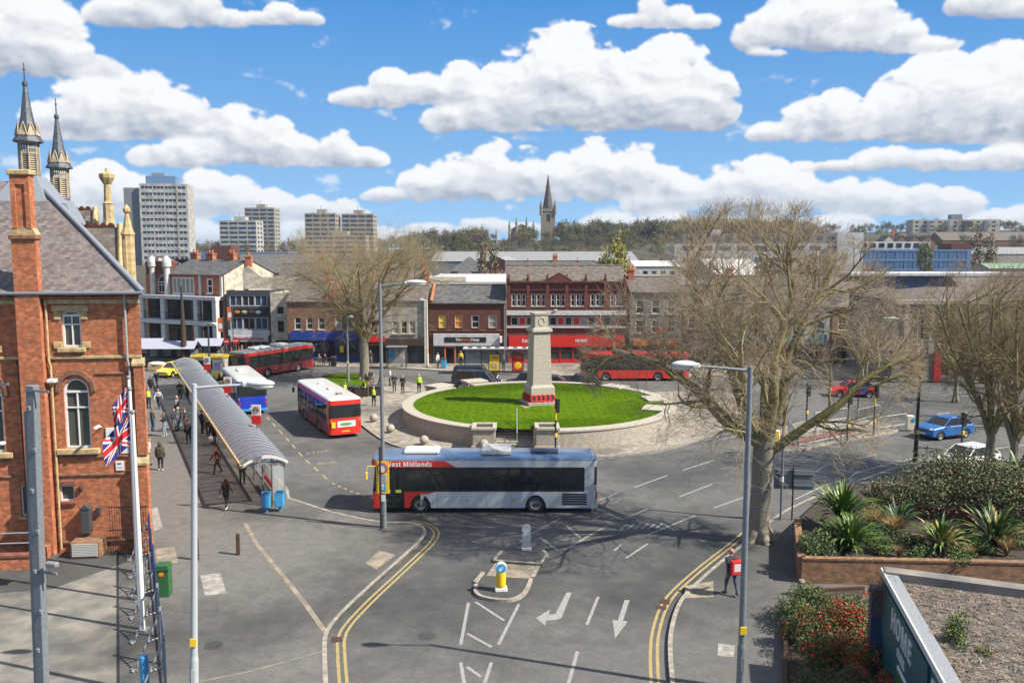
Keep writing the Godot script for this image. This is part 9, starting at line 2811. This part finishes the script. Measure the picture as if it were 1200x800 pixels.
# ---------------------------------------------------------------- people
# One continuous skin: tapered capsules joined by a smooth minimum and meshed as surface nets.
# bone: [a, b, radius a, radius b, region]; regions 0 skin, 1 top, 2 legs, 3 shoes
func skin_net(bones: Array, cell: float, blend: float) -> Dictionary:
	var lo := Vector3.ONE * 99.0
	var hi := -lo
	for b in bones:
		for e in 2:
			var q: Vector3 = Vector3.ONE * (b[2 + e] + cell * 1.5)
			lo = lo.min(b[e] - q)
			hi = hi.max(b[e] + q)
	var n := Vector3i(((hi - lo) / cell).ceil()) + Vector3i.ONE
	var val := PackedFloat32Array()
	val.resize(n.x * n.y * n.z)
	val.fill(1.0)
	var reg := PackedByteArray()
	reg.resize(val.size())
	var best := PackedFloat32Array()
	best.resize(val.size())
	best.fill(9.0)
	for b in bones:
		var r: float = maxf(b[2], b[3]) + blend + cell * 2.0
		var l := Vector3i(((b[0] as Vector3).min(b[1]) - Vector3.ONE * r - lo) / cell).clamp(Vector3i.ZERO, n - Vector3i.ONE)
		var h := Vector3i((((b[0] as Vector3).max(b[1]) + Vector3.ONE * r - lo) / cell).ceil()).clamp(Vector3i.ZERO, n - Vector3i.ONE)
		var ab: Vector3 = b[1] - b[0]
		var inv := 1.0 / maxf(ab.length_squared(), 1e-6)
		for z in range(l.z, h.z + 1):
			for y in range(l.y, h.y + 1):
				for x in range(l.x, h.x + 1):
					var p := lo + v3(x, y, z) * cell
					var t := clampf((p - b[0]).dot(ab) * inv, 0.0, 1.0)
					var d: float = p.distance_to(b[0] + ab * t) - lerpf(b[2], b[3], t)
					var i := (z * n.y + y) * n.x + x
					if d < best[i]:
						best[i] = d
						reg[i] = b[4]
					var k := maxf(blend - absf(d - val[i]), 0.0) / blend
					val[i] = minf(d, val[i]) - k * k * blend * 0.25
	var idx := {}
	var vs := PackedVector3Array()
	var rs := PackedByteArray()
	var tr := PackedInt32Array()
	var sx := [1, n.x, n.x * n.y]
	for z in n.z - 1:
		for y in n.y - 1:
			for x in n.x - 1:
				var i := (z * n.y + y) * n.x + x
				var inside := 0
				for c in 8:
					if val[i + (c & 1) + (c >> 1 & 1) * sx[1] + (c >> 2) * sx[2]] < 0.0:
						inside += 1
				if inside == 0 or inside == 8:
					continue
				var s := Vector3.ZERO
				var m := 0
				for c in 8:
					for a in 3:
						if c >> a & 1:
							continue
						var i0: int = i + (c & 1) + (c >> 1 & 1) * sx[1] + (c >> 2) * sx[2]
						var v0 := val[i0]
						var v1 := val[i0 + sx[a]]
						if (v0 < 0.0) != (v1 < 0.0):
							var q := v3(c & 1, c >> 1 & 1, c >> 2)
							q[a] += v0 / (v0 - v1)
							s += q
							m += 1
				idx[i] = vs.size()
				vs.append(lo + (v3(x, y, z) + s / m) * cell)
				rs.append(reg[i])
				# one quad round each crossed edge that ends in this cell
	for i in idx:
		for a in 3:
			var v0 := val[i]
			var v1: float = val[i + sx[a]]
			if (v0 < 0.0) == (v1 < 0.0):
				continue
			var u: int = sx[(a + 1) % 3]
			var w: int = sx[(a + 2) % 3]
			if not (idx.has(i - u) and idx.has(i - w) and idx.has(i - u - w)):
				continue
			var q := [idx[i], idx[i - u], idx[i - u - w], idx[i - w]]
			if v0 < 0.0:
				tr.append_array([q[0], q[2], q[1], q[0], q[3], q[2]])
			else:
				tr.append_array([q[0], q[1], q[2], q[0], q[2], q[3]])
	var ns := PackedVector3Array()
	ns.resize(vs.size())
	for t in range(0, tr.size(), 3):
		var nn := (vs[tr[t + 2]] - vs[tr[t]]).cross(vs[tr[t + 1]] - vs[tr[t]])
		for k in 3:
			ns[tr[t + k]] += nn
	for i in ns.size():
		ns[i] = ns[i].normalized()
	return {"v": vs, "n": ns, "t": tr, "r": rs}

func pose_bones(nm: String) -> Array:
	var fat := 0.045 if nm == "parka" else 0.0
	var B := []
	var lean := v3(0, 0, 0.06) if nm in ["walk", "carry"] else Vector3.ZERO
	var sit := nm == "sit"
	var pel := v3(0, 0.5, 0) if sit else v3(0, 0.94, 0)
	var up := v3(0, pel.y - 0.94, 0)
	for s in [-1.0, 1.0]:
		var sw := 0.0
		if nm in ["walk", "carry"]:
			sw = 0.24 * s
		elif nm == "phone":
			sw = 0.05 * s
		var hip := pel + v3(0.095 * s, -0.02, 0)
		var kn := v3(0.105 * s, 0.5, sw * 0.65 + 0.04)
		var an := v3(0.105 * s, 0.1 + maxf(0.0, -sw) * 0.25, sw - 0.02)
		if sit:
			kn = v3(0.13 * s, 0.5, 0.42)
			an = v3(0.13 * s, 0.1, 0.4)
		B.append([hip, kn, 0.1, 0.068, 2])
		B.append([kn, an, 0.066, 0.05, 2])
		B.append([an + v3(0, -0.05, -0.03), an + v3(0.02 * s, -0.06, 0.15), 0.045, 0.035, 3])
		B.append([pel + v3(0.07 * s, 0, 0), pel + v3(0.08 * s, 0.2, 0) + lean * 0.5, 0.115 + fat, 0.11 + fat, 2 if fat == 0.0 else 1])
		B.append([pel + v3(0.075 * s, 0.18, 0) + lean * 0.4, v3(0.09 * s, 1.35, 0) + up + lean, 0.115 + fat, 0.125 + fat, 1])
		var sh := v3(0.185 * s, 1.42, 0) + up + lean
		var el := v3(0.25 * s, 1.14, -0.05 - sw * 0.6) + up + lean
		var wr := v3(0.26 * s, 0.9, 0.05 - sw * 1.1) + up + lean
		if nm == "phone" or (nm == "carry" and s > 0):
			el = v3(0.24 * s, 1.15, 0.02) + up
			wr = v3(0.1 * s, 1.2, 0.27) + up
		elif nm == "folded":
			wr = v3(-0.06 * s, 1.13, 0.19 + 0.03 * s) + up
			el = v3(0.27 * s, 1.13, 0.04) + up
		elif sit:
			el = sh + v3(0.05 * s, -0.27, 0.04)
			wr = v3(0.1 * s, 0.62, 0.3)
		B.append([sh, el, 0.062 + fat * 0.5, 0.05 + fat * 0.4, 1])
		B.append([el, wr, 0.05 + fat * 0.4, 0.036 + fat * 0.3, 1])
		var hd: Vector3 = (wr - el).normalized()
		B.append([wr, wr + hd * 0.07, 0.03, 0.036, 0])
		B.append([sh, v3(0, 1.44, -0.01) + up + lean, 0.075 + fat * 0.5, 0.08, 1])
	B.append([v3(0, 1.46, 0) + up + lean, v3(0, 1.56, 0.02) + up + lean, 0.055, 0.052, 0])
	return B

var nets := {}
func person(label: String, pos: Vector3, turn: float, pose: String, top: Color, legs: Color, hair := Color(0.03, 0.02, 0.015), k := {}) -> Node3D:
	var o := thing("person", label, "person", pos, turn, "people in the square")
	o.scale = Vector3.ONE * k.get("size", 1.0)
	if not nets.has(pose):
		nets[pose] = [skin_net(pose_bones(pose), 0.036, 0.05), pose_bones(pose)]
	if not nets.has("head"):
		nets["head"] = skin_net([[v3(0, 0.03, -0.02), v3(0, 0.05, 0.005), 0.092, 0.09, 0], [v3(0, -0.06, 0.035), v3(0, -0.03, 0.03), 0.055, 0.062, 0], [v3(0, 0.0, 0.095), v3(0, -0.03, 0.112), 0.012, 0.018, 0], [v3(0.09, -0.01, -0.01), v3(0.095, 0.02, -0.015), 0.02, 0.022, 0], [v3(-0.09, -0.01, -0.01), v3(-0.095, 0.02, -0.015), 0.02, 0.022, 0], [v3(-0.02, -0.062, 0.082), v3(0.02, -0.062, 0.082), 0.014, 0.014, 3], [v3(0, -0.13, -0.01), v3(0, -0.06, 0), 0.05, 0.052, 0]], 0.019, 0.03)
	var skin: Color = k.get("skin", Color(0.46, 0.27, 0.19))
	var cols := [skin, top, legs, k.get("shoes", Color(0.02, 0.02, 0.022))]
	var m := mb().tint(skin)
	var head := v3(0, 1.65, 0.03)
	if pose == "sit":
		head.y -= 0.44
	elif pose in ["walk", "carry"]:
		head.z += 0.06
	for part_ in [[nets[pose][0], Vector3.ZERO], [nets["head"], head]]:
		var d: Dictionary = part_[0]
		var off := m.v.size()
		var is_head: bool = part_[1] != Vector3.ZERO
		for i in d.v.size():
			m.col = cols[d.r[i]] if not is_head else (skin if d.r[i] == 0 else Color(skin.r * 0.8, skin.g * 0.5, skin.b * 0.5))
			m.vert(d.v[i] + part_[1], d.n[i])
		for t in d.t:
			m.idx.append(t + off)
	# eyes, then four fingers and a thumb on each hand
	for s in [-1.0, 1.0]:
		m.col = Color(0.02, 0.015, 0.012)
		m.ball(head + v3(0.034 * s, 0.012, 0.088), v3(0.013, 0.009, 0.008), 6, 4)
	m.col = skin
	for b in nets[pose][1]:
		if b[4] == 0 and absf(b[1].x) > 0.02:
			var d: Vector3 = (b[1] - b[0]).normalized()
			var side := d.cross(v3(signf(b[1].x), 0, 0)).normalized()
			if side.length() < 0.5:
				side = Vector3.BACK
			var curl := v3(-signf(b[1].x) * 0.35, 0, 0)
			for f in 4:
				var r0: Vector3 = b[1] + side * (f - 1.5) * 0.019
				var l: float = [0.07, 0.085, 0.08, 0.062][f]
				m.tube([r0, r0 + d * l * 0.55, r0 + (d * 0.9 + curl).normalized() * l], [0.0095, 0.009, 0.007], 5)
			m.tube([b[0] + side * 0.03, b[0] + side * 0.055 + d * 0.04, b[0] + side * 0.055 + d * 0.075 + curl * 0.03], [0.012, 0.01, 0.008], 5)
	part(o, "body", m, "cloth")
	var hr := mb().tint(hair)
	hr.ball(head + v3(0, 0.055, -0.022), v3(0.102, 0.1, 0.108), 12, 8)
	if k.has("long"):
		hr.tube([head + v3(0, 0.05, -0.06), head + v3(0, -0.12, -0.1), head + v3(0, -0.36, -0.13)], [0.095, 0.12, 0.06], 9)
	if k.has("hood"):
		hr.ball(head + v3(0, 0.01, -0.035), v3(0.14, 0.17, 0.14), 12, 8)
	part(o, "hood" if k.has("hood") else "hair", hr, "cloth")
	if k.has("vest"):
		# sleeveless safety vest over the trunk with pale bands
		var v := mb().tint(k.vest)
		var y0 := -0.44 if pose == "sit" else 0.0
		var zz := 0.05 if pose in ["walk", "carry"] else 0.0
		var rings := [[1.0, 0.205, 0.145], [1.12, 0.205, 0.145], [1.14, 0.207, 0.147], [1.19, 0.21, 0.148], [1.21, 0.21, 0.148], [1.36, 0.22, 0.148], [1.47, 0.16, 0.11], [1.5, 0.08, 0.075]]
		for i in rings.size() - 1:
			v.col = Color(0.62, 0.64, 0.62) if i == 2 else k.vest
			for j in 14:
				var a0 := TAU * j / 14
				var a1 := TAU * (j + 1) / 14
				var P := func(a: float, q: Array) -> Vector3: return v3(cos(a) * q[1], q[0] + y0, sin(a) * q[2] + zz * (q[0] - 0.9) * 2.0)
				v.oquad(P.call(a0, rings[i]), P.call(a1, rings[i]), P.call(a1, rings[i + 1]), P.call(a0, rings[i + 1]), v3(0, 1.2 + y0, zz))
		part(o, "safety_vest", v, "cloth")
	return o

func carrier(label: String, pos: Vector3, turn: float, size: Vector3, c: Color, c2: Color):
	var o := thing("carrier_bag", label, "bag", pos, turn, "bags carried by people")
	var m := mb().tint(c)
	m.cbox(v3(0, size.y / 2, 0), size, 0.03)
	m.col = c2
	m.cbox(v3(0, size.y * 0.52, 0), v3(size.x * 0.62, size.y * 0.55, size.z + 0.012), 0.01)
	part(o, "bag", m, "cloth")
	for s in [-1, 1]:
		part(o, "handle", mb().tint(c).tube([v3(-size.x * 0.22, size.y - 0.02, s * size.z * 0.3), v3(0, size.y + 0.16, 0), v3(size.x * 0.22, size.y - 0.02, s * size.z * 0.3)], [0.012, 0.012, 0.012], 5), "cloth")

func build_people():
	var blk := Color(0.018, 0.018, 0.022)
	var navy := Color(0.02, 0.03, 0.06)
	var jean := Color(0.06, 0.11, 0.2)
	var grey := Color(0.13, 0.13, 0.14)
	var pale := Color(0.5, 0.5, 0.52)
	var lime := Color(0.45, 0.75, 0.03)
	var orange := Color(0.8, 0.13, 0.02)
	var white := Color(0.65, 0.65, 0.65)
	var dark := Color(0.2, 0.11, 0.07)
	# the nearest man, walking away with a red shopping bag on his back
	person("man in dark jacket and pink cap walking up the right pavement", v3(8.82, 0.12, -32.99), deg_to_rad(196), "walk", Color(0.025, 0.035, 0.05), Color(0.06, 0.075, 0.12), Color(0.42, 0.2, 0.2), {"size": 1.06, "shoes": Color(0.1, 0.05, 0.04)})
	carrier("red and white shopping bag slung on the walking man's back", v3(8.82, 0.12, -32.99) + v3(0.12, 0.95, 0.24), deg_to_rad(12), v3(0.5, 0.58, 0.22), Color(0.62, 0.02, 0.02), Color(0.66, 0.62, 0.62))
	# by the long shelter
	person("woman with long brown hair walking away in black", v3(-15.24, 0.12, -44.23), deg_to_rad(170), "walk", blk, blk, Color(0.08, 0.03, 0.015), {"long": 1, "size": 0.94, "shoes": white})
	person("man striding in an orange safety vest and black clothes", v3(-18.18, 0.12, -51.48), deg_to_rad(-60), "walk", blk, blk, Color(0.02, 0.015, 0.01), {"vest": orange})
	person("man in a lime vest and black trousers under the canopy edge", v3(-15.93, 0.12, -49.19), deg_to_rad(30), "stand", grey, blk, Color(0.02, 0.015, 0.01), {"vest": lime})
	person("person in a hooded dark olive parka on the left pavement", v3(-22.04, 0.12, -52.3), deg_to_rad(185), "parka", Color(0.06, 0.06, 0.04), blk, Color(0.07, 0.065, 0.045), {"hood": 1, "shoes": white})
	person("dark clad person standing nearest behind the left lamp post", v3(-23.01, 0.12, -59.55), deg_to_rad(200), "stand", blk, blk)
	person("person in black jacket and grey jeans facing the queue", v3(-25.6, 0.12, -63.51), deg_to_rad(70), "phone", navy, grey, dark)
	person("person in a grey green jacket and blue jeans in the queue", v3(-25.51, 0.12, -64.12), deg_to_rad(-100), "stand", Color(0.07, 0.09, 0.08), jean, pale)
	person("person in a lilac top and tan trousers in the queue", v3(-24.99, 0.12, -64.12), deg_to_rad(-60), "stand", Color(0.35, 0.32, 0.42), Color(0.25, 0.18, 0.12), Color(0.1, 0.06, 0.03))
	person("person in black top and pale jeans left of the queue", v3(-25.72, 0.12, -62.04), deg_to_rad(-80), "phone", blk, Color(0.22, 0.32, 0.42), dark, {"shoes": white})
	person("person in a patterned brown jacket by the hall corner", v3(-27.34, 0.12, -63.81), deg_to_rad(150), "folded", Color(0.14, 0.12, 0.1), jean, dark)
	person("person in a pale grey hoodie walking towards the camera", v3(-30.59, 0.12, -72.8), 0.1, "walk", pale, Color(0.03, 0.04, 0.07), Color(0.02, 0.015, 0.01))
	person("man in black jacket walking behind the grey hoodie", v3(-35.21, 0.12, -83.61), -0.1, "walk", blk, Color(0.04, 0.045, 0.06))
	person("person in a dark padded coat at the far left", v3(-34.34, 0.12, -80.15), PI, "parka", Color(0.03, 0.032, 0.034), grey, dark)
	person("person in black with a brown bag beside the far shelter posts", v3(-30.35, 0.12, -76.95), 0.4, "folded", blk, blk, dark, {"shoes": white})
	person("woman in black beside the far shelter posts, right of the pair", v3(-29.81, 0.12, -77.39), -0.5, "stand", blk, Color(0.03, 0.03, 0.035), dark, {"long": 1, "shoes": white})
	person("bent figure in a grey jacket between the two groups", v3(-27.58, 0.12, -69.07), 1.2, "carry", Color(0.17, 0.18, 0.2), blk, pale)
	person("tall person in black under the canopy edge, leftmost of four", v3(-23.25, 0.12, -62.91), 2.4, "stand", blk, blk)
	person("person in charcoal under the canopy edge, second of four", v3(-22.49, 0.12, -62.04), 0.3, "phone", grey, blk, dark)
	person("person in black holding a white carrier under the canopy", v3(-21.1, 0.12, -59.29), 2.9, "stand", blk, blk, dark)
	person("seated person in white trainers under the canopy", v3(-20.58, 0.12, -59.55), -1.3, "sit", Color(0.3, 0.28, 0.28), Color(0.4, 0.36, 0.34), dark, {"shoes": white})
	person("person in a yellow safety vest cut by the hall corner", v3(-31.64, 0.12, -73.2), 0.5, "stand", grey, navy, dark, {"vest": Color(0.6, 0.75, 0.04)})
	person("person in a pink and white top at the hall corner", v3(-23.27, 0.12, -53.56), 1.9, "stand", Color(0.6, 0.45, 0.42), grey, dark)
	carrier("white carrier bag hanging beside the canopy queue", v3(-21.25, 0.12, -59.02) + v3(0, 0.25, 0), 0.6, v3(0.3, 0.4, 0.14), white, Color(0.6, 0.35, 0.4))
	carrier("green carrier bag held in the middle of the queue", v3(-25.2, 0.12, -63.81) + v3(0, 0.3, 0), 0.3, v3(0.28, 0.38, 0.14), Color(0.15, 0.4, 0.25), white)
	# near the tree bed and memorial
	person("person in a dark coat, left of the pair by the memorial", v3(-11.4, 0.12, -81.6), 0.3, "folded", blk, Color(0.08, 0.06, 0.06), dark)
	person("person in black, right of the pair by the memorial", v3(-10.45, 0.12, -80.62), -0.2, "folded", blk, Color(0.09, 0.065, 0.055), Color(0.3, 0.2, 0.13))
	person("officer in a bright lime jacket standing by the memorial wall", v3(-8.95, 0.12, -81.11), 0.0, "stand", lime, blk, Color(0.5, 0.5, 0.5), {"vest": lime})
	person("steward in a lime vest bending at the planters", v3(-13.73, 0.12, -78.29), -1.2, "carry", blk, blk, dark, {"vest": lime})
	person("steward in a dark coat and lime vest nearest the red bus", v3(-12.19, 0.12, -74.2), 0.1, "stand", blk, blk, dark, {"vest": lime})
	person("seated person in dark clothes right of the tree trunk", v3(-14.67, 0.12, -87.38), 0.6, "sit", blk, grey, dark)
	person("person in black carrying a white load behind the lamp post", v3(-13.36, 0.12, -85.73), 1.6, "carry", blk, blk, white)
	person("person in a pale top behind the central lamp post", v3(-12.33, 0.12, -85.19), -1.5, "stand", white, blk, dark)
	person("steward in a lime vest sitting left of the planters", v3(-15.73, 0.12, -79.21), 0.8, "sit", grey, blk, dark, {"vest": lime})
	# far pavements
	person("person seated on the far bench, left one", v3(-22.87, 0.12, -100.27), 0.2, "sit", grey, Color(0.3, 0.3, 0.32), dark)
	person("person seated on the far bench, right one", v3(-22.16, 0.12, -100.27), -0.2, "sit", blk, jean, dark)
	person("person with a white bag in front of the red sign", v3(-16.8, 0.12, -100.27), 0.3, "walk", blk, grey, dark)
	person("person in a red and white top at the small shelter", v3(-12.87, 0.12, -98.82), 0.4, "stand", Color(0.5, 0.2, 0.2), jean, dark)
	person("person in a pale jacket outside the loan shop", v3(-8.62, 0.12, -98.1), 1.0, "stand", white, grey, dark)
	person("shop worker in a yellow top in the loan shop doorway", v3(-6.05, 0.12, -99.9), 0.0, "stand", Color(0.7, 0.5, 0.02), blk, dark)
	person("person in black waiting in the far advert shelter", v3(-1.64, 0.12, -95.36), 0.2, "stand", blk, blk, white)
	person("person in white waiting in the far advert shelter", v3(-0.96, 0.12, -95.36), -0.3, "phone", white, blk, dark)
	person("person passing the restaurant's orange doors, left one", v3(-33.79, 0.12, -105.71), 1.4, "walk", grey, blk, dark)
	person("person passing the restaurant's orange doors, right one", v3(-32.4, 0.12, -105.71), 1.5, "walk", blk, navy, white)
	person("steward in lime jacket right of the food van", v3(-31.65, 0.12, -92.13), 0.3, "stand", lime, blk, dark, {"vest": lime})
	person("person in blue by the no entry signs", v3(-34.71, 0.12, -100.27), -0.4, "walk", Color(0.06, 0.1, 0.2), grey, dark)
